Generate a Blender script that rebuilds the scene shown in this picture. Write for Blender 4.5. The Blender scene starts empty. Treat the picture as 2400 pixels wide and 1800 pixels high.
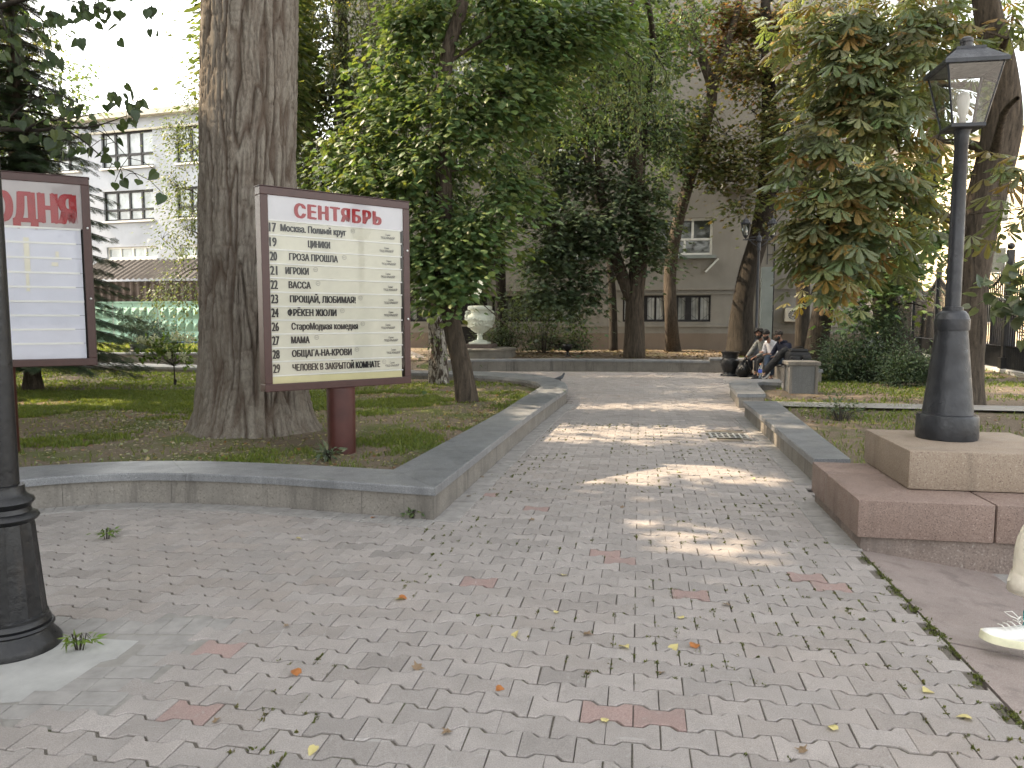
import bpy, bmesh, math, random
import numpy as np
from mathutils import Vector, Matrix
R = math.radians
S = bpy.context.scene
COL = S.collection
rng = np.random.default_rng(7)
random.seed(7)

# ------------------------------------------------------------------ camera, sky, sun, exposure
CAM_H, PITCH, FPX = 1.55, R(5.01), 1733.0
cam = bpy.data.cameras.new('camera'); camo = bpy.data.objects.new('camera', cam); COL.objects.link(camo)
camo.location = (0, 0, CAM_H); camo.rotation_euler = (math.pi/2 - PITCH, 0, 0)
cam.sensor_width = 36; cam.lens = 36*FPX/2400; cam.clip_start = .05; cam.clip_end = 1500
S.camera = camo
SUN_AZ, SUN_EL = R(-79), R(45)          # azimuth from +Y towards +X
SUN = Vector((math.sin(SUN_AZ)*math.cos(SUN_EL), math.cos(SUN_AZ)*math.cos(SUN_EL), math.sin(SUN_EL)))
world = bpy.data.worlds.new('World'); S.world = world; world.use_nodes = True
wn = world.node_tree.nodes; wl = world.node_tree.links
sky = wn.new('ShaderNodeTexSky'); sky.sky_type = 'NISHITA'; sky.sun_disc = False
sky.sun_elevation = SUN_EL; sky.sun_rotation = SUN_AZ; sky.dust_density = 3.0; sky.air_density = 1.0
hs = wn.new('ShaderNodeHueSaturation'); hs.inputs['Saturation'].default_value = .30
wl.new(sky.outputs[0], hs.inputs['Color']); wt = wn.new('ShaderNodeMix'); wt.data_type = 'RGBA'; wt.blend_type = 'MULTIPLY'; wt.inputs[0].default_value = 1; wt.inputs[7].default_value = (1, .955, .875, 1)
wl.new(hs.outputs[0], wt.inputs[6]); wl.new(wt.outputs[2], wn['Background'].inputs['Color'])
wn['Background'].inputs['Strength'].default_value = .15
sl = bpy.data.lights.new('sun', 'SUN'); sl.energy = 2.3; sl.angle = R(.5); sl.color = (1, .79, .55)
so = bpy.data.objects.new('sun', sl); COL.objects.link(so); so.rotation_euler = (-SUN).to_track_quat('-Z', 'Y').to_euler()
S.view_settings.view_transform = 'Standard'; S.view_settings.look = 'None'
S.view_settings.exposure = 2.54; S.view_settings.gamma = 1
S.cycles.max_bounces = 8; S.cycles.transparent_max_bounces = 12; S.cycles.use_denoising = True; S.cycles.denoising_prefilter = 'FAST'

# ------------------------------------------------------------------ measuring helpers: photo pixel -> place
_f = np.array([0, math.cos(PITCH), -math.sin(PITCH)]); _u = np.array([0, math.sin(PITCH), math.cos(PITCH)]); _r = np.array([1., 0, 0])
def ray(x, y): return _f + _r*((x-1200)/FPX) + _u*((900-y)/FPX)
def G(x, y, z=0.0):
    d = ray(x, y); t = (z-CAM_H)/d[2]; return Vector((d[0]*t, d[1]*t, z))
def PD(x, y, D):
    d = ray(x, y); t = D/d[1]; return Vector((d[0]*t, D, CAM_H+d[2]*t))
TH = R(9.8)
EU = Vector((math.cos(TH), -math.sin(TH), 0)); EV = Vector((math.sin(TH), math.cos(TH), 0)); EZ = Vector((0, 0, 1))

# ------------------------------------------------------------------ objects
def tag(o, label=None, cat=None, group=None, kind=None):
    if label: o['label'] = label
    if cat: o['category'] = cat
    if group: o['group'] = group
    if kind: o['kind'] = kind
    return o
def empty(name, loc, label, cat, group=None, rz=0):
    o = bpy.data.objects.new(name, None); o.location = loc; o.rotation_euler = (0, 0, rz); o.empty_display_size = .2
    COL.objects.link(o); return tag(o, label, cat, group)
def link(name, me, mat, parent=None, loc=None):
    o = bpy.data.objects.new(name, me); COL.objects.link(o)
    if mat is not None:
        for m in (mat if isinstance(mat, (list, tuple)) else [mat]): me.materials.append(m)
    if parent is not None: o.parent = parent
    if loc is not None: o.location = loc
    return o
def copy_tree(o, loc=None, rz=None, parent=None):
    c = o.copy(); COL.objects.link(c)
    if parent is not None: c.parent = parent
    if loc is not None: c.location = loc
    if rz is not None: c.rotation_euler = (0, 0, rz)
    for ch in list(o.children): copy_tree(ch, parent=c)
    return c
def basis(a):
    a = Vector(a).normalized(); h = Vector((0, 0, 1)) if abs(a.z) < .9 else Vector((1, 0, 0))
    x = a.cross(h).normalized(); return x, a.cross(x).normalized(), a

class MB:
    """collects shapes, then links them as ONE mesh object"""
    def __init__(s, o=(0, 0, 0)): s.v = []; s.f = []; s.m = []; s.o = Vector(o); s.mi = 0
    def add(s, vs, fs):
        n = len(s.v); s.v += [Vector(p)-s.o for p in vs]; s.f += [tuple(i+n for i in f) for f in fs]; s.m += [s.mi]*len(fs); return s
    def box(s, c, d, ax=None):
        ax = ax or (Vector((1, 0, 0)), Vector((0, 1, 0)), EZ); c = Vector(c); vs = []
        for k in (-.5, .5):
            for j in (-.5, .5):
                for i in (-.5, .5): vs.append(c+ax[0]*(i*d[0])+ax[1]*(j*d[1])+ax[2]*(k*d[2]))
        return s.add(vs, [(0, 2, 3, 1), (4, 5, 7, 6), (0, 1, 5, 4), (2, 6, 7, 3), (0, 4, 6, 2), (1, 3, 7, 5)])
    def bbox(s, c, d, b=.01, ax=None):
        """box with chamfered edges"""
        ax = ax or (Vector((1, 0, 0)), Vector((0, 1, 0)), EZ); c = Vector(c)
        bm = bmesh.new(); bmesh.ops.create_cube(bm, size=1)
        for v in bm.verts: v.co = Vector((v.co.x*d[0], v.co.y*d[1], v.co.z*d[2]))
        bmesh.ops.bevel(bm, geom=bm.edges[:], offset=b, segments=2, profile=.6, affect='EDGES')
        bm.verts.index_update()
        vs = [c+ax[0]*v.co.x+ax[1]*v.co.y+ax[2]*v.co.z for v in bm.verts]; fs = [tuple(v.index for v in f.verts) for f in bm.faces]
        bm.free(); return s.add(vs, fs)
    def prism(s, poly, z0, z1):
        n = len(poly); vs = [Vector((p[0], p[1], z0)) for p in poly]+[Vector((p[0], p[1], z1)) for p in poly]
        a = sum(poly[i][0]*poly[(i+1) % n][1]-poly[(i+1) % n][0]*poly[i][1] for i in range(n))
        fs = [tuple(range(n, 2*n)), tuple(range(n-1, -1, -1))]+[(i, (i+1) % n, (i+1) % n+n, i+n) for i in range(n)]
        if a < 0: fs = [f[::-1] for f in fs]
        return s.add(vs, fs)
    def tube(s, pts, rad, seg=8, cap=True, jitter=None):
        pts = [Vector(p) for p in pts]; n = len(pts)
        if not hasattr(rad, '__len__'): rad = [rad]*n
        vs, fs = [], []; x = None
        for i, p in enumerate(pts):
            d = (pts[min(i+1, n-1)]-pts[max(i-1, 0)])
            if d.length < 1e-9: d = Vector((0, 0, 1))
            d.normalize()
            if x is None: x = basis(d)[0]
            x = (x-d*x.dot(d)); x = x.normalized() if x.length > 1e-6 else basis(d)[0]
            y = d.cross(x)
            for k in range(seg):
                a = 2*math.pi*k/seg; r = rad[i]*(jitter(i, a) if jitter else 1)
                vs.append(p+x*(r*math.cos(a))+y*(r*math.sin(a)))
        for i in range(n-1):
            for k in range(seg):
                a, b = i*seg+k, i*seg+(k+1) % seg; fs.append((a, b, b+seg, a+seg))
        if cap: fs += [tuple(range(seg-1, -1, -1)), tuple(range((n-1)*seg, n*seg))]
        return s.add(vs, fs)
    def lathe(s, prof, c=(0, 0, 0), seg=32, mod=None, cap=True):
        c = Vector(c); vs, fs = [], []; n = len(prof)
        for i, (r, z) in enumerate(prof):
            for k in range(seg):
                a = 2*math.pi*k/seg; rr = r*(mod(i, a) if mod else 1); vs.append(c+Vector((rr*math.cos(a), rr*math.sin(a), z)))
        for i in range(n-1):
            for k in range(seg):
                a, b = i*seg+k, i*seg+(k+1) % seg; fs.append((a, b, b+seg, a+seg))
        if cap: fs += [tuple(range(seg-1, -1, -1)), tuple(range((n-1)*seg, n*seg))]
        return s.add(vs, fs)
    def ball(s, c, r, seg=12, rings=8, ax=None):
        c = Vector(c); r = r if hasattr(r, '__len__') else (r, r, r); ax = ax or (Vector((1, 0, 0)), Vector((0, 1, 0)), EZ)
        vs = [c-ax[2]*r[2]]
        for i in range(1, rings):
            t = math.pi*i/rings
            for k in range(seg):
                a = 2*math.pi*k/seg
                vs.append(c+ax[0]*(r[0]*math.sin(t)*math.cos(a))+ax[1]*(r[1]*math.sin(t)*math.sin(a))-ax[2]*(r[2]*math.cos(t)))
        vs.append(c+ax[2]*r[2]); fs = [(0, 1+(k+1) % seg, 1+k) for k in range(seg)]
        for i in range(rings-2):
            for k in range(seg):
                a, b = 1+i*seg+k, 1+i*seg+(k+1) % seg; fs.append((a, b, b+seg, a+seg))
        l = len(vs)-1; o = 1+(rings-2)*seg; fs += [(o+k, o+(k+1) % seg, l) for k in range(seg)]
        return s.add(vs, fs)
    def build(s, name, mat, parent=None, smooth=False, loc=None):
        me = bpy.data.meshes.new(name); me.from_pydata([tuple(v) for v in s.v], [], s.f); me.update()
        if smooth is True: me.polygons.foreach_set('use_smooth', [True]*len(me.polygons))
        elif smooth: me.polygons.foreach_set('use_smooth', [True]*len(me.polygons)); me.set_sharp_from_angle(angle=R(smooth))
        o = link(name, me, mat, parent, loc)
        if any(s.m): me.polygons.foreach_set('material_index', s.m)
        return o

def np_mesh(name, V, F, mat, parent=None, loc=None, col=None, smooth=False):
    """big meshes from arrays: V (n,3); F list of (m,k) index arrays"""
    me = bpy.data.meshes.new(name); F = F if isinstance(F, list) else [F]
    me.vertices.add(len(V)); me.vertices.foreach_set('co', np.ascontiguousarray(V, dtype=np.float32).ravel())
    tot = np.concatenate([np.full(len(f), f.shape[1]) for f in F]); idx = np.concatenate([f.ravel() for f in F])
    st = np.concatenate([[0], np.cumsum(tot)[:-1]])
    me.loops.add(len(idx)); me.loops.foreach_set('vertex_index', idx.astype(np.int32))
    me.polygons.add(len(tot)); me.polygons.foreach_set('loop_start', st.astype(np.int32)); me.polygons.foreach_set('loop_total', tot.astype(np.int32))
    if smooth: me.polygons.foreach_set('use_smooth', np.ones(len(tot), bool))
    if col is not None:
        a = me.color_attributes.new('tint', 'FLOAT_COLOR', 'POINT'); c = np.ones((len(V), 4), np.float32); c[:, :3] = col; a.data.foreach_set('color', c.ravel())
    me.update(calc_edges=True); me.validate()
    if not smooth: me.shade_flat()
    return link(name, me, mat, parent, loc)

# ------------------------------------------------------------------ numpy noise
_P = rng.permutation(4096); _VAL = rng.random(4096)
def vnoise(p):
    p = np.asarray(p, float); i = np.floor(p).astype(np.int64); f = p-i; f = f*f*(3-2*f); out = 0
    for a in (0, 1):
        for b in (0, 1):
            for c in (0, 1):
                h = _VAL[_P[(_P[(_P[(i[..., 0]+a) & 4095]+i[..., 1]+b) & 4095]+i[..., 2]+c) & 4095]]
                out = out+h*np.where(a, f[..., 0], 1-f[..., 0])*np.where(b, f[..., 1], 1-f[..., 1])*np.where(c, f[..., 2], 1-f[..., 2])
    return out
def fbm(p, o=4):
    s, a, t = 0, 1., 0
    for k in range(o): s = s+a*vnoise(np.asarray(p)*2**k+17.3*k); t += a; a *= .5
    return s/t

# ------------------------------------------------------------------ materials
class NT:
    def __init__(s, name):
        s.m = bpy.data.materials.new(name); s.m.use_nodes = True; s.n = s.m.node_tree.nodes; s.l = s.m.node_tree.links; s.b = s.n['Principled BSDF']
        s.pos = None
    def P(s):
        if s.pos is None: s.pos = s.n.new('ShaderNodeNewGeometry').outputs['Position']
        return s.pos
    def noise(s, scale, det=4, rough=.6, vec=None, stretch=None, dist=0):
        v = vec if vec is not None else s.P()
        if stretch:
            m = s.n.new('ShaderNodeMapping'); s.l.new(v, m.inputs[0]); m.inputs['Scale'].default_value = stretch; v = m.outputs[0]
        t = s.n.new('ShaderNodeTexNoise'); t.inputs['Scale'].default_value = scale; t.inputs['Detail'].default_value = det; t.inputs['Roughness'].default_value = rough
        t.inputs['Distortion'].default_value = dist; s.l.new(v, t.inputs['Vector']); return t.outputs['Fac']
    def voro(s, scale, feature='DISTANCE_TO_EDGE', stretch=None):
        v = s.P()
        if stretch:
            m = s.n.new('ShaderNodeMapping'); s.l.new(v, m.inputs[0]); m.inputs['Scale'].default_value = stretch; v = m.outputs[0]
        t = s.n.new('ShaderNodeTexVoronoi'); t.feature = feature; t.inputs['Scale'].default_value = scale; s.l.new(v, t.inputs['Vector']); return t.outputs[0]
    def ramp(s, fac, stops):
        r = s.n.new('ShaderNodeValToRGB'); e = r.color_ramp.elements
        while len(e) < len(stops): e.new(.5)
        for k, (p, c) in enumerate(stops): e[k].position = p; e[k].color = (*c, 1) if hasattr(c, '__len__') else (c, c, c, 1)
        s.l.new(fac, r.inputs[0]); return r.outputs[0]
    def mix(s, fac, a, b, mode='MIX'):
        x = s.n.new('ShaderNodeMix'); x.data_type = 'RGBA'; x.blend_type = mode
        for k, v in ((0, fac), (6, a), (7, b)):
            if isinstance(v, bpy.types.NodeSocket): s.l.new(v, x.inputs[k])
            elif k == 0: x.inputs[0].default_value = v
            else: x.inputs[k].default_value = (*v, 1) if hasattr(v, '__len__') else (v, v, v, 1)
        return x.outputs[2]
    def math(s, op, a, b=0.):
        x = s.n.new('ShaderNodeMath'); x.operation = op
        for k, v in ((0, a), (1, b)):
            if isinstance(v, bpy.types.NodeSocket): s.l.new(v, x.inputs[k])
            else: x.inputs[k].default_value = v
        return x.outputs[0]
    def attr(s, name='tint'):
        a = s.n.new('ShaderNodeAttribute'); a.attribute_name = name; return a.outputs['Color']
    def bump(s, h, strength=.3, dist=.02, prev=None):
        b = s.n.new('ShaderNodeBump'); b.inputs['Strength'].default_value = strength; b.inputs['Distance'].default_value = dist; s.l.new(h, b.inputs['Height'])
        if prev is not None: s.l.new(prev, b.inputs['Normal'])
        return b.outputs[0]
    def out(s, col=None, rough=None, normal=None, metal=None, spec=None):
        for k, v in (('Base Color', col), ('Roughness', rough), ('Normal', normal), ('Metallic', metal), ('Specular IOR Level', spec)):
            if v is None: continue
            if isinstance(v, bpy.types.NodeSocket): s.l.new(v, s.b.inputs[k])
            elif k == 'Base Color': s.b.inputs[k].default_value = (*v, 1) if hasattr(v, '__len__') else (v, v, v, 1)
            else: s.b.inputs[k].default_value = v
        return s.m

def plain(name, col, rough=.6, var=.15, scale=6, bump=.15, bscale=80, metal=0, spec=.4):
    t = NT(name); c = Vector(col)
    k = t.ramp(t.noise(scale, 5), [(.3, tuple(c*(1-var))), (.7, tuple(c*(1+var)))])
    return t.out(k, rough, t.bump(t.noise(bscale, 3), bump, .01), metal, spec)
def granite(name, col, dark, light, sc=170, rough=.45, stain=.35, bump=.1, bd=.004):
    t = NT(name); n = t.noise(sc, 2, .7); k = t.ramp(n, [(.32, dark), (.46, col), (.6, col), (.7, light)])
    w = t.noise(2.2, 5, .65); k = t.mix(t.ramp(w, [(.4, 0.), (.75, stain)]), k, tuple(Vector(col)*.55))
    sk_ = t.noise(5.5, 5, .7, stretch=(1, 1, .09)); k = t.mix(t.ramp(sk_, [(.52, 0.), (.66, .42*stain/.4 if stain < 1 else .4)]), k, tuple(Vector(col)*.42)); bl_ = t.noise(1.3, 4, .6); k = t.mix(t.ramp(bl_, [(.55, 0.), (.72, .25)]), k, tuple(Vector(light)*.9))
    return t.out(k, t.ramp(t.noise(5, 4), [(.3, rough*.8), (.7, min(1, rough*1.25))]), t.bump(t.noise(sc*.6, 3), bump, bd), spec=.5)
def bark(name, dark, light, sc=9, st=(1, 1, .18), d=.03):
    t = NT(name); v = t.noise(sc, 6, .62, stretch=st, dist=.6); v2 = t.noise(sc*4, 4, .6, stretch=(1, 1, .4))
    h = t.math('ADD', t.math('MULTIPLY', v, .75), t.math('MULTIPLY', v2, .25))
    k = t.ramp(h, [(.34, dark), (.5, tuple((Vector(dark)+Vector(light))*.5)), (.66, light)])
    return t.out(k, .9, t.bump(h, 1.0, d), spec=.15)
def leafmat(name, trans=.42, rough=.45, glow=(1.5, 1.45, .6)):
    t = NT(name); c = t.attr(); t.out(c, rough, spec=.35)
    tr = t.n.new('ShaderNodeBsdfTranslucent'); t.l.new(t.mix(1., c, glow, 'MULTIPLY'), tr.inputs[0])
    ms = t.n.new('ShaderNodeMixShader'); ms.inputs[0].default_value = trans; t.l.new(t.b.outputs[0], ms.inputs[1]); t.l.new(tr.outputs[0], ms.inputs[2])
    t.l.new(ms.outputs[0], t.n['Material Output'].inputs[0]); return t.m
def glass(name, tint=(.9, .92, .92), refl=.08, rough=.02):
    t = NT(name); t.n.remove(t.b); tr = t.n.new('ShaderNodeBsdfTransparent'); tr.inputs[0].default_value = (*tint, 1)
    gl = t.n.new('ShaderNodeBsdfGlossy'); gl.inputs['Roughness'].default_value = rough
    fr = t.n.new('ShaderNodeFresnel'); fr.inputs[0].default_value = 1.5; f = t.math('ADD', t.math('MULTIPLY', fr.outputs[0], .9), refl)
    ms = t.n.new('ShaderNodeMixShader'); t.l.new(f, ms.inputs[0]); t.l.new(tr.outputs[0], ms.inputs[1]); t.l.new(gl.outputs[0], ms.inputs[2])
    t.l.new(ms.outputs[0], t.n['Material Output'].inputs[0]); return t.m

def soil_mat(name, grass=.5, a=(.11, .085, .062), b=(.23, .19, .145), g1=(.06, .085, .022), g2=(.11, .135, .04)):
    t = NT(name); n = t.noise(38, 6, .7); d = t.ramp(n, [(.3, a), (.7, b)])
    g = t.ramp(t.noise(60, 4, .7), [(.3, g1), (.7, g2)])
    m = t.ramp(t.noise(.85, 6, .62), [(.62-grass*.3, 0.), (.74-grass*.3, .85)])
    return t.out(t.mix(m, d, g), .95, t.bump(n, .8, .03), spec=.1)
def plaster(name, col, stain=.3, dirt=(.16, .12, .09), zlo=.2, zhi=1.2):
    t = NT(name); c = Vector(col)
    k = t.ramp(t.noise(.7, 6, .65), [(.3, tuple(c*.86)), (.7, tuple(c*1.08))])
    st = t.noise(1.6, 5, .7, stretch=(1, 1, .12)); k = t.mix(t.ramp(st, [(.5, 0.), (.78, stain)]), k, tuple(c*.62))
    return t.out(k, .92, t.bump(t.noise(70, 4), .25, .01), spec=.15)

M = {}
M['coping'] = granite('grey_granite_coping', (.18, .187, .198), (.055, .057, .06), (.38, .39, .385), 150, .42, .5)
M['curb'] = granite('weathered_concrete_curb', (.20, .185, .165), (.13, .12, .10), (.27, .26, .235), 60, .85, .8, .3, .008)
M['pink'] = granite('pink_granite', (.22, .16, .135), (.10, .065, .055), (.38, .30, .27), 120, .7, .35, .5, .012)
M['pinkb'] = granite('brown_granite', (.27, .215, .165), (.12, .085, .065), (.42, .36, .3), 120, .75, .4, .5, .012)
M['slab'] = granite('flagstone_granite', (.24, .2, .185), (.14, .11, .1), (.36, .33, .31), 190, .75, .5, .3, .006)
M['brown_paint'] = plain('brown_painted_steel', (.046, .017, .0145), .38, .12, 12, .05, 60, 0, .5)
M['post_paint'] = plain('dark_red_painted_pipe', (.055, .015, .0125), .42, .25, 5, .06, 30, 0, .5)
M['iron'] = plain('black_painted_iron', (.008, .0085, .010), .38, .3, 9, .25, 30, .15, .55)
M['iron_grey'] = plain('graphite_painted_iron', (.024, .026, .031), .36, .22, 8, .12, 60, .3, .5)
M['steel'] = plain('galvanised_steel', (.55, .56, .55), .45, .15, 20, .05, 60, .8, .5)
M['dark'] = plain('near_black', (.012, .012, .012), .9, 0, 4, 0)
M['concrete'] = plain('pale_concrete', (.42, .42, .4), .9, .15, 5, .3, 90)
def iron(name, col, rough, metal, chip):
    t = NT(name); c = Vector(col); k = t.ramp(t.noise(9, 5), [(.3, tuple(c*.7)), (.7, tuple(c*1.3))])
    k = t.mix(t.ramp(t.noise(24, 5, .7), [(.64, 0.), (.70, .55)]), k, chip); k = t.mix(t.ramp(t.noise(4, 5, .7, stretch=(1, 1, .3)), [(.58, 0.), (.72, .35)]), k, (.06, .048, .038))
    return t.out(k, t.ramp(t.noise(14, 4), [(.3, rough*.75), (.7, rough*1.5)]), t.bump(t.noise(30, 4), .35, .01, t.bump(t.noise(140, 3), .25, .004)), metal, .5)
M['iron'] = iron('black_painted_iron', (.008, .0085, .010), .36, .1, (.03, .028, .027)); M['iron_grey'] = iron('graphite_painted_iron', (.026, .028, .033), .36, .25, (.05, .05, .052))
M['glass'] = glass('clear_pane')
M['cover'] = glass('acrylic_cover', (.97, .97, .96), .0, .03)
# ------------------------------------------------------------------ polygons of the place
def catmull(P, n=8):
    P = [Vector(p) for p in P]; out = []
    for i in range(len(P)-1):
        a, b, c, d = P[max(i-1, 0)], P[i], P[i+1], P[min(i+2, len(P)-1)]
        for k in range(n):
            t = k/n; out.append(.5*((2*b)+(c-a)*t+(2*a-5*b+4*c-d)*t*t+(3*b-a-3*c+d)*t**3))
    return out+[P[-1]]
def resample(P, n):
    L = [0]
    for i in range(1, len(P)): L.append(L[-1]+(P[i]-P[i-1]).length)
    out = []; j = 0
    for k in range(n+1):
        t = L[-1]*k/n
        while j < len(P)-2 and L[j+1] < t: j += 1
        out.append(P[j].lerp(P[j+1], (t-L[j])/max(1e-9, L[j+1]-L[j])))
    return out
def inside(pts, poly):
    x, y = pts[..., 0], pts[..., 1]; r = np.zeros(x.shape, bool); n = len(poly)
    for i in range(n):
        (x1, y1), (x2, y2) = poly[i][:2], poly[(i+1) % n][:2]
        c = ((y1 > y) != (y2 > y)) & (x < (x2-x1)*(y-y1)/(y2-y1+1e-12)+x1); r ^= c
    return r
def gz(pix, z): return [G(x, y, z) for x, y in pix]
WZ = .265
runs = []
for o, i, n in (
    ([(-420, 1235), (-150, 1160), (35, 1126), (217, 1112), (380, 1108.6), (597, 1115), (800, 1128), (1020, 1143)],
     [(-420, 1165), (-150, 1117), (35, 1096), (233, 1083.6), (380, 1080), (515, 1081.5), (662, 1087), (800, 1094), (922, 1100.5)], 40),
    ([(1020, 1143), (1239, 975), (1300, 932), (1327, 914)], [(922, 1100.5), (1155, 975), (1222, 934), (1261.6, 909.7)], 24),
    ([(1327, 914), (1331, 907), (1322.7, 896), (1284, 882.6), (1216, 874.6), (1103, 870), (968, 867), (700, 861), (460, 855), (230, 849), (0, 843), (-300, 836)],
     [(1261.6, 909.7), (1268, 904), (1252.6, 895), (1194, 885.5), (1103, 879), (1050, 877), (968, 874), (700, 868), (460, 862), (230, 856), (0, 850), (-300, 843)], 60)):
    runs.append((resample(catmull(gz(o, WZ)), n), resample(catmull(gz(i, WZ)), n)))
LW_OUT = runs[0][0]+runs[1][0][1:]+runs[2][0][1:]; LW_IN = runs[0][1]+runs[1][1][1:]+runs[2][1][1:]

def sweep(mb, out, inn, prof, gap=.0):
    """prof: list of (distance from the outer edge or 'in'-distance from inner, z)"""
    rows = []
    for k, (a, b) in enumerate(zip(out, inn)):
        d = (b-a); d.z = 0; w = d.length; d.normalize()
        rows.append([Vector((a.x, a.y, 0))+d*(t if t < 5 else w-(t-10))+EZ*z for t, z in prof])
    if gap and len(rows) > 1:
        for e, s in ((0, 1), (-1, -2)):
            rows[e] = [p+(q-p).normalized()*gap for p, q in zip(rows[e], rows[s])]
    n = len(prof); vs = [p for r in rows for p in r]; fs = []
    for i in range(len(rows)-1):
        for k in range(n): fs.append((i*n+k, i*n+(k+1) % n, (i+1)*n+(k+1) % n, (i+1)*n+k))
    fs += [tuple(range(n-1, -1, -1)), tuple(range((len(rows)-1)*n, len(rows)*n))]
    mb.add(vs, fs)
def low_wall(label, runs, ztop, zbot=-.06, thick=.068, slab=1.25, piece=.75, cat='low wall', group='low stone walls along the paths'):
    o = empty('low_wall', runs[0][0][0].to_2d().to_3d(), label, cat, group); c = MB(o.location); w = MB(o.location)
    zc = ztop-thick
    for out, inn in runs:
        for mb, L, prof, g in ((c, slab, [(0, zc+.004), (0, ztop-.012), (.004, ztop-.004), (.012, ztop), (10., ztop), (10., zc+.004)], .0015),
                               (w, piece, [(.03, zbot), (.03, zc), (10.03, zc), (10.03, zbot)], .0015)):
            k = 0
            while k < len(out)-1:
                j = k+1; l = (out[j]-out[k]).length
                while j < len(out)-1 and l < L: l += (out[j+1]-out[j]).length; j += 1
                if len(out)-1-j < 2 and l < L*2: j = len(out)-1
                sweep(mb, out[k:j+1], inn[k:j+1], prof, g); k = j
    c.build('coping', M['coping'], o); w.build('wall_face', M['curb'], o); return o
low_wall('long low stone wall with grey granite coping curving round the lawn with the poster boards', runs, WZ)
# far wall across the end of the path
fo = resample(gz([(1046, 843.5), (1300, 842), (1500, 843.5), (1668, 846)], .34), 24); fi = [p+EV*.6 for p in fo]
low_wall('straight low wall with granite coping across the far end of the path', [(fo, fi)], .34)
# right-hand walls
lo = resample(catmull(gz([(1728, 923), (1709, 898), (1718, 892), (1748, 888.6), (1790, 888), (1828, 889)], .25)), 24)
li = resample(catmull(gz([(1795, 923), (1776, 900), (1774, 898), (1782, 895.5), (1800, 895.5), (1832, 897)], .25)), 24)
low_wall('short hooked low wall with granite coping ending at the granite pillar', [(lo, li)], .25)
PEDL = Vector((2.32, 4.86, 0)); PEDL_FAR = PEDL+EV*1.36
ro = resample(gz([(1741.5, 940), (1908, 1076)], .25), 12); ri = resample(gz([(1820, 940), (1994, 1076)], .25), 12)
low_wall('straight low wall with granite coping running up to the pink granite lamp plinth', [(ro, ri)], .25)
so_ = resample(catmull([Vector(p) for p in ((5.75, 21.45, 0), (6.5, 21.3, 0), (7.0, 20.7, 0), (7.0, 20.0, 0), (6.8, 18.6, 0), (6.45, 16.7, 0))]), 24)
si_ = resample(catmull([Vector(p) for p in ((5.85, 22.0, 0), (6.8, 21.85, 0), (7.55, 21.0, 0), (7.6, 20.0, 0), (7.4, 18.6, 0), (7.0, 16.6, 0))]), 24)
low_wall('low seat wall under the three seated men, behind the black urn', [(so_, si_)], .42)
wo = resample(gz([(-500, 829), (200, 828), (470, 827.5)], .4), 20); wi = [p+Vector((.1, .6, 0)) for p in wo]
low_wall('low grey wall far behind the flowering sapling', [(wo, wi)], .4)

# ------------------------------------------------------------------ ground sheets
def sheet(name, poly, z, mat, kind='structure'):
    mb = MB(); mb.add([(p[0], p[1], z) for p in poly], [tuple(range(len(poly)))]); o = mb.build(name, mat); return tag(o, kind=kind)
t = NT('street_asphalt'); t.out(t.ramp(t.noise(30, 5), [(.3, (.2, .195, .19)), (.7, (.3, .29, .28))]), .9, t.bump(t.noise(200), .3, .01))
tag(sheet('ground', [(-400, -200), (400, -200), (400, 800), (-400, 800)], -.12, t.m), kind='structure')
M['soil'] = soil_mat('lawn_soil', .42); M['soil_far'] = soil_mat('sparse_grass_soil', .25)  # second soil has the same colours with less grass
def terrain(name, poly, z, mat, cell=.12, amp=.03, mound=()):
    P = np.array([(p[0], p[1]) for p in poly]); lo_, hi_ = P.min(0), P.max(0)
    nx, ny = int((hi_[0]-lo_[0])/cell)+2, int((hi_[1]-lo_[1])/cell)+2
    X, Y = np.meshgrid(lo_[0]+np.arange(nx)*cell, lo_[1]+np.arange(ny)*cell)
    Z = z+amp*(fbm(np.stack([X*.9, Y*.9, X*0], -1))-.5)*2+.012*(vnoise(np.stack([X*6, Y*6, X*0], -1))-.5)
    for mx, my, mr, mh in mound: Z = Z+mh*np.exp(-((X-mx)**2+(Y-my)**2)/mr**2)
    C = np.stack([X+cell/2, Y+cell/2], -1)[:-1, :-1]; k = inside(C, poly)
    I = np.arange(nx*ny).reshape(ny, nx); F = np.stack([I[:-1, :-1], I[:-1, 1:], I[1:, 1:], I[1:, :-1]], -1)[k]
    V = np.stack([X, Y, Z], -1).reshape(-1, 3); u = np.unique(F); mp = np.zeros(len(V), int); mp[u] = np.arange(len(u))
    return tag(np_mesh(name, V[u], mp[F], mat, smooth=True), kind='structure')
mid = lambda a, b: [(p*.6+q*.4) for p, q in zip(a, b)]
LAWN_L = [tuple(p)[:2] for p in mid(LW_IN, LW_OUT)]
LAWN_L = LAWN_L  # closed by the straight line from end to start, far outside the frame
BIG = Vector((-3.28, 9.35, .12))
terrain('lawn_ground', LAWN_L, .125, M['soil'], .1, .035, [(BIG.x, BIG.y, 1.0, .07), (-.72, 12.3, .5, .05), (-1.6, 16, .5, .05)])
LAWN_R = [tuple(p)[:2] for p in [li[-1], li[12], (li[4]), ri[0]+Vector((-.1, .25, 0)), ri[0]-EU*.2, ri[6]-EU*.2, ri[-1]-EU*.2, PEDL_FAR+EU*.3, PEDL_FAR+EU*2.5-EV*.6, Vector((12, 3.0, 0)), Vector((13.2, 17.5, 0)), Vector((17.2, 33, 0)), Vector((8, 33, 0)), Vector((7.7, 22, 0)), Vector((7.35, 20, 0)), Vector((7.1, 18.5, 0)), Vector((6.75, 16.6, 0)), Vector((6.2, 15.0, 0))]]
terrain('lawn_ground_beside_the_lamp', LAWN_R, .12, M['soil_far'], .14, .04)
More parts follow.
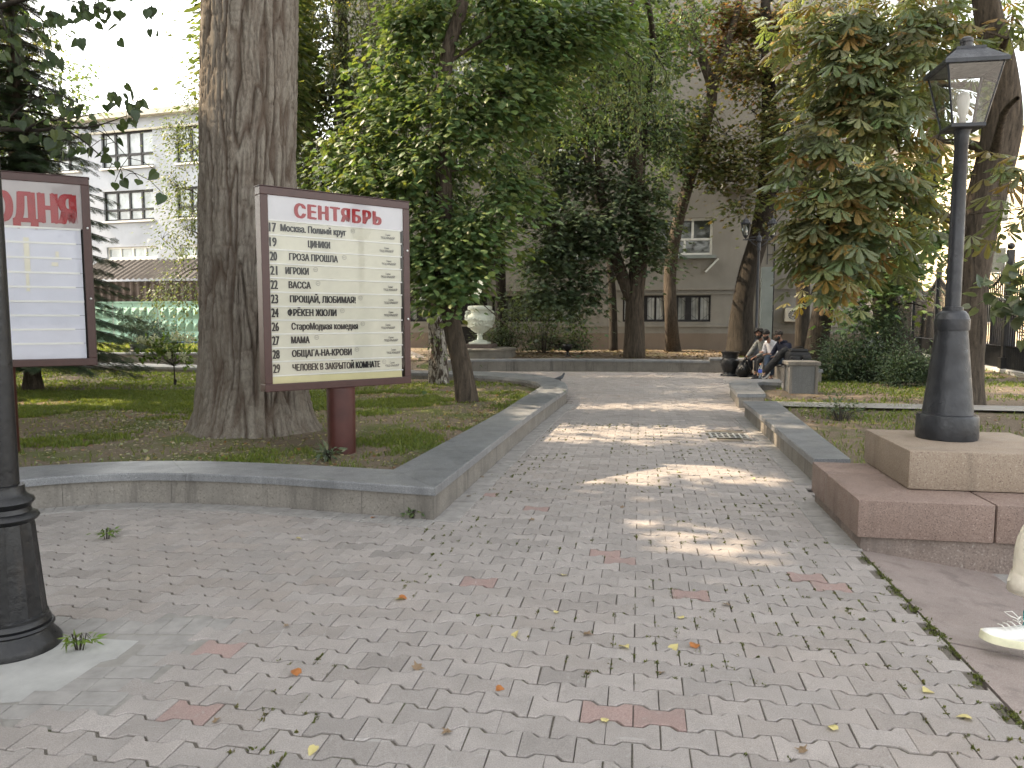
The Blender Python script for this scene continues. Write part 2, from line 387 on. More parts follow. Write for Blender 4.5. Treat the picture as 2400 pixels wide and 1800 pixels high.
FAR = [(-60, 60), (-60, 24.0), (-22, 27.9), (-10.9, 27.3), (-6.5, 24.2), (-1.3, 23.0), (5.8, 22.0), (6.8, 21.7), (7.7, 22.2), (8.3, 33), (24, 60)]
terrain('far_lawn_ground', FAR, .24, M['soil_far'], .3, .05)
gp_ = MB(); gp_.add([(-5.9, 23.3, -.002), (-2.2, 22.6, -.002), (-3.0, 25.4, .275), (-6.6, 26.2, .275), (-6.6, 40, .285), (-10.0, 40, .285)], [(0, 1, 2, 3), (3, 2, 4, 5)]); tag(gp_.build('garden_path', plain('trodden_path', (.22, .2, .18), .95, .2, 3, .4, 60)), kind='structure')
gk_ = MB(); gk_.add([(-26, 27.3, -.03), (-10.9, 26.2, -.03), (-6.4, 23.3, -.03), (-1.2, 22.3, -.03), (-1.2, 23.2, .25), (-6.4, 24.4, .25), (-10.9, 27.5, .25), (-26, 28.4, .25)], [(0, 1, 6, 7), (1, 2, 5, 6), (2, 3, 4, 5)]); tag(gk_.build('lawn_bank', M['soil']), kind='structure')
M['path'] = plain('path_strip', (.25, .24, .22), .9, .2, 3, .3, 60)
a = G(1850, 966, .15); sheet('garden_path_strip', [(3.9, 12.55), (4.4, 11.75), (14, 9.9), (14, 10.7)], .165, M['path'])

# ------------------------------------------------------------------ paving of bone-shaped concrete pavers
L, W, A = .2035, .1345, .0145
LL = Vector((-2.37, 3.40, 0))
COLLAR = [G(x, y, 0) for x, y in ((-260, 1487), (100, 1487), (325, 1500), (272, 1541), (236, 1549), (190, 1580), (140, 1612), (95, 1637), (0, 1645), (-260, 1650))]
COLLAR_HOLE = [G(x, y, 0) for x, y in ((-700, 1440), (340, 1447), (520, 1452), (255, 1665), (200, 1680), (-700, 1690))]
def paver_field():
    us = np.arange(-50, 50); vs = np.arange(0, 190)
    UU, VV = np.meshgrid(us, vs); UU = UU.ravel(); VV = VV.ravel(); par = VV & 1
    cu = UU*L+par*L/2+.097; cv = VV*W+.4
    C = np.stack([EU.x*cu+EV.x*cv, EU.y*cu+EV.y*cv], -1)
    outp = [tuple(p)[:2] for p in LW_OUT]
    k = ~inside(C, [(p[0], p[1]) for p in LW_OUT])
    right = [tuple(p)[:2] for p in [lo[0]+EU*.1, lo[10]+EU*.15-EV*.1, lo[-1]-EV*.1, Vector((6.3, 16.6, 0)), Vector((6.85, 18.5, 0)), Vector((7.1, 20, 0)), Vector((7, 20.8, 0)), Vector((6.5, 21.4, 0)), Vector((30, 21, 0)), Vector((30, -2, 0)), PEDL-EV*7, PEDL+EV*.02+EU*.02, PEDL_FAR+EU*.12, ro[0]+EU*.12]]
    k &= ~inside(C, right)
    far = fo[0]+(fo[-1]-fo[0])*0; n = Vector((fo[-1].y-fo[0].y, -(fo[-1].x-fo[0].x), 0)).normalized()
    dd = (C[:, 0]-fo[0].x)*n.x+(C[:, 1]-fo[0].y)*n.y
    k &= (dd > .0)
    k &= ~((C[:, 0] < -7) & (C[:, 1] < 15) & (C[:, 1] > 6.5))
    k &= ~inside(C, [(q.x, q.y) for q in COLLAR_HOLE])
    gq = [G(x, y, 0) for x, y in ((1660, 1006), (1740, 1008), (1756, 1038), (1672, 1035))]; k &= ~inside(C, [(q.x, q.y) for q in gq])
    return cu[k], cv[k], par[k], C[k]
cu, cv, par, PC = paver_field(); N = len(cu)
def outline(inset):
    w = W/2-inset*1.25; inset = inset*.8; xs = np.array([-.5, -.335, -.20, .20, .335, .5])*L; xs = np.sign(xs)*np.minimum(np.abs(xs), L/2-inset)
    hh = np.array([A, A, -A, -A, A, A])+w
    return np.concatenate([np.stack([xs, -hh], -1), np.stack([xs[::-1], hh[::-1]], -1)])
o0, o1 = outline(.0024), outline(.0050); m_ = 12
loc = np.concatenate([np.c_[o0, np.full(m_, -.022)], np.c_[o0, np.full(m_, -.0032)], np.c_[o1, np.full(m_, 0.)]])
far_f = np.clip((cv-6)/10, 0, 1)
hz = rng.normal(0, .0016, N)+.010*(fbm(np.c_[PC*.5, np.zeros(N)])-.5); tx, ty = rng.normal(0, .006, (2, N)); rot = rng.normal(0, .009, N)
ju, jv = rng.normal(0, .0012, (2, N))
lx = loc[None, :, 0]*np.cos(rot)[:, None]-loc[None, :, 1]*np.sin(rot)[:, None]+(cu+ju)[:, None]
ly = loc[None, :, 0]*np.sin(rot)[:, None]+loc[None, :, 1]*np.cos(rot)[:, None]+(cv+jv)[:, None]
lx = lx+rng.normal(0, .0006, lx.shape); ly = ly+rng.normal(0, .0006, ly.shape)
_um = PEDL.dot(EU); _vm = PEDL.dot(EV); lx = np.where((ly < _vm+.02), np.minimum(lx, _um+.010), lx)
lz = loc[None, :, 2]+hz[:, None]+loc[None, :, 0]*tx[:, None]+loc[None, :, 1]*ty[:, None]
V = np.stack([EU.x*lx+EV.x*ly, EU.y*lx+EV.y*ly, lz], -1).reshape(-1, 3)
ring = np.arange(m_); nx_ = (ring+1) % m_
F4 = np.concatenate([np.stack([ring, nx_, nx_+m_, ring+m_], -1), np.stack([ring+m_, nx_+m_, nx_+2*m_, ring+2*m_], -1)])
base = (np.arange(N)*3*m_)
Fq = (base[:, None, None]+F4[None]).reshape(-1, 4); Ft = base[:, None]+(2*m_+np.arange(m_))[None]
shade = np.clip(rng.normal(1, .075, N), .75, 1.25)
g = np.array([.274, .254, .243])[None]*shade[:, None]
warm = np.clip((fbm(np.c_[PC*.55, np.ones(N)*3])-.5)*4, 0, 1)*rng.random(N); g = g*(1-warm[:, None]*.5)+np.array([.285, .243, .215])*(warm*.5)[:, None]
red = rng.random(N) < .0015
for px, py in ((532, 1524), (458, 1645), (1422, 1659), (1544, 1671), (1404, 1303), (1456, 1321), (1867, 1355), (1923, 1377)):
    q = G(px, py); red[np.hypot(PC[:, 0]-q.x, PC[:, 1]-q.y).argmin()] = True
g[red] = np.array([.275, .20, .185])*rng.uniform(.9, 1.1, (red.sum(), 1))
t = NT('concrete_pavers'); c = t.attr()
n1 = t.noise(420, 3, .7); n2 = t.noise(6, 6, .65); n3 = t.noise(28, 4, .7)
n1 = t.noise(210, 4, .75); k = t.mix(.55, c, t.ramp(n1, [(.3, (.16, .155, .15)), (.5, (.5, .5, .5)), (.7, (.8, .79, .77))]), 'OVERLAY'); sc_ = t.noise(26, 3, .6, stretch=(1, .12, 1), dist=.8); sc2 = t.noise(30, 3, .6, stretch=(.15, 1, 1), dist=.8); k = t.mix(t.ramp(sc_, [(.66, 0.), (.72, .45)]), k, (.40, .39, .375)); k = t.mix(t.ramp(sc2, [(.67, 0.), (.73, .4)]), k, (.40, .39, .375))
k = t.mix(t.ramp(n2, [(.42, .0), (.7, .35)]), k, (.17, .16, .15)); k = t.mix(t.ramp(n3, [(.6, 0.), (.74, .4)]), k, (.40, .39, .37))
spk = t.voro(60, 'F1'); k = t.mix(t.ramp(spk, [(.06, .5), (.1, 0.)]), k, (.1, .095, .09))
t.out(k, .86, t.bump(n3, .25, .004, t.bump(n1, .35, .003)), spec=.25)
np_mesh('paving', V, [Fq, Ft], t.m, col=np.repeat(g, 3*m_, 0))['kind'] = 'structure'
t = NT('sandy_joints'); n = t.noise(150, 4, .7)
k = t.ramp(n, [(.3, (.075, .066, .056)), (.7, (.19, .17, .145))]); moss = t.ramp(t.noise(3.5, 5, .7), [(.55, 0.), (.66, .8)])
t.out(t.mix(moss, k, t.ramp(n, [(.3, (.03, .045, .01)), (.7, (.085, .11, .025))])), .95, t.bump(n, .8, .01))
sheet('paving_bed', [(-14, -1), (PEDL.x-EV.x*6, -1), (PEDL.x, PEDL.y), (2.9, 8), (5.2, 17), (8, 21.2), (4, 22.4), (-20, 25.5), (-24, 20)], -.0085, t.m)
# straight border course along the curved wall and collar of rectangular blocks at the near lamp
bc = MB()
p0 = runs[0][0]; prev = None
pts = resample([Vector((p.x, p.y, 0)) for p in p0], 62)
for i in range(len(pts)-1):
    d = (pts[i+1]-pts[i]); nrm = Vector((d.y, -d.x, 0)).normalized(); d.normalize(); m = (pts[i]+pts[i+1])/2+nrm*.085
    bc.bbox(m+EZ*(-.021+random.gauss(0, .0015)), ((pts[i+1]-pts[i]).length-.006, .2, .06), .004, (d, Vector((-d.y, d.x, 0)), EZ))
p1 = [Vector((p.x, p.y, 0)) for p in runs[1][0]]; pts = resample(p1, 52)
for i in range(len(pts)-1):
    d = (pts[i+1]-pts[i]); nrm = Vector((d.y, -d.x, 0)).normalized(); d.normalize(); m = (pts[i]+pts[i+1])/2+nrm*.075
    bc.bbox(m+EZ*(-.021+random.gauss(0, .0015)), ((pts[i+1]-pts[i]).length-.006, .19, .06), .004, (d, Vector((-d.y, d.x, 0)), EZ))
for A_, B_ in ((Vector((ro[0].x, ro[0].y, 0)), Vector((ro[-1].x, ro[-1].y, 0))), (PEDL_FAR, PEDL)):
    n_ = int((B_-A_).length/.104); d = (B_-A_).normalized(); nrm = Vector((d.y, -d.x, 0))
    for i in range(n_): bc.bbox(A_+d*((i+.5)*(B_-A_).length/n_)+nrm*.055+EZ*(-.0225+random.gauss(0, .0012)), ((B_-A_).length/n_-.006, .19, .06), .004, (d, Vector((-d.y, d.x, 0)), EZ))
M['block'] = plain('border_blocks', (.255, .245, .235), .88, .2, 9, .35, 200)
tag(bc.build('paving_border', M['block']), kind='structure')
cb = MB(); cb.prism([(q.x, q.y) for q in COLLAR], -.06, -.004); tag(cb.build('paving_concrete_collar', plain('pale_poured_concrete', (.33, .33, .32), .9, .16, 5, .4, 120)), kind='structure')
sheet('paving_mortar', [(q.x, q.y) for q in [G(x, y, 0) for x, y in ((-700, 1425), (360, 1430), (560, 1440), (290, 1690), (200, 1705), (-700, 1720))]], -.0062, plain('sandy_mortar', (.23, .22, .205), .9, .15, 9, .4, 150))
rb_ = MB(); cp_ = [(q.x, q.y) for q in COLLAR]; hp_ = [(q.x, q.y) for q in COLLAR_HOLE]
e1 = (COLLAR_HOLE[2]-COLLAR_HOLE[0]).normalized(); e2 = (COLLAR_HOLE[3]-COLLAR_HOLE[2]).normalized(); e2n = Vector((-e2.y, e2.x, 0))
for i in range(-2, 22):                                     # one course along the far side, stretchers down the right side
    c_ = COLLAR_HOLE[2]-e1*(.10+i*.108)+Vector((-e1.y, e1.x, 0))*-.075
    rb_.bbox(c_+EZ*(-.033+random.gauss(0, .0015)), (.102, .19, .06), .003, (e1, Vector((-e1.y, e1.x, 0)), EZ))
for i in range(0, 9):
    for j in range(0, 3):
        c_ = COLLAR_HOLE[2]+e2*(.24+i*.112)-e2n*(.0-j*.0)+(-e1)*(.105+j*.205)
        if inside(np.array([[c_.x, c_.y]]), cp_)[0] or not inside(np.array([[c_.x, c_.y]]), hp_)[0]: continue
        rb_.bbox(c_+EZ*(-.033+random.gauss(0, .0015)), (.20, .104, .06), .003, (e1, Vector((-e1.y, e1.x, 0)), EZ))
tag(rb_.build('paving_blocks', M['block']), kind='structure')
# granite flagstones beside the plinth, sinking to the right
fl = MB(); E = [PEDL-EV*.0, PEDL-EV*2.05, PEDL-EV*2.06, PEDL-EV*6]
def flag(poly, th=.12): 
    top = [Vector(p) for p in poly]; n = len(top); vs = top+[p-EZ*th for p in top]
    fl.add(vs, [tuple(range(n)), tuple(range(2*n-1, n-1, -1))]+[((i+1) % n, i, i+n, (i+1) % n+n) for i in range(n)])
def sl_(u, v): return PEDL+EU*u+EV*v+EZ*(-.004-max(0, u-.25)*.16)
flag([sl_(.03, -1.42), sl_(1.9, -1.45), sl_(1.9, .3), sl_(.03, .3)][::1]); flag([sl_(.03, -2.9), sl_(1.9, -2.9), sl_(1.9, -1.47), sl_(.03, -1.44)]); flag([sl_(1.92, -2.9), sl_(5, -2.9), sl_(5, .3), sl_(1.92, .3)]); flag([sl_(.03, -5), sl_(5, -5), sl_(5, -2.92), sl_(.03, -2.92)])
tag(fl.build('paving_flagstones', M['slab']), kind='structure')

# ------------------------------------------------------------------ granite plinth of the near right lamp
PZ = .345
pl = empty('lamp_plinth', PEDL+EU*1.2+EV*.6, 'stepped pink granite plinth of big blocks under the graphite lamp', 'plinth')
AX = (EU, EV, EZ)
def blk(u0, u1, v0, v1, z0, z1, mat, name, b=.012, skew=0):
    mb = MB(pl.location); mb.bbox(PEDL+EU*((u0+u1)/2)+EV*((v0+v1)/2)+EZ*((z0+z1)/2), (u1-u0, v1-v0, z1-z0), b, AX); return mb.build(name, mat, pl, 30)
blk(.03, 2.6, .03, 1.36, -.4, .088, granite('plinth_footing', (.2, .16, .14), (.12, .09, .08), (.34, .31, .29), 70, .85, .9, .5, .012), 'footing', .006)
blk(0, .838, 0, .93, .09, PZ, M['pink'], 'lower_block'); blk(.848, 1.72, 0, .93, .09, PZ, M['pink'], 'lower_block'); blk(1.73, 2.6, 0, .93, .09, PZ, M['pink'], 'lower_block')
blk(0, 1.3, .937, 1.36, .09, PZ, M['pink'], 'lower_block'); blk(1.31, 2.6, .937, 1.36, .09, PZ, M['pink'], 'lower_block')
c0 = Vector((2.807, 5.156, 0)); du = (c0-PEDL).dot(EU); dv = (c0-PEDL).dot(EV)
blk(du, du+1.12, dv, dv+1.06, PZ+.004, .625, M['pinkb'], 'upper_block', .016)
PLZ = .625

# ------------------------------------------------------------------ lamps
def lantern(o, z, s=1.0, mat=None, rz=0):
    """square tapered lantern standing on z (local to o, already at o.location)"""
    b0, b1, h = .135*s, .235*s, .55*s; ca, sa = math.cos(rz), math.sin(rz)
    X, Y = Vector((ca, sa, 0)), Vector((-sa, ca, 0)); c = Vector((0, 0, z)); ax = (X, Y, EZ)
    fr = MB(); fr.bbox(c+EZ*.012, (b0*2+.02, b0*2+.02, .028), .005, ax)
    cor = [(1, 1), (-1, 1), (-1, -1), (1, -1)]
    B = [c+X*(i*b0)+Y*(j*b0)+EZ*.02 for i, j in cor]; T = [c+X*(i*b1)+Y*(j*b1)+EZ*h for i, j in cor]
    for k in range(4):
        fr.tube([B[k], T[k]], .011*s, 4); fr.tube([T[k], T[(k+1) % 4]], .012*s, 4); fr.tube([B[k], B[(k+1) % 4]], .013*s, 4)
    fr.build('lantern_frame', mat, o)
    rf = MB(); e = b1+.035*s; t1 = .125*s
    q = [c+X*(i*e)+Y*(j*e)+EZ*(h-.005) for i, j in cor]; q2 = [c+X*(i*e)+Y*(j*e)+EZ*(h+.022) for i, j in cor]; q3 = [c+X*(i*t1)+Y*(j*t1)+EZ*(h+.155*s) for i, j in cor]; q4 = [p+EZ*.018 for p in q3]
    rf.add(q+q2+q3+q4, [(3, 2, 1, 0)]+[(l*4+k, l*4+(k+1) % 4, l*4+4+(k+1) % 4, l*4+4+k) for l in range(3) for k in range(4)]+[(12, 13, 14, 15)])
    rf.lathe([(.05*s, h+.17*s), (.052*s, h+.24*s), (.058*s, h+.245*s), (.056*s, h+.275*s), (.03*s, h+.295*s)], c, 16)
    roof = rf.build('lantern_roof', mat, o, 35)
    for k in range(4):
        g_ = MB(); n = ((B[k]+B[(k+1) % 4])/2-c); n.z = 0; n = n.normalized()*.003
        g_.add([B[k]+n, B[(k+1) % 4]+n, T[(k+1) % 4]+n, T[k]+n], [(0, 1, 2, 3)]); g_.build('lantern_pane', M['glass'], o)
    bl = MB(); bl.lathe([(.03*s, .02), (.03*s, .13*s), (.04*s, .14*s), (.05*s, .22*s), (.058*s, .27*s), (.045*s, .33*s), (.01, .35*s)], c, 16); bl.build('bulb', plain('frosted_bulb', (.75, .74, .7), .4, .03, 5, 0), o, True)
LB = PD(2218, 1015, 5.72); LB.z = PLZ
rl = empty('street_lamp', LB, 'graphite grey street lamp with square lantern and cone foot on the pink granite plinth', 'street lamp', 'lamp posts')
f = MB(); f.lathe([(.212, 0), (.218, .02), (.216, .17), (.208, .19), (.18, .195)], seg=48); f.build('foot_ring', M['iron_grey'], rl, 40)
f = MB(); f.lathe([(.180, .19), (.176, .21), (.110, .845), (.110, .85)], seg=48); f.build('cone_base', M['iron_grey'], rl, 40)
f = MB(); f.lathe([(.120, .84), (.122, .85), (.122, .925), (.117, .932), (.109, .96), (.088, .985), (.072, .99), (.072, 1.018), (.056, 1.02)], seg=40); f.build('collar', M['iron_grey'], rl, 35)
f = MB(); f.lathe([(.054, 1.0), (.052, 1.6), (.046, 2.23), (.05, 2.235), (.05, 2.30), (.06, 2.34), (.075, 2.35)], seg=28); f.build('shaft', M['iron_grey'], rl, 40)
lantern(rl, 2.345, .80, M['iron_grey'], -TH)

nl = empty('street_lamp', LL, 'black cast iron street lamp with fluted foot at the left edge on pale concrete', 'street lamp', 'lamp posts')
flute = lambda a0: (lambda i, a: 1-(.05*abs(math.sin(6*a))**.6 if 5 <= i <= 8 else 0))
f = MB(); f.lathe([(0.1978, -0.007), (0.1978, 0.021), (0.1886, 0.035), (0.184, 0.042), (0.161, 0.07), (0.1546, 0.084), (0.172, 0.098), (0.165, 0.1085)], seg=64); f.build('base', M['iron'], nl, 40)
f = MB(); f.lathe([(0.15, 0.098), (0.158, 0.119), (0.154, 0.133), (0.148, 0.14), (0.148, 0.154), (0.142, 0.161), (0.128, 0.35), (0.112, 0.581), (0.108, 0.602), (0.112, 0.609)], seg=96, mod=flute(0)); f.build('fluted_foot', M['iron'], nl, 30)
f = MB(); f.lathe([(0.108, 0.602), (0.125, 0.6125), (0.134, 0.6265), (0.125, 0.6405), (0.104, 0.651), (0.098, 0.672), (0.11, 0.6895), (0.118, 0.7), (0.112, 0.714), (0.092, 0.7245), (0.08, 0.742), (0.079, 0.777), (0.062, 0.7805)], seg=48); f.build('collar', M['iron'], nl, 40)
f = MB(); f.lathe([(.0595, .75), (.058, 2.0), (.052, 3.0), (.06, 3.05), (.075, 3.06)], seg=32); f.build('shaft', M['iron'], nl, 40)
lantern(nl, 3.05, 1.0, M['iron'], -TH)

# ------------------------------------------------------------------ drain grate
q = [G(1667, 1008), G(1737, 1011), G(1751, 1036), G(1677, 1033)]
gc = (q[0]+q[1]+q[2]+q[3])/4; gr = empty('drain_grate', gc, 'square galvanised drain grate set in the pavers of the path', 'drain grate')
gx, gy = .46, .42; mb = MB(); px_ = EU; py_ = EV
for i in range(7): mb.box(EU*((i-3)*(gx/6))+EZ*.006, (.030 if i in (0, 6) else .022, gy, .003), AX)
for j in range(4): mb.box(EV*((j-1.5)*(gy-.02)/3)+EZ*.0075, (gx+.02, .026, .003), AX)
mb.build('grate', M['steel'], gr); mb = MB(); mb.box((0, 0, .0), (gx, gy, .006), AX); mb.build('hollow_shade_plate', M['dark'], gr)  # near-black plate stands in for the shaded hollow below the bars
# ------------------------------------------------------------------ lettering
def glyphs(text, bold=.0, spacing=1.0):
    c = bpy.data.curves.new('t', 'FONT'); c.body = text; c.size = 1; c.offset = bold; c.resolution_u = 3; c.space_character = spacing
    o = bpy.data.objects.new('t', c); COL.objects.link(o); dg = bpy.context.evaluated_depsgraph_get(); me = bpy.data.meshes.new_from_object(o.evaluated_get(dg))
    vs = [v.co.copy() for v in me.vertices]; fs = [tuple(p.vertices) for p in me.polygons]
    bpy.data.objects.remove(o); bpy.data.curves.remove(c); bpy.data.meshes.remove(me); return vs, fs
def text_to(mb, text, x0, x1, z0, h, y, bold=.02, spacing=1.02, centre=False, maxw=None):
    """lays text from x0 to x1 with its capitals h high on the plane y (board coordinates)"""
    vs, fs = glyphs(text, 0., spacing); a = min(v.x for v in vs); b = max(v.x for v in vs); sy = h/.72
    e = bold*h*.9; sx = (x1-x0-2*e)/(b-a)
    for k, (dx, dz) in enumerate(((-1, 0), (1, 0), (0, 0), (-.5, .5), (.5, -.5))): mb.add([(x0+e+(v.x-a)*sx+dx*e, y-.0001*k, z0+v.y*sy+dz*e*.5) for v in vs], fs)

M['sheet'] = plain('white_poster_sheet', (.62, .62, .66), .6, .04, 3, 0)
M['strip'] = plain('cream_title_strip', (.63, .62, .535), .55, .05, 6, 0)
M['yellow'] = plain('pale_yellow_strip', (.66, .62, .38), .55, .05, 6, 0)
M['rail'] = plain('white_plastic_rail', (.74, .75, .74), .4, .04, 5, 0)
M['red'] = plain('red_lettering_paint', (.33, .018, .026), .6, .1, 9, 0)
M['black'] = plain('black_lettering_paint', (.009, .009, .010), .6, .2, 9, 0)
M['grey_ink'] = plain('grey_ink', (.25, .25, .23), .7, .1, 9, 0)
M['blank'] = plain('blank_white_board', (.63, .65, .74), .5, .04, 4, 0)
M['header2'] = plain('warm_grey_header_board', (.42, .39, .40), .5, .05, 3, 0)
M['tape'] = plain('yellowed_tape', (.72, .70, .60), .5, .05, 9, 0)
BW, BH, FR = 1.66, 2.0, .078
def board(loc, ang, zb, post_r, label, post_mat):
    o = empty('poster_board', loc, label, 'poster board', 'poster boards on the lawn', ang)
    z0 = zb-loc.z
    p = MB(); p.lathe([(post_r, -.1), (post_r, z0-.002)], seg=36); p.lathe([(post_r*1.02, z0-.035), (post_r*1.02, z0-.003)], seg=36); p.build('post', post_mat, o, 40).location = (0, .06, 0)
    f = MB(); d = .14
    for c, s in (((0, d/2, z0+FR/2), (BW, d, FR)), ((0, d/2, z0+BH-FR/2), (BW, d, FR)), ((-BW/2+FR/2, d/2, z0+BH/2), (FR, d, BH-2*FR-.002)), ((BW/2-FR/2, d/2, z0+BH/2), (FR, d, BH-2*FR-.002))): f.bbox(c, s, .006)
    f.box((0, d/2, z0+BH+.006), (BW+.012, d+.012, .006)); f.box((0, d-.012, z0+BH/2), (BW-2*FR, .006, BH-2*FR))
    fo_ = f.build('frame', M['brown_paint'], o)
    for zf in (.36, .735):
        b = MB(); b.ball((BW/2-FR*.4, -.003, z0+BH*zf), (.013, .007, .013), 10, 6); b.build('bolt', M['steel'], fo_, True)
    g = MB(); g.add([(-BW/2+FR, .004, z0+FR), (BW/2-FR, .004, z0+FR), (BW/2-FR, .004, z0+BH-FR), (-BW/2+FR, .004, z0+BH-FR)], [(0, 1, 2, 3)]); g.build('cover', M['cover'], o)
    return o, z0
def rect(mb, x0, x1, za, zb_, y, th=.003): mb.box(((x0+x1)/2, y+th/2, (za+zb_)/2), (x1-x0, th, zb_-za))
# --- month poster
s1 = empty  # (names kept short below)
A1 = math.atan2(8.28-7.25, 2.42-1.139); ctr = Vector(((-2.42-1.139)/2, (7.25+8.28)/2, .12))
o, z0 = board(ctr, A1, .832, .148, 'brown framed poster board listing the September plays on a thick red pipe', M['post_paint'])
PX0, PX1, PB, PT = -BW/2+FR, BW/2-FR, z0+FR, z0+BH-FR; PW = PX1-PX0; PH = PT-PB; YB = .014
zz = lambda yc: PT-(yc-155)/1235*PH           # crop row -> height on the board
hd = MB(); rect(hd, PX0, PX1, zz(312), PT, YB); hd.build('header_sheet', M['sheet'], o)
st = MB(); rl_ = MB(); yl = MB(); rails = [316, 410, 505, 597, 690, 783, 877, 968, 1060, 1152, 1243, 1338]
for k in range(11): rect(st, PX0, PX1-.03+random.uniform(-.006, .006), zz(rails[k+1])+.002, zz(rails[k])-.001, YB+.002+random.uniform(0, .002))
for r_ in rails: rl_.bbox(((PX0+PX1)/2-.008, YB-.002, zz(r_)), (PW-.02, .008, .013), .002)
rect(yl, PX0, PX1-.03, PB, zz(1338)-.008, YB+.003)
st.build('title_strips', M['strip'], o); rl_.build('rails', M['rail'], o); yl.build('bottom_strip', M['yellow'], o)
bk = MB(); rect(bk, PX0, PX1, PB, PT, YB+.012); bk.build('back_panel', M['dark'], o)
def bx(xc, yc):
    """crop column at crop row -> board x, undoing the board's perspective"""
    t_ = (yc-155)/1235; a_, b_ = 143+t_*43, 1003+t_*20; q_ = (xc-a_)/(b_-a_); s_ = q_/(1.142-.142*q_); return PX0+s_*PW
hl = MB(); text_to(hl, 'СЕНТЯБРЬ', bx(315, 270), bx(872, 270), zz(286), .138, YB-.0035, .11, 1.22); hl.build('heading', M['red'], o)
rows = [('17', 'Москва. Полный круг', 228, 650, 690), ('19', 'ЦИНИКИ', 405, 548, None), ('20', 'ГРОЗА ПРОШЛА', 285, 598, 638), ('21', 'ИГРОКИ', 262, 413, 456), ('22', 'ВАССА', 283, 427, 472), ('23', 'ПРОЩАЙ, ЛЮБИМАЯ!', 292, 713, 742),
        ('24', 'ФРЁКЕН ЖЮЛИ', 278, 592, 628), ('26', 'СтароМодная комедия', 303, 728, 758), ('27', 'МАМА', 302, 422, 466), ('28', 'ОБЩАГА-НА-КРОВИ', 308, 690, 722), ('29', 'ЧЕЛОВЕК В ЗАКРЫТОЙ КОМНАТЕ', 312, 870, 895)]
lt = MB(); ag = MB(); rh = (rails[1]-rails[0])/1235*PH
for k, (num, ti, xa, xb, am) in enumerate(rows):
    ym = (rails[k]+rails[k+1])/2; zb_ = zz(rails[k+1]); y_ = YB-.0015
    nx0 = PX0+.006; text_to(lt, num, nx0, nx0+.076, zb_+.030, .090, y_, .06)
    text_to(lt, ti, bx(xa, ym), bx(xb, ym), zb_+.042, .068, y_, .075)
    xs = bx((912, 905, 920, 915, 931, 935, 935, 917, 937, 953, 945)[k], ym)
    text_to(lt, 'Сцена', xs-.030, xs+.030, zb_+.076, .020, y_, .015); text_to(lt, '"ПОД КРЫШЕЙ"', xs-.088, xs+.088, zb_+.042, .023, y_, .02)
    if am:
        xa_ = bx(am, ym); n_ = 20; zc_ = zb_+.098
        ri_ = [(xa_+r_*math.cos(2*math.pi*i/n_), y_, zc_+r_*math.sin(2*math.pi*i/n_)) for r_ in (.020, .0235) for i in range(n_)]
        ag.add(ri_, [(i, (i+1) % n_, (i+1) % n_+n_, i+n_) for i in range(n_)]); text_to(ag, '16+', xa_-.013, xa_+.013, zc_-.007, .014, y_, .01)
lt.build('lettering', M['black'], o); ag.build('age_marks', M['grey_ink'], o)
# torn yellowed tape on the month poster
# --- today poster
A2 = R(28); rt = Vector((-4.519, 8.05, .12)); ctr2 = rt-Vector((math.cos(A2), math.sin(A2), 0))*(BW/2)
o, z0 = board(ctr2, A2, 1.05, .075, 'brown framed poster board with big red heading and blank white rows', M['post_paint'])
PB, PT = z0+FR, z0+BH-FR; PH = PT-PB; z2 = lambda yc: PT-(yc-85)/(1462-85)*PH
hd = MB(); rect(hd, PX0, PX1, z2(432), PT, YB); hd.build('header_sheet', M['header2'], o)
st = MB(); rl_ = MB(); rails2 = [437, 552, 668, 783, 895, 1008, 1118, 1228, 1340]
for k, r_ in enumerate(rails2):
    rect(st, PX0, PX1-.02, z2((rails2+[1462])[k+1])+.002, z2(r_)-.001, YB+.002)
    rl_.bbox(((PX0+PX1)/2-.008-(k*37 % 5)*.012, YB-.003, z2(r_)), (PW-.02-(k*37 % 5)*.024, .008, .022), .002)
st.build('blank_rows', M['blank'], o); rl_.build('rails', M['rail'], o)
bk = MB(); rect(bk, PX0, PX1, PB, PT, YB+.012); bk.build('back_panel', M['dark'], o)
hl = MB(); text_to(hl, 'СЕГОДНЯ', PX0+.19, PX1-.045, z2(395), .30, YB-.0035, .09, 1.1); hl.build('heading', M['red'], o)
tp = MB()
for x_, za, zb_, w_ in ((.12, 515, 780, .05), (.125, 780, 930, .03), (.36, 700, 730, .06), (.40, 615, 660, .03)): rect(tp, PX1-.66+x_, PX1-.66+x_+w_, z2(zb_), z2(za), YB-.004, .001)
tp.build('torn_tape', M['tape'], o)

# ------------------------------------------------------------------ main building behind the trees
FO = Vector((7.26, 31.6, .2)); BU = EU; BN = -EV        # facade axis to the right, outward normal
M['wall'] = plaster('beige_facade_plaster', (.245, .232, .205)); M['wall2'] = plaster('grey_plinth_plaster', (.19, .155, .125), .5)
M['white_frame'] = plain('white_window_frame', (.62, .62, .58), .5, .06, 8, .05)
M['black_frame'] = plain('black_window_frame', (.012, .012, .013), .5, .1, 8, .05)
def pane_mat(name, col):
    t = NT(name); k = t.ramp(t.noise(1.3, 3), [(.35, tuple(Vector(col)*.5)), (.65, col)]); return t.out(k, .06, spec=.8)
M['pane'] = pane_mat('dark_window_glass', (.05, .055, .05)); M['pane_l'] = pane_mat('curtained_window_glass', (.42, .44, .42))
M['grille'] = M['iron']; M['grey_metal'] = plain('grey_sheet_metal', (.20, .23, .22), .5, .12, 2, .05)
mb_ = empty('apartment_building', FO, 'beige plastered building behind the trees, barred ground floor windows', 'building')
def fp(u, z, d=0): return FO+BU*u+BN*d+EZ*(z-FO.z)
FAX = (BU, BN, EZ)
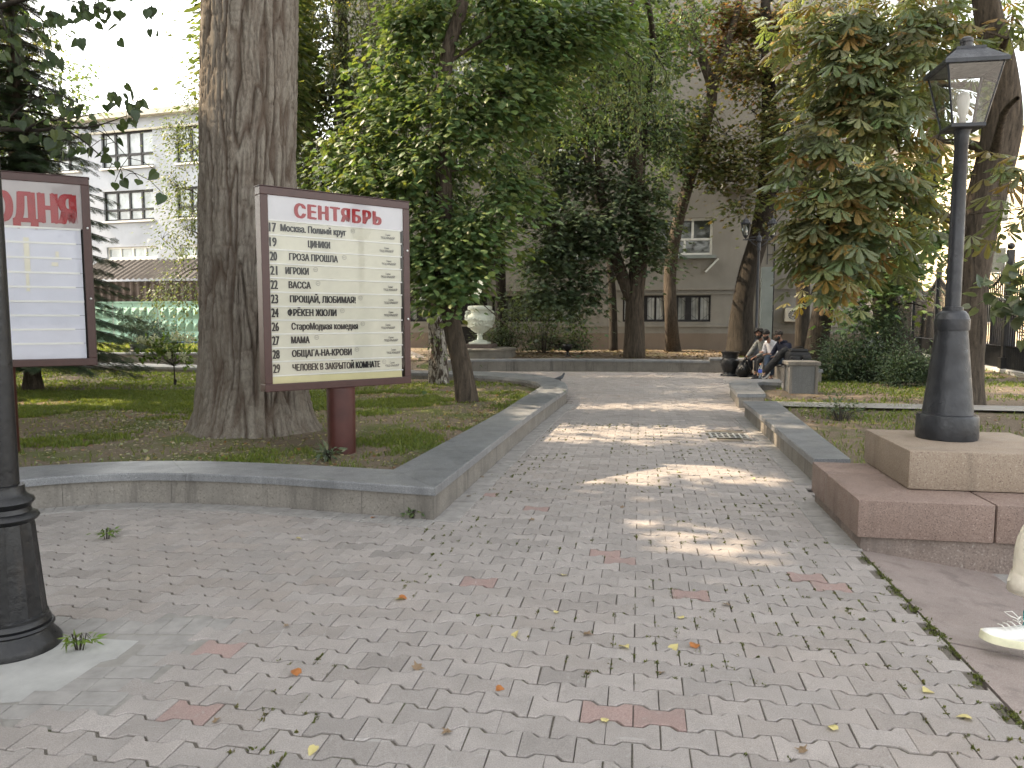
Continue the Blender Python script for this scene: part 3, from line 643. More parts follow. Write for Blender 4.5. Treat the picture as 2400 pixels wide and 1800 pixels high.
def fbox(mb, u0, u1, z0, z1, d0, d1): mb.box(fp((u0+u1)/2, (z0+z1)/2, (d0+d1)/2), (u1-u0, d1-d0, z1-z0), FAX)
UL, UR, HT = -15.5, 7.3, 17.5
holes = []      # (u0,u1,z0,z1,kind)
def pxu(x, y, D=31.6):                                 # pixel -> (u,z) on the facade plane
    d = ray(x, y); c = np.array([0, 0, CAM_H]); n = np.array(BN); t_ = ((np.array(FO)-c)@n)/(d@n); p = c+d*t_; return (Vector(p)-FO).dot(BU), p[2]
_a = pxu(1460, 693); _b = pxu(1665, 754); _c = pxu(1162, 697); _d = pxu(1360, 754)
ZB0, ZB1 = _b[1], _a[1]
holes += [(_a[0], _b[0], ZB0, ZB1, 'low'), (_c[0], _d[0], ZB0, ZB1, 'low'), (-9.5, -6.1, ZB0, ZB1, 'low'), (-14.2, -10.8, ZB0, ZB1, 'low')]
u0, zs = pxu(1578, 598); u1, zt_ = pxu(1671, 510)
DU = u1-pxu(1240, 600)[0]
for u_ in (u1, u1-4.9, u1-9.8, u1-14.7):
    for z_ in ((zs,) if u_ >= u1-1 else (zs, zs+3.9, zs+7.8)): holes.append((u_-2.25, u_, z_, z_+zt_-zs, 'up'))
us_ = sorted({UL, UR, *[h[0] for h in holes], *[h[1] for h in holes]}); zs_ = sorted({.95, HT, *[h[2] for h in holes], *[h[3] for h in holes]})
w = MB(FO)
for i in range(len(us_)-1):
    for j in range(len(zs_)-1):
        um, zm = (us_[i]+us_[i+1])/2, (zs_[j]+zs_[j+1])/2
        if any(h[0] < um < h[1] and h[2] < zm < h[3] for h in holes): continue
        if us_[i] < UL or us_[i+1] > UR: continue
        w.add([fp(us_[i], zs_[j]), fp(us_[i+1], zs_[j]), fp(us_[i+1], zs_[j+1]), fp(us_[i], zs_[j+1])], [(0, 1, 2, 3)])
for h in holes:
    a_, b_, c_, d_ = h[:4]
    for p, q in (((a_, c_), (b_, c_)), ((b_, c_), (b_, d_)), ((b_, d_), (a_, d_)), ((a_, d_), (a_, c_))): w.add([fp(*p), fp(*q), fp(*q, -.3), fp(*p, -.3)], [(0, 1, 2, 3)])
w.add([fp(UL, .95), fp(UL, HT), fp(UL, HT, -12), fp(UL, .95, -12)], [(0, 1, 2, 3)]); w.add([fp(UR, .95), fp(UR, HT), fp(UR, HT, -12), fp(UR, .95, -12)], [(0, 1, 2, 3)]); w.add([fp(UL, HT), fp(UR, HT), fp(UR, HT, -12), fp(UL, HT, -12)], [(0, 1, 2, 3)])
w.add([fp(UL, .95, -12), fp(UR, .95, -12), fp(UR, HT, -12), fp(UL, HT, -12)], [(0, 1, 2, 3)])
w.build('wall', M['wall'], mb_)
p = MB(FO); fbox(p, UL-.03, UR+.03, -.2, .95, -12, .03); p.build('plinth', M['wall2'], mb_)
zl = pxu(1600, 676)[1]; b_ = MB(FO); fbox(b_, UL-.05, UR+.05, zl-.07, zl+.09, 0, .09); fbox(b_, UL-.05, UR+.05, zl-.26, zl-.19, .0, .05); zc = pxu(1640, 80)[1]; fbox(b_, UL-.05, UR+.05, zc-.1, zc+.12, 0, .12)
zq = pxu(1600, 763)[1]; fbox(b_, UL-.02, UR+.02, zq-.06, zq+.03, 0, .06); fbox(b_, UL-.1, UR+.1, HT-.5, HT-.1, 0, .5); b_.build('string_course', M['wall'], mb_)
for a_, b_, c_, d_, k_ in holes:
    if b_ < UL or a_ > UR: continue
    fr = MB(FO)
    if k_ == 'low':
        n_ = 8
        for z_, q_ in ((c_, .09), (d_-.09, .09)): fbox(fr, a_, b_, z_, z_+q_, -.2, -.1)
        ws = [.12, .26, .12, .26, .12, .26, .12, .26, .12]; 
        for i in range(n_+1):
            u_ = a_+(b_-a_)*i/n_; q_ = .07 if i % 2 == 0 else .045
            if i in (2, 4, 6): q_ = .13
            fbox(fr, max(a_, u_-q_), min(b_, u_+q_), c_+.09, d_-.09, -.2, -.1)
        f_ = fr.build('window', M['black_frame'], mb_)
        g = MB(FO); g.add([fp(a_, c_, -.17), fp(b_, c_, -.17), fp(b_, d_, -.17), fp(a_, d_, -.17)], [(0, 1, 2, 3)]); g.build('pane', M['pane_l'], f_)
        gr_ = MB(FO); s_ = (b_-a_)/n_
        for i in range(n_):
            x0_, x1_ = a_+s_*i, a_+s_*(i+1); zm = (c_+d_)/2
            for q_ in (.36, .64): gr_.tube([fp(x0_+s_*q_, c_, .02), fp(x0_+s_*q_, d_, .02)], .006, 4)
            e_ = (.15, .5) if i % 2 == 0 else (.5, .15)
            for sg in (1, -1): gr_.tube([fp(x0_, zm+sg*(d_-c_)*e_[0], .02), fp(x1_, zm+sg*(d_-c_)*e_[1], .02)], .007, 4)
        gr_.build('grille', M['grille'], f_)
    else:
        for z_, q_ in ((c_, .09), (d_-.09, .09), (c_+(d_-c_)*.40, .09)): fbox(fr, a_, b_, z_, z_+q_, -.2, -.1)
        for u_ in (a_, (a_+b_)/2-.05, b_-.09): fbox(fr, u_, u_+.09, c_+.09, c_+(d_-c_)*.40, -.2, -.1)
        for u_ in (a_, a_+(b_-a_)*.62, b_-.09): fbox(fr, u_, u_+.09, c_+(d_-c_)*.40+.09, d_-.09, -.2, -.1)
        f_ = fr.build('window', M['white_frame'], mb_)
        g = MB(FO); g.add([fp(a_, c_, -.17), fp(b_, c_, -.17), fp(b_, d_, -.17), fp(a_, d_, -.17)], [(0, 1, 2, 3)]); g.build('pane', M['pane'], f_)
        s_ = MB(FO); fbox(s_, a_-.12, b_+.15, c_-.16, c_-.02, 0, .22); s_.build('sill', M['grey_metal'], f_)
# balcony, duct, entrance canopy, loose bracket
bu0, bz = pxu(1688, 440); bu1 = pxu(1775, 440)[0]; q = MB(FO); fbox(q, bu0, bu1, bz-.12, bz+.06, 0, 1.0); fbox(q, bu0+.08, bu1-.08, bz-.24, bz-.12, 0, .9); bal = q.build('balcony', M['wall'], mb_)
q = MB(FO)
for z_ in (.1, .55, 1.0): q.tube([fp(bu0+.05, bz+z_, 0), fp(bu0+.05, bz+z_, .95), fp(bu1-.05, bz+z_, .95), fp(bu1-.05, bz+z_, 0)], .018, 5)
for i in range(7): q.tube([fp(bu0+.05+(bu1-bu0-.1)*i/6, bz, .95), fp(bu0+.05+(bu1-bu0-.1)*i/6, bz+1, .95)], .014, 5)
q.build('railing', M['iron'], bal)
e0 = pxu(1060, 700); e1 = pxu(1140, 640); q = MB(FO); zc0 = e0[1]-.1; zc1 = e1[1]-.3
q.add([fp(e0[0]-1.1, zc1+.3, 0), fp(e1[0], zc1+.3, 0), fp(e1[0], zc0, 1.5), fp(e0[0]-1.1, zc0, 1.5), fp(e0[0]-1.1, zc1+.25, 0), fp(e1[0], zc1+.25, 0), fp(e1[0], zc0-.06, 1.5), fp(e0[0]-1.1, zc0-.06, 1.5)], [(0, 1, 2, 3), (7, 6, 5, 4), (3, 2, 6, 7), (1, 5, 6, 2), (0, 3, 7, 4)]); cn = q.build('entrance_canopy', M['grey_metal'], mb_)
q = MB(FO); fbox(q, e0[0]-.9, e1[0]-.2, .25, 2.4, 0, .05); q.build('door', M['dark'], mb_)
q = MB(FO); q.box(fp(pxu(1668, 622)[0], pxu(1668, 622)[1], .1), (.08, .12, .75), (BU*math.cos(.75)-EZ*math.sin(.75), BN, EZ*math.cos(.75)+BU*math.sin(.75))); q.build('bracket', M['white_frame'], mb_)
d0 = pxu(1782, 790); d1 = pxu(1806, 627)
cab = empty('metal_duct', fp((d0[0]+d1[0])/2, .2, .2), 'tall grey sheet metal duct against the facade behind the seated men', 'duct'); q = MB(cab.location); q.bbox(fp((d0[0]+d1[0])/2, d1[1]/2, .2), (.46, .36, d1[1]), .02, FAX)
for z_ in (1.9, 3.2): q.box(fp((d0[0]+d1[0])/2, z_, .2), (.49, .39, .04), FAX)
q.build('casing', M['grey_metal'], cab)
q = MB(cab.location); q.tube([fp(d1[0]+.12, .2, .12), fp(d1[0]+.12, 9.5, .12)], .03, 6)
for z_ in np.arange(4.2, 9.2, .45): q.tube([fp(d1[0]-.16, z_, .12), fp(d1[0]+.12, z_, .12)], .014, 4)
q.tube([fp(d1[0]-.16, 3.8, .12), fp(d1[0]-.16, 9.5, .12)], .02, 5); q.build('wall_ladder', M['iron'], cab)
ac = Vector(fp(*pxu(1862, 738), .2)); aco = empty('air_conditioner', ac, 'cream air conditioner unit mounted low on the beige facade', 'air conditioner')
q = MB(ac); q.bbox(ac, (.86, .34, .56), .02, FAX); q.build('casing', plain('cream_metal', (.55, .53, .45), .5, .05, 5, .05), aco)
q = MB(ac); c_ = ac-BU*.12+BN*.172; ring_ = [c_+BU*(.2*math.cos(a))+EZ*(.2*math.sin(a)) for a in np.linspace(0, 6.2832, 24, endpoint=False)]; q.add(ring_, [tuple(range(24))]); q.build('fan_opening', M['dark'], aco)
q = MB(ac)
for r_ in (.05, .1, .15, .2): q.tube([c_+BN*.006+BU*(r_*math.cos(a))+EZ*(r_*math.sin(a)) for a in np.linspace(0, 6.2832, 24)], .006, 4, False)
for a in np.linspace(0, 3.1416, 6, endpoint=False): q.tube([c_+BN*.006+BU*(.2*math.cos(a))+EZ*(.2*math.sin(a)), c_+BN*.006-BU*(.2*math.cos(a))-EZ*(.2*math.sin(a))], .005, 4)
q.ball(c_+BN*.01, .035, 8, 6); q.build('fan_guard', M['white_frame'], aco)

# annex at the right end: sunlit stone pier with grey plinth
AN = Vector((12.9, 31.0, .1)); an = empty('stone_annex', AN, 'cream stone faced annex with grey granite plinth beyond the leaning chestnut', 'annex')
q = MB(AN); q.bbox(AN+EU*1.0+EV*2+EZ*5.2, (3.4, 4, 8.6), .02, AX); q.build('wall', plaster('cream_stone_slabs', (.62, .54, .44), .15), an)
q = MB(AN); q.bbox(AN+EU*1.0+EV*1.95+EZ*.55, (3.5, 4.1, .6), .02, AX); q.build('plinth', granite('grey_stone_plinth', (.26, .29, .28), (.2, .22, .22), (.34, .37, .36), 30), an)
q = MB(AN); q.box(AN+EU*1.0+EV*1.98, (3.44, 4.02, .5), AX); q.build('footing', M['dark'], an)

# ------------------------------------------------------------------ pale building on the left, shed and green fence
LO = Vector((-22.5, 47.5, .2)); la = R(-17); LU = Vector((math.cos(la), math.sin(la), 0)); LN = Vector((math.sin(la), -math.cos(la), 0)); LAX = (LU, LN, EZ)
def lpx(x, y):
    d = ray(x, y); c = np.array([0, 0, CAM_H]); n = np.array(LN); t_ = ((np.array(LO)-c)@n)/(d@n); p = c+d*t_; return (Vector(p)-LO).dot(LU), p[2]
def lp(u, z, d=0): return LO+LU*u+LN*d+EZ*(z-LO.z)
def lbox(mb, u0, u1, z0, z1, d0, d1): mb.box(lp((u0+u1)/2, (z0+z1)/2, (d0+d1)/2), (u1-u0, d1-d0, z1-z0), LAX)
lb = empty('office_building', LO, 'pale blue grey three storey building left of the big trunk, dark framed windows', 'building')
LH = lpx(400, 268)[1]; U0, U1 = -26, 5.5
wins = []
for (xa, ya, xb, yb) in ((236, 313, 360, 387), (242, 450, 362, 514), (250, 580, 368, 604)):
    a_, b_ = lpx(xa, ya), lpx(xb, yb); wd = b_[0]-a_[0]; pt_ = wd+lpx(236, 350)[0]-lpx(185, 350)[0]
    for i in range(-3, 2): wins.append((a_[0]+i*pt_, b_[0]+i*pt_, b_[1], a_[1], yb < 600))
us_ = sorted({U0, U1, *[h[0] for h in wins], *[h[1] for h in wins]}); zs_ = sorted({0, LH, *[h[2] for h in wins], *[h[3] for h in wins]})
w = MB(LO)
for i in range(len(us_)-1):
    for j in range(len(zs_)-1):
        um, zm = (us_[i]+us_[i+1])/2, (zs_[j]+zs_[j+1])/2
        if us_[i] < U0 or us_[i+1] > U1 or any(h[0] < um < h[1] and h[2] < zm < h[3] for h in wins): continue
        w.add([lp(us_[i], zs_[j]), lp(us_[i+1], zs_[j]), lp(us_[i+1], zs_[j+1]), lp(us_[i], zs_[j+1])], [(0, 1, 2, 3)])
for a_, b_, c_, d_, _k in wins:
    for p, q in (((a_, c_), (b_, c_)), ((b_, c_), (b_, d_)), ((b_, d_), (a_, d_)), ((a_, d_), (a_, c_))): w.add([lp(*p), lp(*q), lp(*q, -.3), lp(*p, -.3)], [(0, 1, 2, 3)])
for u_ in (U0, U1): w.add([lp(u_, 0), lp(u_, LH), lp(u_, LH, -12), lp(u_, 0, -12)], [(0, 1, 2, 3)])
w.build('wall', plaster('blue_grey_plaster', (.37, .395, .43), .18), lb)
q = MB(LO); lbox(q, U0-.3, U1+.3, LH, LH+.35, -12, .45); lbox(q, U0-.1, U1+.1, LH-.8, LH-.68, 0, .1); cor = q.build('cornice', plaster('cream_cornice', (.52, .50, .42), .2), lb)
q = MB(LO)
for i in range(22):
    u_ = U0+(U1-U0)*i/21; q.tube([lp(u_, LH+.35, .2), lp(u_, LH+1.0, .2)], .02, 4)
for z_ in (.7, 1.0): q.tube([lp(U0, LH+z_, .2), lp(U1, LH+z_, .2)], .02, 4)
q.build('roof_railing', M['steel'], lb)
M['pane_c'] = pane_mat('curtained_office_glass', (.40, .45, .46))
for a_, b_, c_, d_, full in wins:
    fr = MB(LO); 
    for z_, e_ in ((c_, .12), (d_-.12, .12))+(((c_+(d_-c_)*.33, .14),) if full else ()): lbox(fr, a_, b_, z_, z_+e_, -.25, -.12)
    for i in range(5): u_ = a_+(b_-a_)*i/4; lbox(fr, max(a_, u_-.07), min(b_, u_+.07), c_+.12, d_-.12, -.25, -.12)
    f_ = fr.build('window', M['black_frame'] if full else M['white_frame'], lb)
    g = MB(LO); g.add([lp(a_, c_, -.2), lp(b_, c_, -.2), lp(b_, d_, -.2), lp(a_, d_, -.2)], [(0, 1, 2, 3)]); g.build('pane', M['pane_c'], f_)
    s_ = MB(LO); lbox(s_, a_-.1, b_+.1, c_-.12, c_-.01, 0, .15); s_.build('sill', M['white_frame'], f_)
# shed with corrugated roof
sA, sB = PD(225, 640, 42.0), PD(470, 640, 40.0); sd = empty('shed', Vector((sA.x, sA.y, .2)), 'low shed with weathered brown corrugated roof behind the mint green fence', 'shed')
q = MB(sd.location); ztop = PD(400, 604, 44).z; zbt = PD(400, 650, 41).z; n_ = 150; vs = []; fs = []
for i in range(n_):
    t_ = i/(n_-1); p = Vector((-26+t_*14.5, 43.6-t_*3.0, 0)); hgt = .05*math.sin(i*1.6)
    vs += [p+EZ*(zbt+hgt), p+Vector((.55, 2.6, 0))+EZ*(ztop+hgt)]
fs = [(2*i, 2*i+2, 2*i+3, 2*i+1) for i in range(n_-1)]; q.add(vs, fs); q.build('corrugated_roof', plain('weathered_asbestos_sheet', (.045, .041, .039), .9, .35, 1.2, .3, 20), sd)
q = MB(sd.location); vs = []
for i in range(n_):
    t_ = i/(n_-1); p = Vector((-26+t_*14.5, 43.75-t_*3.0, 0)); hgt = .05*math.sin(i*1.3)*1.2
    vs += [p+EZ*.2+Vector((0, hgt, 0)), p+EZ*(zbt-.12)+Vector((0, hgt, 0))]
q.add(vs, fs); q.build('corrugated_side', plain('brown_corrugated_wall', (.075, .056, .046), .9, .3, 1.5, .3, 20), sd)
# mint green fence of concrete panels with diamonds
gA = Vector((-27, 41.3, .1)); gU = Vector((.98, -.2, 0)).normalized(); gN = Vector((-gU.y, gU.x, 0))*-1
fn = empty('concrete_fence', gA, 'mint green concrete fence of panels with raised diamonds', 'fence'); M['mint'] = plain('mint_green_paint', (.22, .36, .29), .8, .1, 2, .2, 30)
zt_f = PD(380, 706, 38.6).z; ph = zt_f-.15; pw = 2.75
for k in range(7):
    q = MB(gA); x0 = k*pw; nc, nr = 5, 3; mx = .12; cw = (pw-.1-2*mx)/nc; ch = (ph-.35)/nr
    def gp(u, z, d=0): return gA+gU*u+gN*d+EZ*(z)
    q.box(gp(x0+pw/2, ph/2, -.05), (pw-.06, .1, ph), (gU, gN, EZ)); q.box(gp(x0+pw/2, ph+.03, -.05), (pw-.04, .16, .08), (gU, gN, EZ))
    for i in range(nc):
        for j in range(nr):
            cx = x0+.05+mx+cw*(i+.5); cz = .15+ch*(j+.5); q.add([gp(cx-cw*.48, cz-ch*.48, .001), gp(cx+cw*.48, cz-ch*.48, .001), gp(cx+cw*.48, cz+ch*.48, .001), gp(cx-cw*.48, cz+ch*.48, .001), gp(cx, cz, .17)], [(0, 1, 4), (1, 2, 4), (2, 3, 4), (3, 0, 4)])
    q.build('panel', M['mint'], fn)
    if k:
        q = MB(gA); q.box(gp(x0, ph/2, -.08), (.06, .12, ph+.1), (gU, gN, EZ)); q.build('post', M['concrete'], fn)

# ------------------------------------------------------------------ vase on its round base
vc = PD(1125, 830, 25.4); vc.z = .24
rb = empty('round_base', vc, 'low round concrete base carrying the white garden vase', 'round base'); q = MB(); q.lathe([(1.22, -.1), (1.22, .25), (1.25, .26), (1.25, .315), (1.22, .33), (.3, .335)], seg=64); q.build('drum', plain('stained_concrete', (.17, .16, .14), .85, .35, 1.5, .3, 40), rb, 40)
q = MB(); q.bbox((0, 0, .40), (1.0, 1.0, .13), .01, AX); q.build('square_block', plain('brown_stone', (.11, .085, .075), .8, .2, 4, .2), rb)
vv = empty('garden_vase', vc+EZ*.466, 'big white classical garden vase with scroll handles on the round base', 'vase'); M['vase'] = plain('white_painted_cast_stone', (.62, .66, .58), .6, .12, 4, .25, 18)
q = MB(); q.bbox((0, 0, .035), (.64, .64, .07), .01, AX); q.lathe([(.25, .07), (.255, .1), (.2, .12), (.105, .15), (.088, .24), (.085, .3), (.11, .31), (.115, .33), (.1, .345), (.1, .36), (.16, .38), (.30, .48), (.39, .60), (.445, .76), (.452, .88), (.44, .93), (.40, .98), (.33, 1.03), (.315, 1.07), (.33, 1.13), (.38, 1.16), (.415, 1.17), (.42, 1.25), (.40, 1.29), (.34, 1.3), (.3, 1.2)], seg=56); q.build('body', M['vase'], vv, 35)
for sg in (1, -1):
    q = MB(); sp = [Vector((sg*(.40+.075*math.cos(a)*(1-a/16)), -.06, 1.06+.07*math.sin(a)*(1-a/16))) for a in np.linspace(0, 9, 30)]; q.tube(sp, [.03]*30, 6); q.ball((sg*.44, -.02, .93), (.08, .12, .13), 10, 8); q.ball((sg*.47, -.03, .84), (.05, .08, .1), 8, 6); q.build('handle', M['vase'], vv, True)
q = MB()
for i in range(26):
    a = 2*math.pi*i/26; 
    for (zz_, rr_) in ((.82, .45), (.72, .43), (.62, .395)): q.ball((rr_*math.cos(a+zz_*7), rr_*math.sin(a+zz_*7), zz_+.03*math.sin(3*a)), (.045, .045, .05), 6, 5)
q.build('relief', M['vase'], vv, True)

# ------------------------------------------------------------------ urns, bin, pillar, back lamp, bench
def urn(loc, label):
    o = empty('litter_urn', loc, label, 'litter urn', 'black cast iron litter urns')
    q = MB(); q.lathe([(.25, 0), (.25, .03), (.235, .05), (.17, .065), (.165, .1), (.175, .11), (.2, .16), (.25, .30), (.262, .38), (.255, .43), (.22, .455), (.205, .47), (.2, .50), (.215, .60), (.245, .64), (.25, .66), (.215, .665), (.2, .62)], seg=40, mod=lambda i, a: 1+(.015*math.sin(14*a) if 6 <= i <= 9 else 0)); q.build('body', M['iron'], o, 40)
    q = MB(); q.lathe([(.202, .51), (.215, .53), (.212, .56), (.2, .57)], seg=40); q.build('band', M['iron'], o, 40); return o
urn(Vector((5.98, 20.25, .0)), 'black iron litter urn with a black bag slumped against it')
u2 = PD(322, 845, 26.2); urn(Vector((u2.x, u2.y, .0)), 'black iron litter urn by the low wall behind the flowering sapling')
bn = G(1330, 834, .26); o = empty('litter_bin', bn, 'small dark litter bowl on a leg on the far lawn', 'litter bin'); q = MB(); q.lathe([(.16, .42), (.17, .40), (.15, .25), (.06, .16), (.04, .15)], seg=20); q.build('bowl', M['iron'], o, 40); q = MB(); q.lathe([(.045, -.05), (.04, .16)], seg=12); q.lathe([(.11, -.03), (.1, .02)], seg=16); q.build('leg', M['iron'], o, 40)
pc = Vector((5.62, 14.35, .0)); o = empty('granite_pillar', pc, 'square granite pillar with pale edges and a thick cap at the wall end', 'pillar')
q = MB(pc); q.bbox(pc+EZ*.33, (.5, .5, .68), .01, AX); q.build('dark_face', granite('dark_granite', (.12, .125, .125), (.06, .06, .06), (.2, .21, .21), 120), o)
q = MB(pc)
for i in (-1, 1):
    for j in (-1, 1): q.bbox(pc+EU*(i*.235)+EV*(j*.235)+EZ*.325, (.06, .06, .69), .006, AX)
q.build('pale_edges', M['curb'], o); q = MB(pc); q.bbox(pc+EZ*.705, (.6, .6, .075), .012, AX); q.build('cap', M['curb'], o)
bl = PD(1775, 700, 23.6); bl.z = .2; o = empty('twin_lamp_post', bl, 'dark grey post with two small six sided lanterns behind the seated men', 'lamp post'); M['lampgrey'] = plain('slate_grey_paint', (.03, .032, .04), .45, .1, 8, .05)
zc = PD(1775, 562, 23.6).z-bl.z; q = MB(); q.lathe([(.1, 0), (.1, .6), (.075, .65), (.05, .7), (.042, zc-.35), (.06, zc-.34), (.06, zc-.1), (.045, zc-.08), (.085, zc-.05), (.09, zc+.06), (.06, zc+.11), (.02, zc+.16), (.03, zc+.19), (.005, zc+.26)], seg=20); q.build('shaft', M['lampgrey'], o, 40)
for sg in (-1, 1):
    q = MB(); hx = sg*.42; q.tube([(0, 0, zc), (hx*1.2, 0, zc)], .018, 6); q.tube([(sg*.06, 0, zc-.2), (sg*.18, 0, zc-.12), (sg*.3, 0, zc-.01)], .014, 6); q.tube([(sg*.06, 0, zc+.1), (sg*.25, 0, zc+.08), (hx, 0, zc)], .012, 6); arm = q.build('arm', M['lampgrey'], o, True)
    q = MB(); b_ = zc+.02; cc = Vector((hx, 0, 0)); q.lathe([(.01, b_), (.03, b_+.03), (.085, b_+.1), (.09, b_+.12)], cc, 6)
    for k in range(6): a = math.pi/3*k; q.tube([cc+Vector((.09*math.cos(a), .09*math.sin(a), b_+.12)), cc+Vector((.15*math.cos(a), .15*math.sin(a), b_+.46))], .011, 4)
    q.lathe([(.16, b_+.46), (.18, b_+.47), (.17, b_+.5), (.12, b_+.53), (.1, b_+.58), (.06, b_+.63), (.02, b_+.65), (.025, b_+.68), (.004, b_+.74)], cc, 6); hd = q.build('lantern', M['lampgrey'], arm)
    q = MB()
    for k in range(6): a, a2 = math.pi/3*k, math.pi/3*(k+1); q.add([cc+Vector((.088*math.cos(a), .088*math.sin(a), b_+.12)), cc+Vector((.088*math.cos(a2), .088*math.sin(a2), b_+.12)), cc+Vector((.147*math.cos(a2), .147*math.sin(a2), b_+.46)), cc+Vector((.147*math.cos(a), .147*math.sin(a), b_+.46))], [(0, 1, 2, 3)])
    q.build('lantern_glass', M['glass'], arm)
    q = MB(); q.lathe([(.06, b_+.12), (.06, b_+.25), (.02, b_+.4)], cc, 10); q.build('bulb', plain('white_bulb', (.8, .8, .78), .4, 0, 5, 0), arm, True)
bb = PD(446, 816, 29); o = empty('blue_bench', Vector((bb.x, bb.y, .2)), 'blue plank bench behind the low wall beside the big trunk', 'bench'); q = MB(); M['blue'] = plain('blue_paint', (.04, .10, .22), .5, .1, 6, .05)
for i in range(3): q.bbox((0, i*.14, .45), (1.6, .12, .04), .006)
q.build('seat', M['blue'], o)
for sg in (-1, 1): q = MB(); q.bbox((sg*.65, .14, .21), (.07, .36, .43), .006); q.build('leg', M['iron'], o)

# ------------------------------------------------------------------ iron fence along the street, street beyond
fA, fB = Vector((12.2, 16.4, .08)), Vector((17.3, 33.5, .08)); fU = (fB-fA).normalized(); FL = (fB-fA).length; fNn = Vector((-fU.y, fU.x, 0))
fe = empty('iron_fence', fA, 'tall black iron railing fence with spear tips along the street', 'fence'); nb = 5; bay = FL/nb
q = MB(fA); q.box(fA+fU*(FL/2)+EZ*.02, (FL, .3, .26), (fU, fNn, EZ)); q.build('kerb', M['concrete'], fe)
ftop = lambda u: 3.0-.55*math.sin(math.pi*(u % bay)/bay)
for k in range(nb):
    q = MB(fA); n_ = 22
    for i in range(1, n_):
        u = bay*(k+i/n_); p = fA+fU*u; h = ftop(u); q.tube([p+EZ*.12, p+EZ*h], .020, 4); q.add([p+EZ*(h+.16)]+[p+EZ*h+fU*(.03*math.cos(a))+fNn*(.03*math.sin(a)) for a in (0, 1.57, 3.14, 4.71)], [(0, 1, 2), (0, 2, 3), (0, 3, 4), (0, 4, 1)])
        if i < n_-0 and i % 1 == 0: q.tube([p+fU*(bay/n_/2)+EZ*.12, p+fU*(bay/n_/2)+EZ*.75], .015, 4)
    for z_ in (.16, .75): q.tube([fA+fU*(bay*k)+EZ*z_, fA+fU*(bay*(k+1))+EZ*z_], .022, 4)
    q.tube([fA+fU*(bay*(k+i/12))+EZ*(ftop(min(bay*(k+i/12), bay*(k+1)-.001))-.1) for i in range(13)], .045, 4)
    q.tube([fA+fU*(bay*(k+i/12))+EZ*(ftop(min(bay*(k+i/12), bay*(k+1)-.001))-.32) for i in range(13)], .022, 4)
    q.build('railing_panel', M['iron'], fe)
for k in range(nb+1):
    q = MB(fA); p = fA+fU*(bay*k); q.bbox(p+EZ*1.65, (.16, .16, 3.3), .01, (fU, fNn, EZ)); q.bbox(p+EZ*.2, (.26, .26, .5), .01, (fU, fNn, EZ)); q.ball(p+EZ*3.4, .09, 10, 8); q.build('post', M['iron'], fe)
for k, (xa, ya, xb, yb, D) in enumerate(((2128, 730, 2192, 800, 28.5), (2290, 726, 2345, 828, 22.2))):
    a_, b_ = PD(xa, ya, D), PD(xb, yb, D); c_ = (a_+b_)/2+fNn*-.35; o = empty('dark_board', Vector((c_.x, c_.y, .0)), ('smaller black board beyond the fence, left of the graphite lamp foot', 'larger black board beyond the fence, right of the graphite lamp foot')[k], 'board', 'dark boards along the street')
    q = MB(o.location); hgt = a_.z-b_.z; wd = (.95, 1.25)[k]; q.bbox(Vector((c_.x, c_.y, (a_.z+b_.z)/2)), (wd*1.6, .06, hgt), .008, (fU, fNn, EZ)); q.build('panel', M['dark'], o)
    for sg in (-1, 1): q = MB(o.location); q.tube([c_*1+fU*(sg*wd*.6)-EZ*(c_.z+.1), Vector((c_.x, c_.y, b_.z))+fU*(sg*wd*.6)], .03, 6); q.build('leg', M['iron'], o)
# pavement and street in the sun
t = plain('pale_pavement', (.48, .45, .41), .9, .1, 2, .2, 40)
sheet('street_pavement', [tuple(fA-fU*30+Vector((.3, 0, 0)))[:2], tuple(fA-fU*30+Vector((9, -2, 0)))[:2], tuple(fB+fU*40+Vector((9, 0, 0)))[:2], tuple(fB+fU*40+Vector((.3, 0, 0)))[:2]], -.02, t)
def street_house(loc, wd, dp, ht, col, label, rz):
    o = empty('street_house', loc, label, 'building', 'houses across the street', rz); q = MB(); q.box((0, dp/2, ht/2), (wd, dp, ht)); q.build('wall', plaster('house_plaster', col, .1), o)
    q = MB(); q.box((0, dp/2-.1, ht+.2), (wd+.8, dp+.8, .4)); q.build('roof', M['grey_metal'], o)
    for i in range(int(wd/3)):
        for j in range(int(ht/3.6)):
            q = MB(); x = -wd/2+1.5+i*3; z = 1.4+j*3.6; q.box((x, -.03, z+.9), (1.3, .1, 1.9)); f_ = q.build('window', M['white_frame'], o)
            q = MB(); q.box((x, -.1, z+.9), (1.1, .04, 1.7)); q.build('pane', M['pane'], f_)
street_house(Vector((33, 58, -.1)), 30, 10, 15, (.62, .52, .36), 'cream house beyond the fence, showing between the chestnut trunks', R(-62))
street_house(Vector((36, 30, -.1)), 24, 10, 13, (.55, .52, .47), 'grey house beyond the fence at the right edge', R(-75))
cr = empty('parked_car', Vector((17.4, 21.5, -.02)), 'blue parked car beyond the fence low behind the larger black board', 'car', None, math.atan2(fU.y, fU.x))
sec = [(-2.1, .35, .75, .72), (-2.0, .3, .85, .8), (-1.3, .28, .92, .86), (-.9, .28, 1.35, .84), (-.2, .28, 1.45, .84), (.5, .28, 1.38, .84), (1.1, .28, .95, .86), (1.9, .3, .82, .8), (2.1, .35, .65, .7)]
q = MB(); vs = []
for x, za, zb_, hw in sec: vs += [(x, -hw, za), (x, -hw, min(zb_, .85)), (x, -hw*(.72 if zb_ > 1 else .9), zb_), (x, hw*(.72 if zb_ > 1 else .9), zb_), (x, hw, min(zb_, .85)), (x, hw, za)]
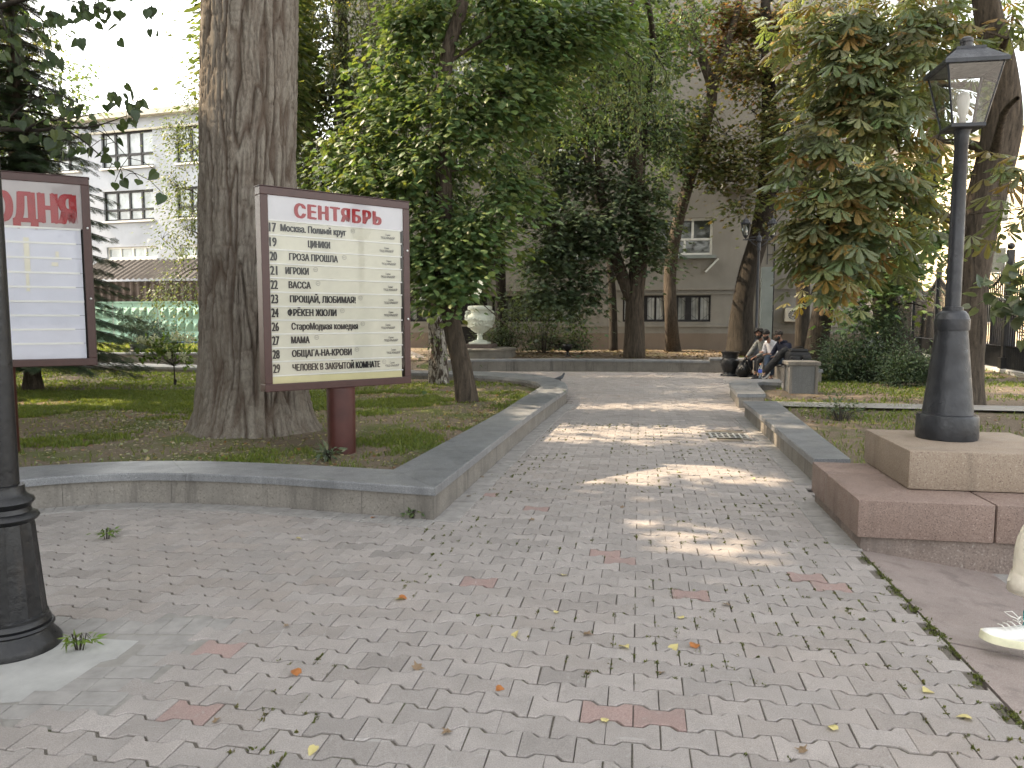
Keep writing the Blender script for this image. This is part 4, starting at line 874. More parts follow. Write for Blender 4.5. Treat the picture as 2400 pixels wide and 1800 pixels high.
n_ = 6; q.add(vs, [(i*n_+k, i*n_+(k+1) % n_, (i+1)*n_+(k+1) % n_, (i+1)*n_+k) for i in range(len(sec)-1) for k in range(n_)]+[tuple(range(n_-1, -1, -1)), tuple(range((len(sec)-1)*n_, len(sec)*n_))]); bd = q.build('body', plain('blue_car_paint', (.02, .06, .25), .25, .03, 2, 0, 50, .2), cr, 30)
q = MB()
for sg in (-1, 1): q.add([(-.85, sg*.80, .9), (.95, sg*.80, .9), (.5, sg*.66, 1.3), (-.7, sg*.66, 1.3)], [(0, 1, 2, 3)])
q.build('side_windows', M['pane'], bd)
for x in (-1.3, 1.3):
    for sg in (-1, 1): q = MB(); q.tube([(x, sg*.68, .32), (x, sg*.88, .32)], .32, 20); q.build('wheel', M['dark'], cr)

# unseen plain building added left of the square to shade it
o = empty('shade_building', Vector((-19, 0, -.1)), 'unseen plain building added on the left to shade the square', 'building'); q = MB(o.location); q.box((-26.5, 0, 9.4), (15, 28.6, 19.0)); q.build('wall', M['wall'], o); q = MB(o.location); q.box((-26.5, 0, 19.05), (15.8, 29.4, .3)); q.box((-26.5, -3.2, 23.65), (15.8, 22.8, .3)); q.build('roof', M['grey_metal'], o); q = MB(o.location); q.box((-26.5, -3.2, 21.3), (15, 22, 4.4)); q.build('upper_shade_block', M['wall'], o)  # upper block added so the shade reaches the near paving
for i in range(7):
    for j in range(5): q = MB(o.location); q.box((-18.98, -12+i*4, 2.4+j*3.7), (.08, 1.7, 2.1)); f_ = q.build('window', M['white_frame'], o); q = MB(o.location); q.box((-18.93, -12+i*4, 2.4+j*3.7), (.04, 1.5, 1.9)); q.build('pane', M['pane'], f_)
# ------------------------------------------------------------------ foliage
def fan(outl, cen, fold=.0, droop=.0):
    P = [(x, y, -fold*abs(x)-droop*y*y) for x, y in outl]; c = (cen[0], cen[1], .0-droop*cen[1]**2); n = len(P)
    return np.array([c]+P), np.array([(0, 1+i, 1+(i+1) % n) for i in range(n)])
def mirror(h): return h+[(-x, y) for x, y in reversed(h) if x > 1e-6]
LEAF = {'maple': fan(mirror([(0, 0), (.40, .06), (.26, .28), (.56, .60), (.20, .56), (0, 1.)]), (0, .38), .18, .12),
        'heart': fan(mirror([(0, .06), (.26, -.02), (.45, .22), (.40, .52), (.18, .82), (0, 1.06)]), (0, .42), .22, .16),
        'ovate': fan(mirror([(0, 0), (.22, .25), (.24, .5), (0, 1.)]), (0, .45), .3, .15),
        'narrow': fan(mirror([(0, 0), (.15, .35), (0, 1.)]), (0, .45), .3, .2)}
def chest():
    V, F = [], []; 
    for k, (ang, ln) in enumerate(((-105, .62), (-62, .85), (-22, 1.), (22, 1.), (62, .85), (105, .62))[:]):
        h = mirror([(0, 0), (.07, .3), (.165, .68), (.12, .88), (0, 1.)]); v, f = fan(h, (0, .6), .5, .0)
        a = R(ang); v = v*ln; v[:, 2] -= .38*(v[:, 1]/ln)**1.6*ln
        x = v[:, 0]*math.cos(a)+v[:, 1]*math.sin(a); y = -v[:, 0]*math.sin(a)+v[:, 1]*math.cos(a)
        n = sum(len(q) for q in V); V.append(np.stack([x, y, v[:, 2]+.01*k], -1)); F.append(f+n)
    return np.concatenate(V), np.concatenate(F)
LEAF['chestnut'] = chest()
def spray():
    V, F = [], []; n = 0
    def nd(p, d, l, w):
        nonlocal n
        d = np.array(d)/np.linalg.norm(d); s = np.cross(d, [0, 0, 1.]); s = s/(np.linalg.norm(s)+1e-9)*w
        V.extend([p-s, p+s, p+d*l]); F.append((n, n+1, n+2)); n += 3
    r = np.random.default_rng(3)
    for tw, (ang, y0, ln) in enumerate([(0, 0, 1.)]+[(s*42, y, .52*(1-y*.6)) for y in (.12, .3, .48, .66) for s in (1, -1)]):
        a = R(ang); d = np.array([math.sin(a), math.cos(a), -.12]); p0 = np.array([0, y0, 0.])
        for i in range(int(15*ln)+3):
            p = p0+d*ln*(i/(15*ln+3))
            for s in (1, -1):
                b = a+s*R(48+r.normal(0, 9)); nd(p, [math.sin(b), math.cos(b), r.normal(.1, .35)], .15+.03*r.random(), .014)
    return np.array(V), np.array(F)
LEAF['spruce'] = spray()

PATCH = [(G(x, y, z), r) for x, y, z, r in ((1560, 1085, 0, .30), (1460, 1120, 0, .26), (1640, 1110, 0, .28), (1770, 1125, 0, .22), (1270, 1072, 0, .24), (1350, 1080, 0, .2), (1200, 1115, 0, .12), (1620, 1250, 0, .22), (1700, 1280, 0, .22), (1780, 1310, 0, .12), (1560, 1230, 0, .14),
    (1900, 1030, .25, .16), (1850, 1000, .25, .14), (1230, 965, .25, .2), (1180, 1010, .25, .16), (140, 950, .12, .55), (60, 985, .12, .4), (230, 945, .12, .3), (40, 1020, .12, .2), (1160, 1045, 0, .12), (1690, 1060, 0, .12), (760, 1375, 0, .12), (690, 1395, 0, .1))]
SUNN = np.array(SUN)
def sunlit_gap(C):
    k = np.zeros(len(C), bool)
    for p, r in PATCH:
        d = C-np.array(p)[None]; t_ = d@SUNN; q = np.linalg.norm(d-t_[:, None]*SUNN[None], axis=1); k |= (q < r*(1.25+.5*rng.random(len(C)))) & (t_ > 0)
    return k
def leaves(name, C, T, Nn, size, kind, cols, mat, parent, origin, keep=None):
    k = ~sunlit_gap(C) | (rng.random(len(C)) < .08)
    if keep is not None: k &= keep(C)
    C, T, Nn, size, cols = C[k], T[k], Nn[k], size[k], cols[k]
    tv, tf = LEAF[kind]; T = T/np.linalg.norm(T, axis=1)[:, None]; Nn = Nn-(Nn*T).sum(1)[:, None]*T; Nn = Nn/(np.linalg.norm(Nn, axis=1)[:, None]+1e-9); X = np.cross(T, Nn)
    V = C[:, None, :]+size[:, None, None]*(tv[None, :, 0:1]*X[:, None]+tv[None, :, 1:2]*T[:, None]+tv[None, :, 2:3]*Nn[:, None])
    n = len(tv); F = (np.arange(len(C))*n)[:, None, None]+tf[None]
    return np_mesh(name, (V-np.array(origin)).reshape(-1, 3), F.reshape(-1, 3), mat, parent, col=np.repeat(cols, n, 0))
M['leaf'] = leafmat('broad_leaf', .38, .42); M['leafg'] = leafmat('glossy_leaf', .34, .36); M['needle'] = leafmat('conifer_needles', .15, .6)
PAL = {'green': [(.092, .148, .062), (.115, .17, .07), (.075, .122, .054), (.138, .178, .062)], 'dark': [(.075, .105, .065), (.09, .122, .072), (.062, .09, .058)], 'grey': [(.085, .115, .055), (.10, .135, .06), (.065, .095, .045), (.14, .16, .07)],
       'chest': [(.18, .125, .045), (.115, .142, .065), (.145, .168, .08), (.10, .13, .068), (.165, .155, .062), (.13, .145, .075), (.135, .165, .09)], 'rust': [(.15, .09, .05), (.12, .10, .045), (.17, .085, .05), (.10, .10, .042)], 'olive': [(.09, .105, .038), (.11, .118, .044), (.07, .092, .036), (.135, .11, .042)],
       'gold': [(.30, .25, .04), (.22, .21, .045), (.16, .17, .04), (.34, .25, .04)], 'spruce': [(.03, .055, .026), (.045, .075, .03), (.025, .045, .025)], 'lime': [(.11, .17, .03), (.085, .14, .03), (.14, .20, .035)], 'lilac': [(.10, .13, .085), (.08, .11, .07), (.12, .14, .09)],
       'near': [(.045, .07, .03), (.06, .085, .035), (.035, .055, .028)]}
def colours(pal, n):
    p = np.array(PAL[pal]); c = p[rng.integers(0, len(p), n)]; return np.clip(c*rng.uniform(.75, 1.3, (n, 1))*rng.uniform(.92, 1.08, (n, 3)), .003, 1)
def unit(n):
    v = rng.normal(size=(n, 3)); return v/np.linalg.norm(v, axis=1)[:, None]
def B(x, y, D, rx, ry, n, dz=None):                       # a crown mass seen at pixel (x,y), D metres off, rx/ry pixels
    c = PD(x, y, D); return (np.array(c), np.array([rx*D/FPX, (dz or .75*(rx+ry)/2*D/FPX), ry*D/FPX]), n)
def Wb(c, r, n): return (np.array(c, float), np.array(r, float), n)
def tree(name, label, cat, path, rad, blobs, kind='maple', size=.12, pal='green', per=26, group=None, barkm='bark', spread=.30, flat=.42, limbs=True, droop=.35, mat='leaf', name2='crown', twig=.009, seg=16, shell=.42, keep=None, up=1.0, bjit=.06, limb_r=None):
    path = [Vector(p) for p in path]; o = empty(name, path[0], label, cat, group)
    fine = resample(catmull(path, 8), max(12, len(path)*8)); L_ = len(fine)-1; rr = np.interp(np.linspace(0, 1, L_+1), np.linspace(0, 1, len(rad)), rad)
    ph = rng.random(3)*9
    def jit(i, a): return 1+bjit*(math.sin(3*a+ph[0]+i*.15)+.6*math.sin(5*a+ph[1]-i*.1))+.5*max(0, (1-i/4))*(.25+.25*math.sin(4*a+ph[2]))*.6
    t_ = MB(o.location); t_.tube(fine, list(rr), seg, True, jit)
    sk = [np.array(p) for p in fine[int(L_*.25):]]
    if limbs:
        rad_of = [float(r_) for r_ in rr[int(L_*.25):]]; ax0 = np.array(path[0])
        for c, r_, n_ in sorted(blobs, key=lambda q: min(np.linalg.norm(np.array(s_)-q[0]) for s_ in sk)):
            S_ = np.array(sk); dv = S_-c; hd = np.hypot(dv[:, 0], dv[:, 1]); cost = np.linalg.norm(dv, axis=1)+1.3*np.maximum(0, dv[:, 2]+.35*hd)+.02*rng.random(len(S_)); best = int(cost.argmin())
            a = Vector(S_[best]); b = Vector(c); d_ = (b-a).length; m_ = (a+b)/2+Vector((random.uniform(-.14, .14)*d_, random.uniform(-.14, .14)*d_, (.10+random.uniform(-.06, .08))*d_)); pts = resample(catmull([a, m_, b], 6), 10)
            r0 = min(rad_of[best]*.72, limb_r or (.018+.016*d_)); rl_ = list(np.linspace(r0, max(.008, r0*.3), 11)); t_.tube(pts, rl_, 7, False, lambda i, a_: 1+.10*math.sin(2*a_+i)); sk += [np.array(p) for p in pts[2:]]; rad_of += rl_[2:]
    sk = np.array(sk)
    Cs, Os = [], []
    for c, r_, n_ in blobs:
        if n_ <= 0: continue
        u = unit(n_)*(rng.random((n_, 1))**shell); Cs.append(c+u*r_)
    if Cs:
        Cs = np.concatenate(Cs); m_ = fbm(Cs*1.1+ph[0], 2); Cs = Cs[m_ > .40] if len(Cs) > 20 else Cs
        if twig:
            for c in Cs[::1]:
                d = np.linalg.norm(sk-c, axis=1)+.25*np.maximum(0, sk[:, 2]-c[2]); a = Vector(sk[d.argmin()]); b = Vector(c)
                if (a-b).length > .08: t_.tube([a, (a+b)/2+Vector((0, 0, .08*(b-a).length)), b], [twig*1.6, twig, twig*.5], 4, False)
        n = len(Cs)*per; ci = np.repeat(np.arange(len(Cs)), per); off = rng.normal(size=(n, 3))*np.array([spread, spread, spread*flat])*rng.uniform(.7, 1.3, (len(Cs), 1))[ci]
        tilt = rng.normal(0, .25, (len(Cs), 2))[ci]; off[:, 2] += off[:, 0]*tilt[:, 0]+off[:, 1]*tilt[:, 1]-.5*(off[:, 0]**2+off[:, 1]**2)/spread*.5
        P = Cs[ci]+off; o_ = Cs[ci]-np.array([[np.interp(0, [0, 1], [path[-1].x, path[-1].x]), path[-1].y, 0]]); o_[:, 2] = 0; o_ = o_/(np.linalg.norm(o_, axis=1)[:, None]+1e-6)
        T = off*np.array([1, 1, .3])/spread+o_*.55+unit(n)*.42; T[:, 2] -= droop+.3*rng.random(n)
        Nn = np.array([0, 0, up])+unit(n)*.34+off*np.array([1, 1, 0])/spread*.25
        sz = size*rng.uniform(.65, 1.25, n); leaves(name2, P, T, Nn, sz, kind, colours(pal, n), M[mat], o, o.location, keep)
    t_.build('trunk', M[barkm], o, True); return o
M['bark'] = bark('grey_brown_bark', (.022, .018, .014), (.105, .085, .066), 22, (1, 1, .14), .02)
M['barkd'] = bark('dark_bark', (.012, .011, .009), (.05, .042, .034), 18, (1, 1, .16), .02)
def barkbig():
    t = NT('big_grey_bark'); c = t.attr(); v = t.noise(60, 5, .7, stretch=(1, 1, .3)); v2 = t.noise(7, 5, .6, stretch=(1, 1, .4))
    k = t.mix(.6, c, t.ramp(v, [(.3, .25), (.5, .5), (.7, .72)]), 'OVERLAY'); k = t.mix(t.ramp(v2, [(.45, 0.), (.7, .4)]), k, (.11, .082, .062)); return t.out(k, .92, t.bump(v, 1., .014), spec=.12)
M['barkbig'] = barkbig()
def birch():
    t = NT('birch_bark'); w = t.noise(7, 5, .7, stretch=(1, 1, .8)); b_ = t.noise(16, 5, .7, stretch=(1, 1, .35), dist=.5)
    k = t.mix(t.ramp(b_, [(.45, 0.), (.54, 1.)]), (.42, .40, .36), (.05, .036, .028)); k = t.mix(t.ramp(w, [(.4, 0.), (.6, .6)]), k, (.06, .045, .036)); return t.out(k, .85, t.bump(b_, .9, .02), spec=.2)
M['birch'] = birch()
# ---- big foreground trunk
def big_tree():
    o = empty('poplar_tree', (BIG.x, BIG.y, .12), 'huge furrowed grey trunk on the lawn behind the September poster', 'tree')
    nt, nz = 340, 430; zt = np.linspace(-.12, 7.6, nz); th = np.linspace(0, 2*math.pi, nt, endpoint=False); Tt, Z = np.meshgrid(th, zt)
    cx = np.interp(Z, [0, 2.7, 5.3, 7.6], [0., .0, .11, .2]); r0 = np.interp(Z, [-.12, .02, .12, .3, .6, 1.0, 1.6, 2.7, 5.3, 7.6], [.92, .82, .755, .69, .64, .60, .575, .548, .535, .50])
    r0 = r0+np.exp(-np.maximum(Z, 0)/.28)*(.022*np.cos(7*Tt+1)+.03*np.cos(4*Tt+.6))
    bx_, by_ = np.cos(Tt), np.sin(Tt); p = np.stack([bx_, by_, Z], -1)
    wv = fbm(p*np.array([3, 3, 1.1]), 3)-.5
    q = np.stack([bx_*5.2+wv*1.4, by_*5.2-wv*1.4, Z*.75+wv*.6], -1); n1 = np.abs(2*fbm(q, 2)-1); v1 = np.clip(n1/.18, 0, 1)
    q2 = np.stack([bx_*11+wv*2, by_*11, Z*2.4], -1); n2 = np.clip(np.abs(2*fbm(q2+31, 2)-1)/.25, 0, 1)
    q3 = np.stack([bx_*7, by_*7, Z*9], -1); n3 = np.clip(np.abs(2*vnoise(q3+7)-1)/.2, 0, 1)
    r = r0+.035*(fbm(p*np.array([1.6, 1.6, .5])+3, 3)-.5)*2+.046*(v1-.6)+.022*(n2-.6)+.011*(n3-.6)+.014*(fbm(p*np.array([16, 16, 9]), 3)-.5)
    V = np.stack([cx+r*bx_, r*by_, Z], -1).reshape(-1, 3); I = np.arange(nt*nz).reshape(nz, nt); J = np.roll(I, -1, 1)
    F = np.stack([I[:-1], J[:-1], J[1:], I[1:]], -1).reshape(-1, 4); pm = np.clip(.15+.85*v1*(.45+.55*n2)*(.7+.3*n3), 0, 1)[..., None]; tc = np.array([.072, .05, .038])*(1-pm)+np.array([.205, .185, .158])*pm; np_mesh('trunk', V, F, M['barkbig'], o, smooth=True, col=tc.reshape(-1, 3))  # furrows darkened in colour, inner bark brown, so ridges show in flat light
    b_ = MB(o.location); top = Vector((BIG.x+.2, BIG.y, 7.6)); bl_ = []
    for (dx, dy, dz, rr) in ((0, 0, 7.5, 3), (3.2, 1, 3.8, 2.6), (-3.6, 1, 4.2, 2.6), (.5, 4, 4.5, 2.6), (-.8, -3.4, 4.2, 2.4), (2.2, -2.4, 5.2, 2.2), (-2.6, 3.6, 6.2, 2.4), (-3.8, -2.6, 5, 2.3), (3.4, 3.6, 6.2, 2.3), (5.2, -.4, 6, 2.0), (-5.6, .6, 5.6, 2.1)):
        e = top+Vector((dx, dy, dz)); b_.tube(resample(catmull([top-EZ*.6, top+Vector((dx*.4, dy*.4, dz*.45)), e], 5), 8), list(np.linspace(.3, .04, 9)), 9); bl_.append(Wb(e, (rr, rr, rr*.75), 105))
    b_.build('limb', M['bark'], o, True)
    Cs = np.concatenate([c+unit(n)*(rng.random((n, 1))**.4)*r_ for c, r_, n in bl_]); n = len(Cs)*22; ci = np.repeat(np.arange(len(Cs)), 22); off = rng.normal(size=(n, 3))*np.array([.5, .5, .3])
    leaves('crown', Cs[ci]+off, off+unit(n)*.6-np.array([0, 0, .4]), np.array([0, 0, 1.])+unit(n)*.7, .17*rng.uniform(.7, 1.3, n), 'heart', colours('green', n), M['leaf'], o, o.location)
big_tree()
GT = 'trees of the courtyard'
P_ = lambda D, *pts: [PD(x, y, D) for x, y in pts]
def rooted(z, *pts_d):
    """trunk path: first pixel on the ground at height z, the others at the same distance (or their own)"""
    b = G(pts_d[0][0], pts_d[0][1], z); out = [b-EZ*.08]
    for q in pts_d[1:]: out.append(PD(q[0], q[1], q[2] if len(q) > 2 else b.y))
    return out
def pix(C):
    d = C-np.array([0, 0, CAM_H]); w = d@_f; return 1200+FPX*(d@_r)/w, 900-FPX*(d@_u)/w
def keepout(*boxes):
    def f(C):
        x, y = pix(C); k = np.ones(len(C), bool)
        for x0, y0, x1, y1, pr in boxes: k &= ~((x > x0) & (x < x1) & (y > y0) & (y < y1) & (rng.random(len(C)) < pr))
        return k
    return f
# ---- near linden with the leaning trunk
tree('linden_tree', 'linden with a leaning brown trunk, its low boughs hanging right of the September poster', 'tree', rooted(.13, (1095, 948), (1082, 860), (1060, 760), (1046, 640), (1040, 430), (1038, 260), (1050, 120), (1085, -20), (1060, -300), (1040, -560)), [.185, .155, .14, .135, .12, .105, .10, .09, .07, .05],
     [B(1060, 590, 12.1, 130, 70, 32), B(990, 520, 12.2, 100, 80, 28), B(1150, 520, 12, 110, 60, 24), B(1010, 670, 12.1, 70, 45, 13), B(1050, 665, 11.9, 50, 36, 12), B(1160, 620, 12, 60, 28, 9), B(920, 420, 12.4, 190, 70, 46), B(1080, 400, 12.2, 170, 70, 46), B(1200, 430, 12.2, 70, 60, 14), B(800, 350, 13, 110, 60, 24), B(980, 270, 12.8, 150, 90, 40),
      B(1130, 240, 11.8, 140, 90, 44), B(1250, 220, 12, 80, 80, 22), B(930, 130, 13, 120, 90, 34), B(1080, 80, 12.6, 150, 100, 44), B(1230, 70, 12.2, 130, 80, 30), B(1330, 60, 12.4, 100, 60, 36), B(1430, 30, 13, 90, 45, 26), B(1180, 20, 12.6, 120, 50, 30), B(1010, 20, 13, 120, 50, 30),
      Wb((-1.5, 12.6, 8.5), (2.2, 2.2, 1.4), 80), Wb((.6, 12, 8.8), (2.0, 2, 1.4), 70), Wb((-.6, 12.6, 11), (2.4, 2.4, 1.6), 100), Wb((-2.6, 11.5, 9.6), (1.6, 1.6, 1.2), 40), B(1205, 778, 11.5, 26, 14, 3)], 'heart', .112, 'green', 36, None, 'bark', .27, .5, twig=.005, droop=.5, keep=keepout((1078, 705, 1170, 830, .93), (1165, 640, 1400, 900, 1), (1000, 760, 1300, 960, .9)))
tree('birch_tree', 'birch with black and white bark standing just behind the leaning linden', 'tree', rooted(.13, (1030, 902), (1028, 820), (1024, 740), (1018, 600), (1012, 400), (1020, 150), (1035, -100), (1050, -400)), [.22, .185, .175, .16, .14, .12, .09, .05],
     [B(1030, 790, 15.9, 22, 50, 4), Wb((-1.6, 16, 10), (2.4, 2.4, 2.2), 120), Wb((-1.4, 16, 13), (2.2, 2.2, 2), 110), Wb((-4.2, 16.2, 11), (2.4, 2.4, 1.8), 110), Wb((-6.4, 15.6, 11.4), (2.4, 2.2, 1.6), 90), Wb((.8, 15.2, 9.4), (1.6, 1.6, 1.2), 40), B(870, 60, 16.5, 90, 70, 26), B(1140, 310, 15.5, 90, 110, 24), B(1230, 350, 15.3, 90, 110, 30)], 'ovate', .085, 'grey', 30, None, 'birch', .26, .9, twig=.005, droop=.9)
# weeping strands of a second birch, hanging in front of the dark maple
def weeping():
    b = Vector((4.5, 26.2, .24)); o = empty('birch_tree', b, 'weeping birch whose pale leafy strands hang before the dark maple', 'tree')
    t_ = MB(b); tp = [b, Vector((4.5, 26.2, 3)), Vector((4.4, 25.6, 7)), Vector((4.2, 23, 10.2)), PD(1450, -120, 17), PD(1400, 20, 14.6), PD(1340, 90, 14)]
    t_.tube(resample(catmull(tp, 8), 50), list(np.linspace(.17, .012, 51)), 10); arms = [[PD(1400, 20, 14.6), PD(1470, 60, 14.2), PD(1530, 120, 14), PD(1565, 175, 13.8)], [PD(1340, 90, 14), PD(1420, 95, 13.8), PD(1500, 150, 13.6)], [PD(1400, 20, 14.6), PD(1330, 60, 14.6), PD(1270, 130, 14.6)], [PD(1340, 90, 14), PD(1300, 160, 14.3), PD(1260, 240, 14.4)]]
    C, T = [], []
    for a_ in arms:
        pts = resample(catmull(a_, 8), 24); t_.tube(pts, list(np.linspace(.022, .006, 25)), 6)
        for k in range(15):
            p = pts[random.randint(4, 24)]; ln = random.uniform(.7, 2.1); sp = [p+Vector((random.gauss(0, .05), random.gauss(0, .05), 0))]; dx, dy = random.gauss(0, .10), random.gauss(0, .10)
            for i in range(1, 9): sp.append(p+Vector((dx*i/4+random.gauss(0, .012), dy*i/4, .04-ln*(i/8)**1.15)))
            t_.tube(sp, list(np.linspace(.005, .0018, 9)), 4, False)
            for i in range(int(ln/.022)):
                u = random.random()**.8; q = sp[min(7, int(u*8))].lerp(sp[min(8, int(u*8)+1)], (u*8) % 1); C.append(np.array(q)+rng.normal(0, .035, 3)); T.append([rng.normal(0, .5), rng.normal(0, .5), -1])
    C, T = np.array(C), np.array(T); n = len(C); leaves('crown', C, T, unit(n)+np.array([0, -.5, .4]), .07*rng.uniform(.7, 1.25, n), 'ovate', colours('grey', n)*1.15, M['leaf'], o, b); t_.build('trunk', M['barkd'], o, True)
weeping()
# ---- acacia-like trees left of the linden
tree('maple_tree', 'tall grey green maple filling the gap right of the huge trunk', 'tree', [Vector((-4.6, 21, .15)), Vector((-4.5, 21, 3)), Vector((-4.4, 20.6, 6)), Vector((-4.6, 20.8, 10)), Vector((-4.6, 21, 13))], [.24, .2, .17, .12, .06],
     [B(770, 250, 19.5, 120, 110, 110), B(740, 440, 18.5, 100, 70, 64), B(860, 330, 19, 110, 90, 90), B(900, 170, 20, 120, 100, 90), B(790, 100, 20.5, 110, 90, 76), B(960, 60, 20, 90, 70, 50), B(980, 260, 20, 90, 90, 60), B(730, 330, 20, 60, 90, 50), B(830, 480, 18, 100, 60, 50), B(930, 560, 19, 90, 70, 34), B(720, 560, 19, 70, 60, 20), Wb((-6.5, 20.5, 12.6), (3.4, 3, 2.2), 170), Wb((-3.2, 20.5, 12.2), (3, 2.6, 2), 150), Wb((-5, 19, 14.5), (3.4, 3, 2), 130), Wb((-4.3, 18.2, 10.4), (2.4, 2.4, 1.7), 130), Wb((-2.5, 19.8, 10.6), (2.6, 2.4, 1.8), 130), Wb((-5.5, 22.6, 11.6), (2.8, 2.4, 2), 130), Wb((-1.2, 21, 11.6), (2.4, 2.2, 1.8), 110), Wb((-1.8, 17.4, 8.8), (2.2, 1.8, 1.4), 90)], 'narrow', .15, 'grey', 30, GT, 'bark', .36, .8, twig=.008, droop=.6)
tree('maple_tree', 'maple with backlight coloured gold into its leaves at the right edge of the huge trunk', 'tree', [Vector((-7.4, 27, .2)), Vector((-7.4, 27, 4)), Vector((-7.2, 27, 9)), Vector((-7.2, 27, 14))], [.2, .17, .13, .06],
     [B(735, 60, 25, 30, 80, 20), B(740, 190, 25, 35, 60, 16), B(700, 420, 24, 24, 60, 12), B(690, 20, 25.5, 30, 60, 14), B(825, 240, 24, 14, 14, 3), Wb((-7.2, 27, 14.5), (2.5, 2.5, 2), 30)], 'maple', .17, 'gold', 24, GT, 'bark', .35, .6)  # gold leaf palette carries the backlight in its colour
for lab, pa, bl_ in (('dense tall linden added to shade the path, hidden directly behind the huge trunk', (-6.5, 18.6), [Wb((-5.25, 16.2, 7.4), (.9, 1.3, 3.2), 120), Wb((-6.1, 18.6, 7.6), (1.1, 1.7, 3.8), 170), Wb((-6.8, 20.8, 8), (1.2, 1.7, 4.2), 170)]), ('second added shade linden farther behind the huge trunk', (-8.3, 24), [Wb((-7.7, 23.6, 9), (1.3, 1.8, 4.6), 180), Wb((-8.3, 26, 11), (1.5, 2, 4.6), 180)]), ('tallest added shade linden far behind the huge trunk', (-9.5, 29), [Wb((-9.4, 28.6, 10.6), (1.8, 2.4, 5), 200), Wb((-10.2, 31, 12), (2, 2.2, 5), 200)])):  # lindens added behind the trunk to keep sun off the far path
    tree('linden_tree', lab, 'tree', [Vector((pa[0], pa[1], .15)), Vector((pa[0], pa[1], 3)), Vector((pa[0], pa[1], 12))], [.24, .2, .08], bl_, 'heart', .17, 'grey', 30, None, 'bark', .30, .8, twig=0)
# ---- the dark maple by the path end
tree('maple_tree', 'dark green maple with a forked trunk behind the far straight wall', 'tree', rooted(.25, (1487, 838), (1487, 770), (1487, 700), (1497, 600), (1494, 470), (1488, 330), (1480, 100), (1470, -150)), [.36, .30, .29, .25, .22, .18, .13, .06],
     [B(1370, 560, 24.6, 110, 60, 60), B(1290, 520, 24.8, 60, 60, 30), B(1470, 560, 24.4, 90, 60, 40), B(1330, 640, 24.6, 70, 40, 26), B(1500, 470, 24.6, 90, 50, 40), B(1420, 420, 25, 110, 60, 50), B(1330, 420, 25.2, 80, 60, 34), B(1400, 690, 24.4, 45, 40, 12), B(1300, 590, 24.4, 70, 50, 40), B(1260, 690, 24.6, 50, 35, 20), B(1330, 700, 24.6, 50, 30, 16), B(1380, 510, 24.2, 110, 50, 50), B(1230, 470, 25, 60, 60, 24), B(1250, 360, 25.4, 70, 70, 30), B(1530, 520, 24.3, 50, 40, 22), B(1560, 330, 25.4, 60, 70, 28), B(1450, 110, 25.8, 110, 60, 40), B(1230, 210, 26, 80, 80, 34), B(1330, 60, 26, 110, 70, 44), B(1180, 90, 26, 90, 80, 34), B(1560, 90, 26, 70, 70, 30), B(1470, 20, 26, 100, 50, 34), B(1420, 250, 25.6, 100, 60, 44), B(1540, 420, 25, 60, 60, 28), B(1180, 330, 26, 70, 80, 26),  B(1260, 610, 25, 40, 30, 10), B(1540, 590, 24.4, 40, 40, 10), B(1450, 310, 25.4, 110, 60, 46), B(1350, 280, 25.6, 90, 70, 44), B(1500, 210, 25.6, 90, 70, 40), B(1390, 160, 26, 110, 70, 44), B(1300, 340, 25.6, 80, 60, 34), Wb((4, 25.5, 13), (3.4, 3, 2), 90), Wb((2.4, 25.6, 11.4), (2.4, 2.4, 1.6), 50)], 'maple', .17, 'dark', 26, GT, 'bark', .36, .4)
def mfork():
    o = [x for x in bpy.data.objects if 'forked trunk' in x.get('label', '')][0]; m_ = MB(o.location); D_ = o.location.y
    m_.tube(resample(catmull([PD(1487, 715, D_), PD(1466, 668, D_-.05), PD(1445, 610, D_-.1), PD(1425, 530, D_-.1), PD(1405, 420, D_), PD(1395, 280, D_)], 6), 18), list(np.linspace(.24, .07, 19)), 12, True, lambda i, a: 1+.05*math.sin(3*a+i*.4)); m_.build('limb', M['bark'], o, True)
mfork()
tree('maple_tree', 'thin dark trunked maple behind the forked maple, low boughs over the shrubs', 'tree', rooted(.25, (1438, 822), (1437, 740), (1432, 640), (1418, 540), (1385, 400), (1360, 250), (1350, 50)), [.17, .15, .14, .13, .12, .09, .05], [B(1290, 700, 27.5, 70, 30, 22), B(1250, 650, 27.5, 50, 30, 12), B(1350, 740, 27, 40, 25, 10), B(1240, 300, 28, 80, 90, 40), B(1180, 430, 28, 60, 70, 24), B(1180, 200, 28, 80, 80, 30), Wb((2.2, 28, 13), (3, 2.6, 2), 50), B(1400, 130, 23.5, 120, 90, 60), B(1520, 70, 23.5, 90, 60, 44), B(1330, 250, 23.5, 90, 80, 44), B(1470, 250, 23.6, 80, 80, 40), B(1560, 190, 23.8, 60, 70, 26), B(1290, 60, 23.6, 90, 60, 36), B(1550, 350, 24, 40, 60, 16), B(1640, 40, 24, 60, 40, 16)], 'ovate', .12, 'green', 34, GT, 'barkd', .34, .6)
tree('elm_tree', 'dark straight trunk behind the white vase, bare up to the second floor', 'tree', rooted(.25, (1177, 826), (1175, 720), (1173, 600), (1172, 480), (1165, 300), (1150, 100)), [.26, .2, .19, .18, .15, .08], [B(1120, 520, 27, 70, 60, 22), B(1040, 470, 27, 90, 70, 34), B(1100, 330, 27, 90, 80, 30), B(960, 640, 26, 60, 60, 20), Wb((-1, 27, 12), (3, 2.6, 2), 60)], 'maple', .17, 'dark', 24, GT, 'barkd', .36, .45)
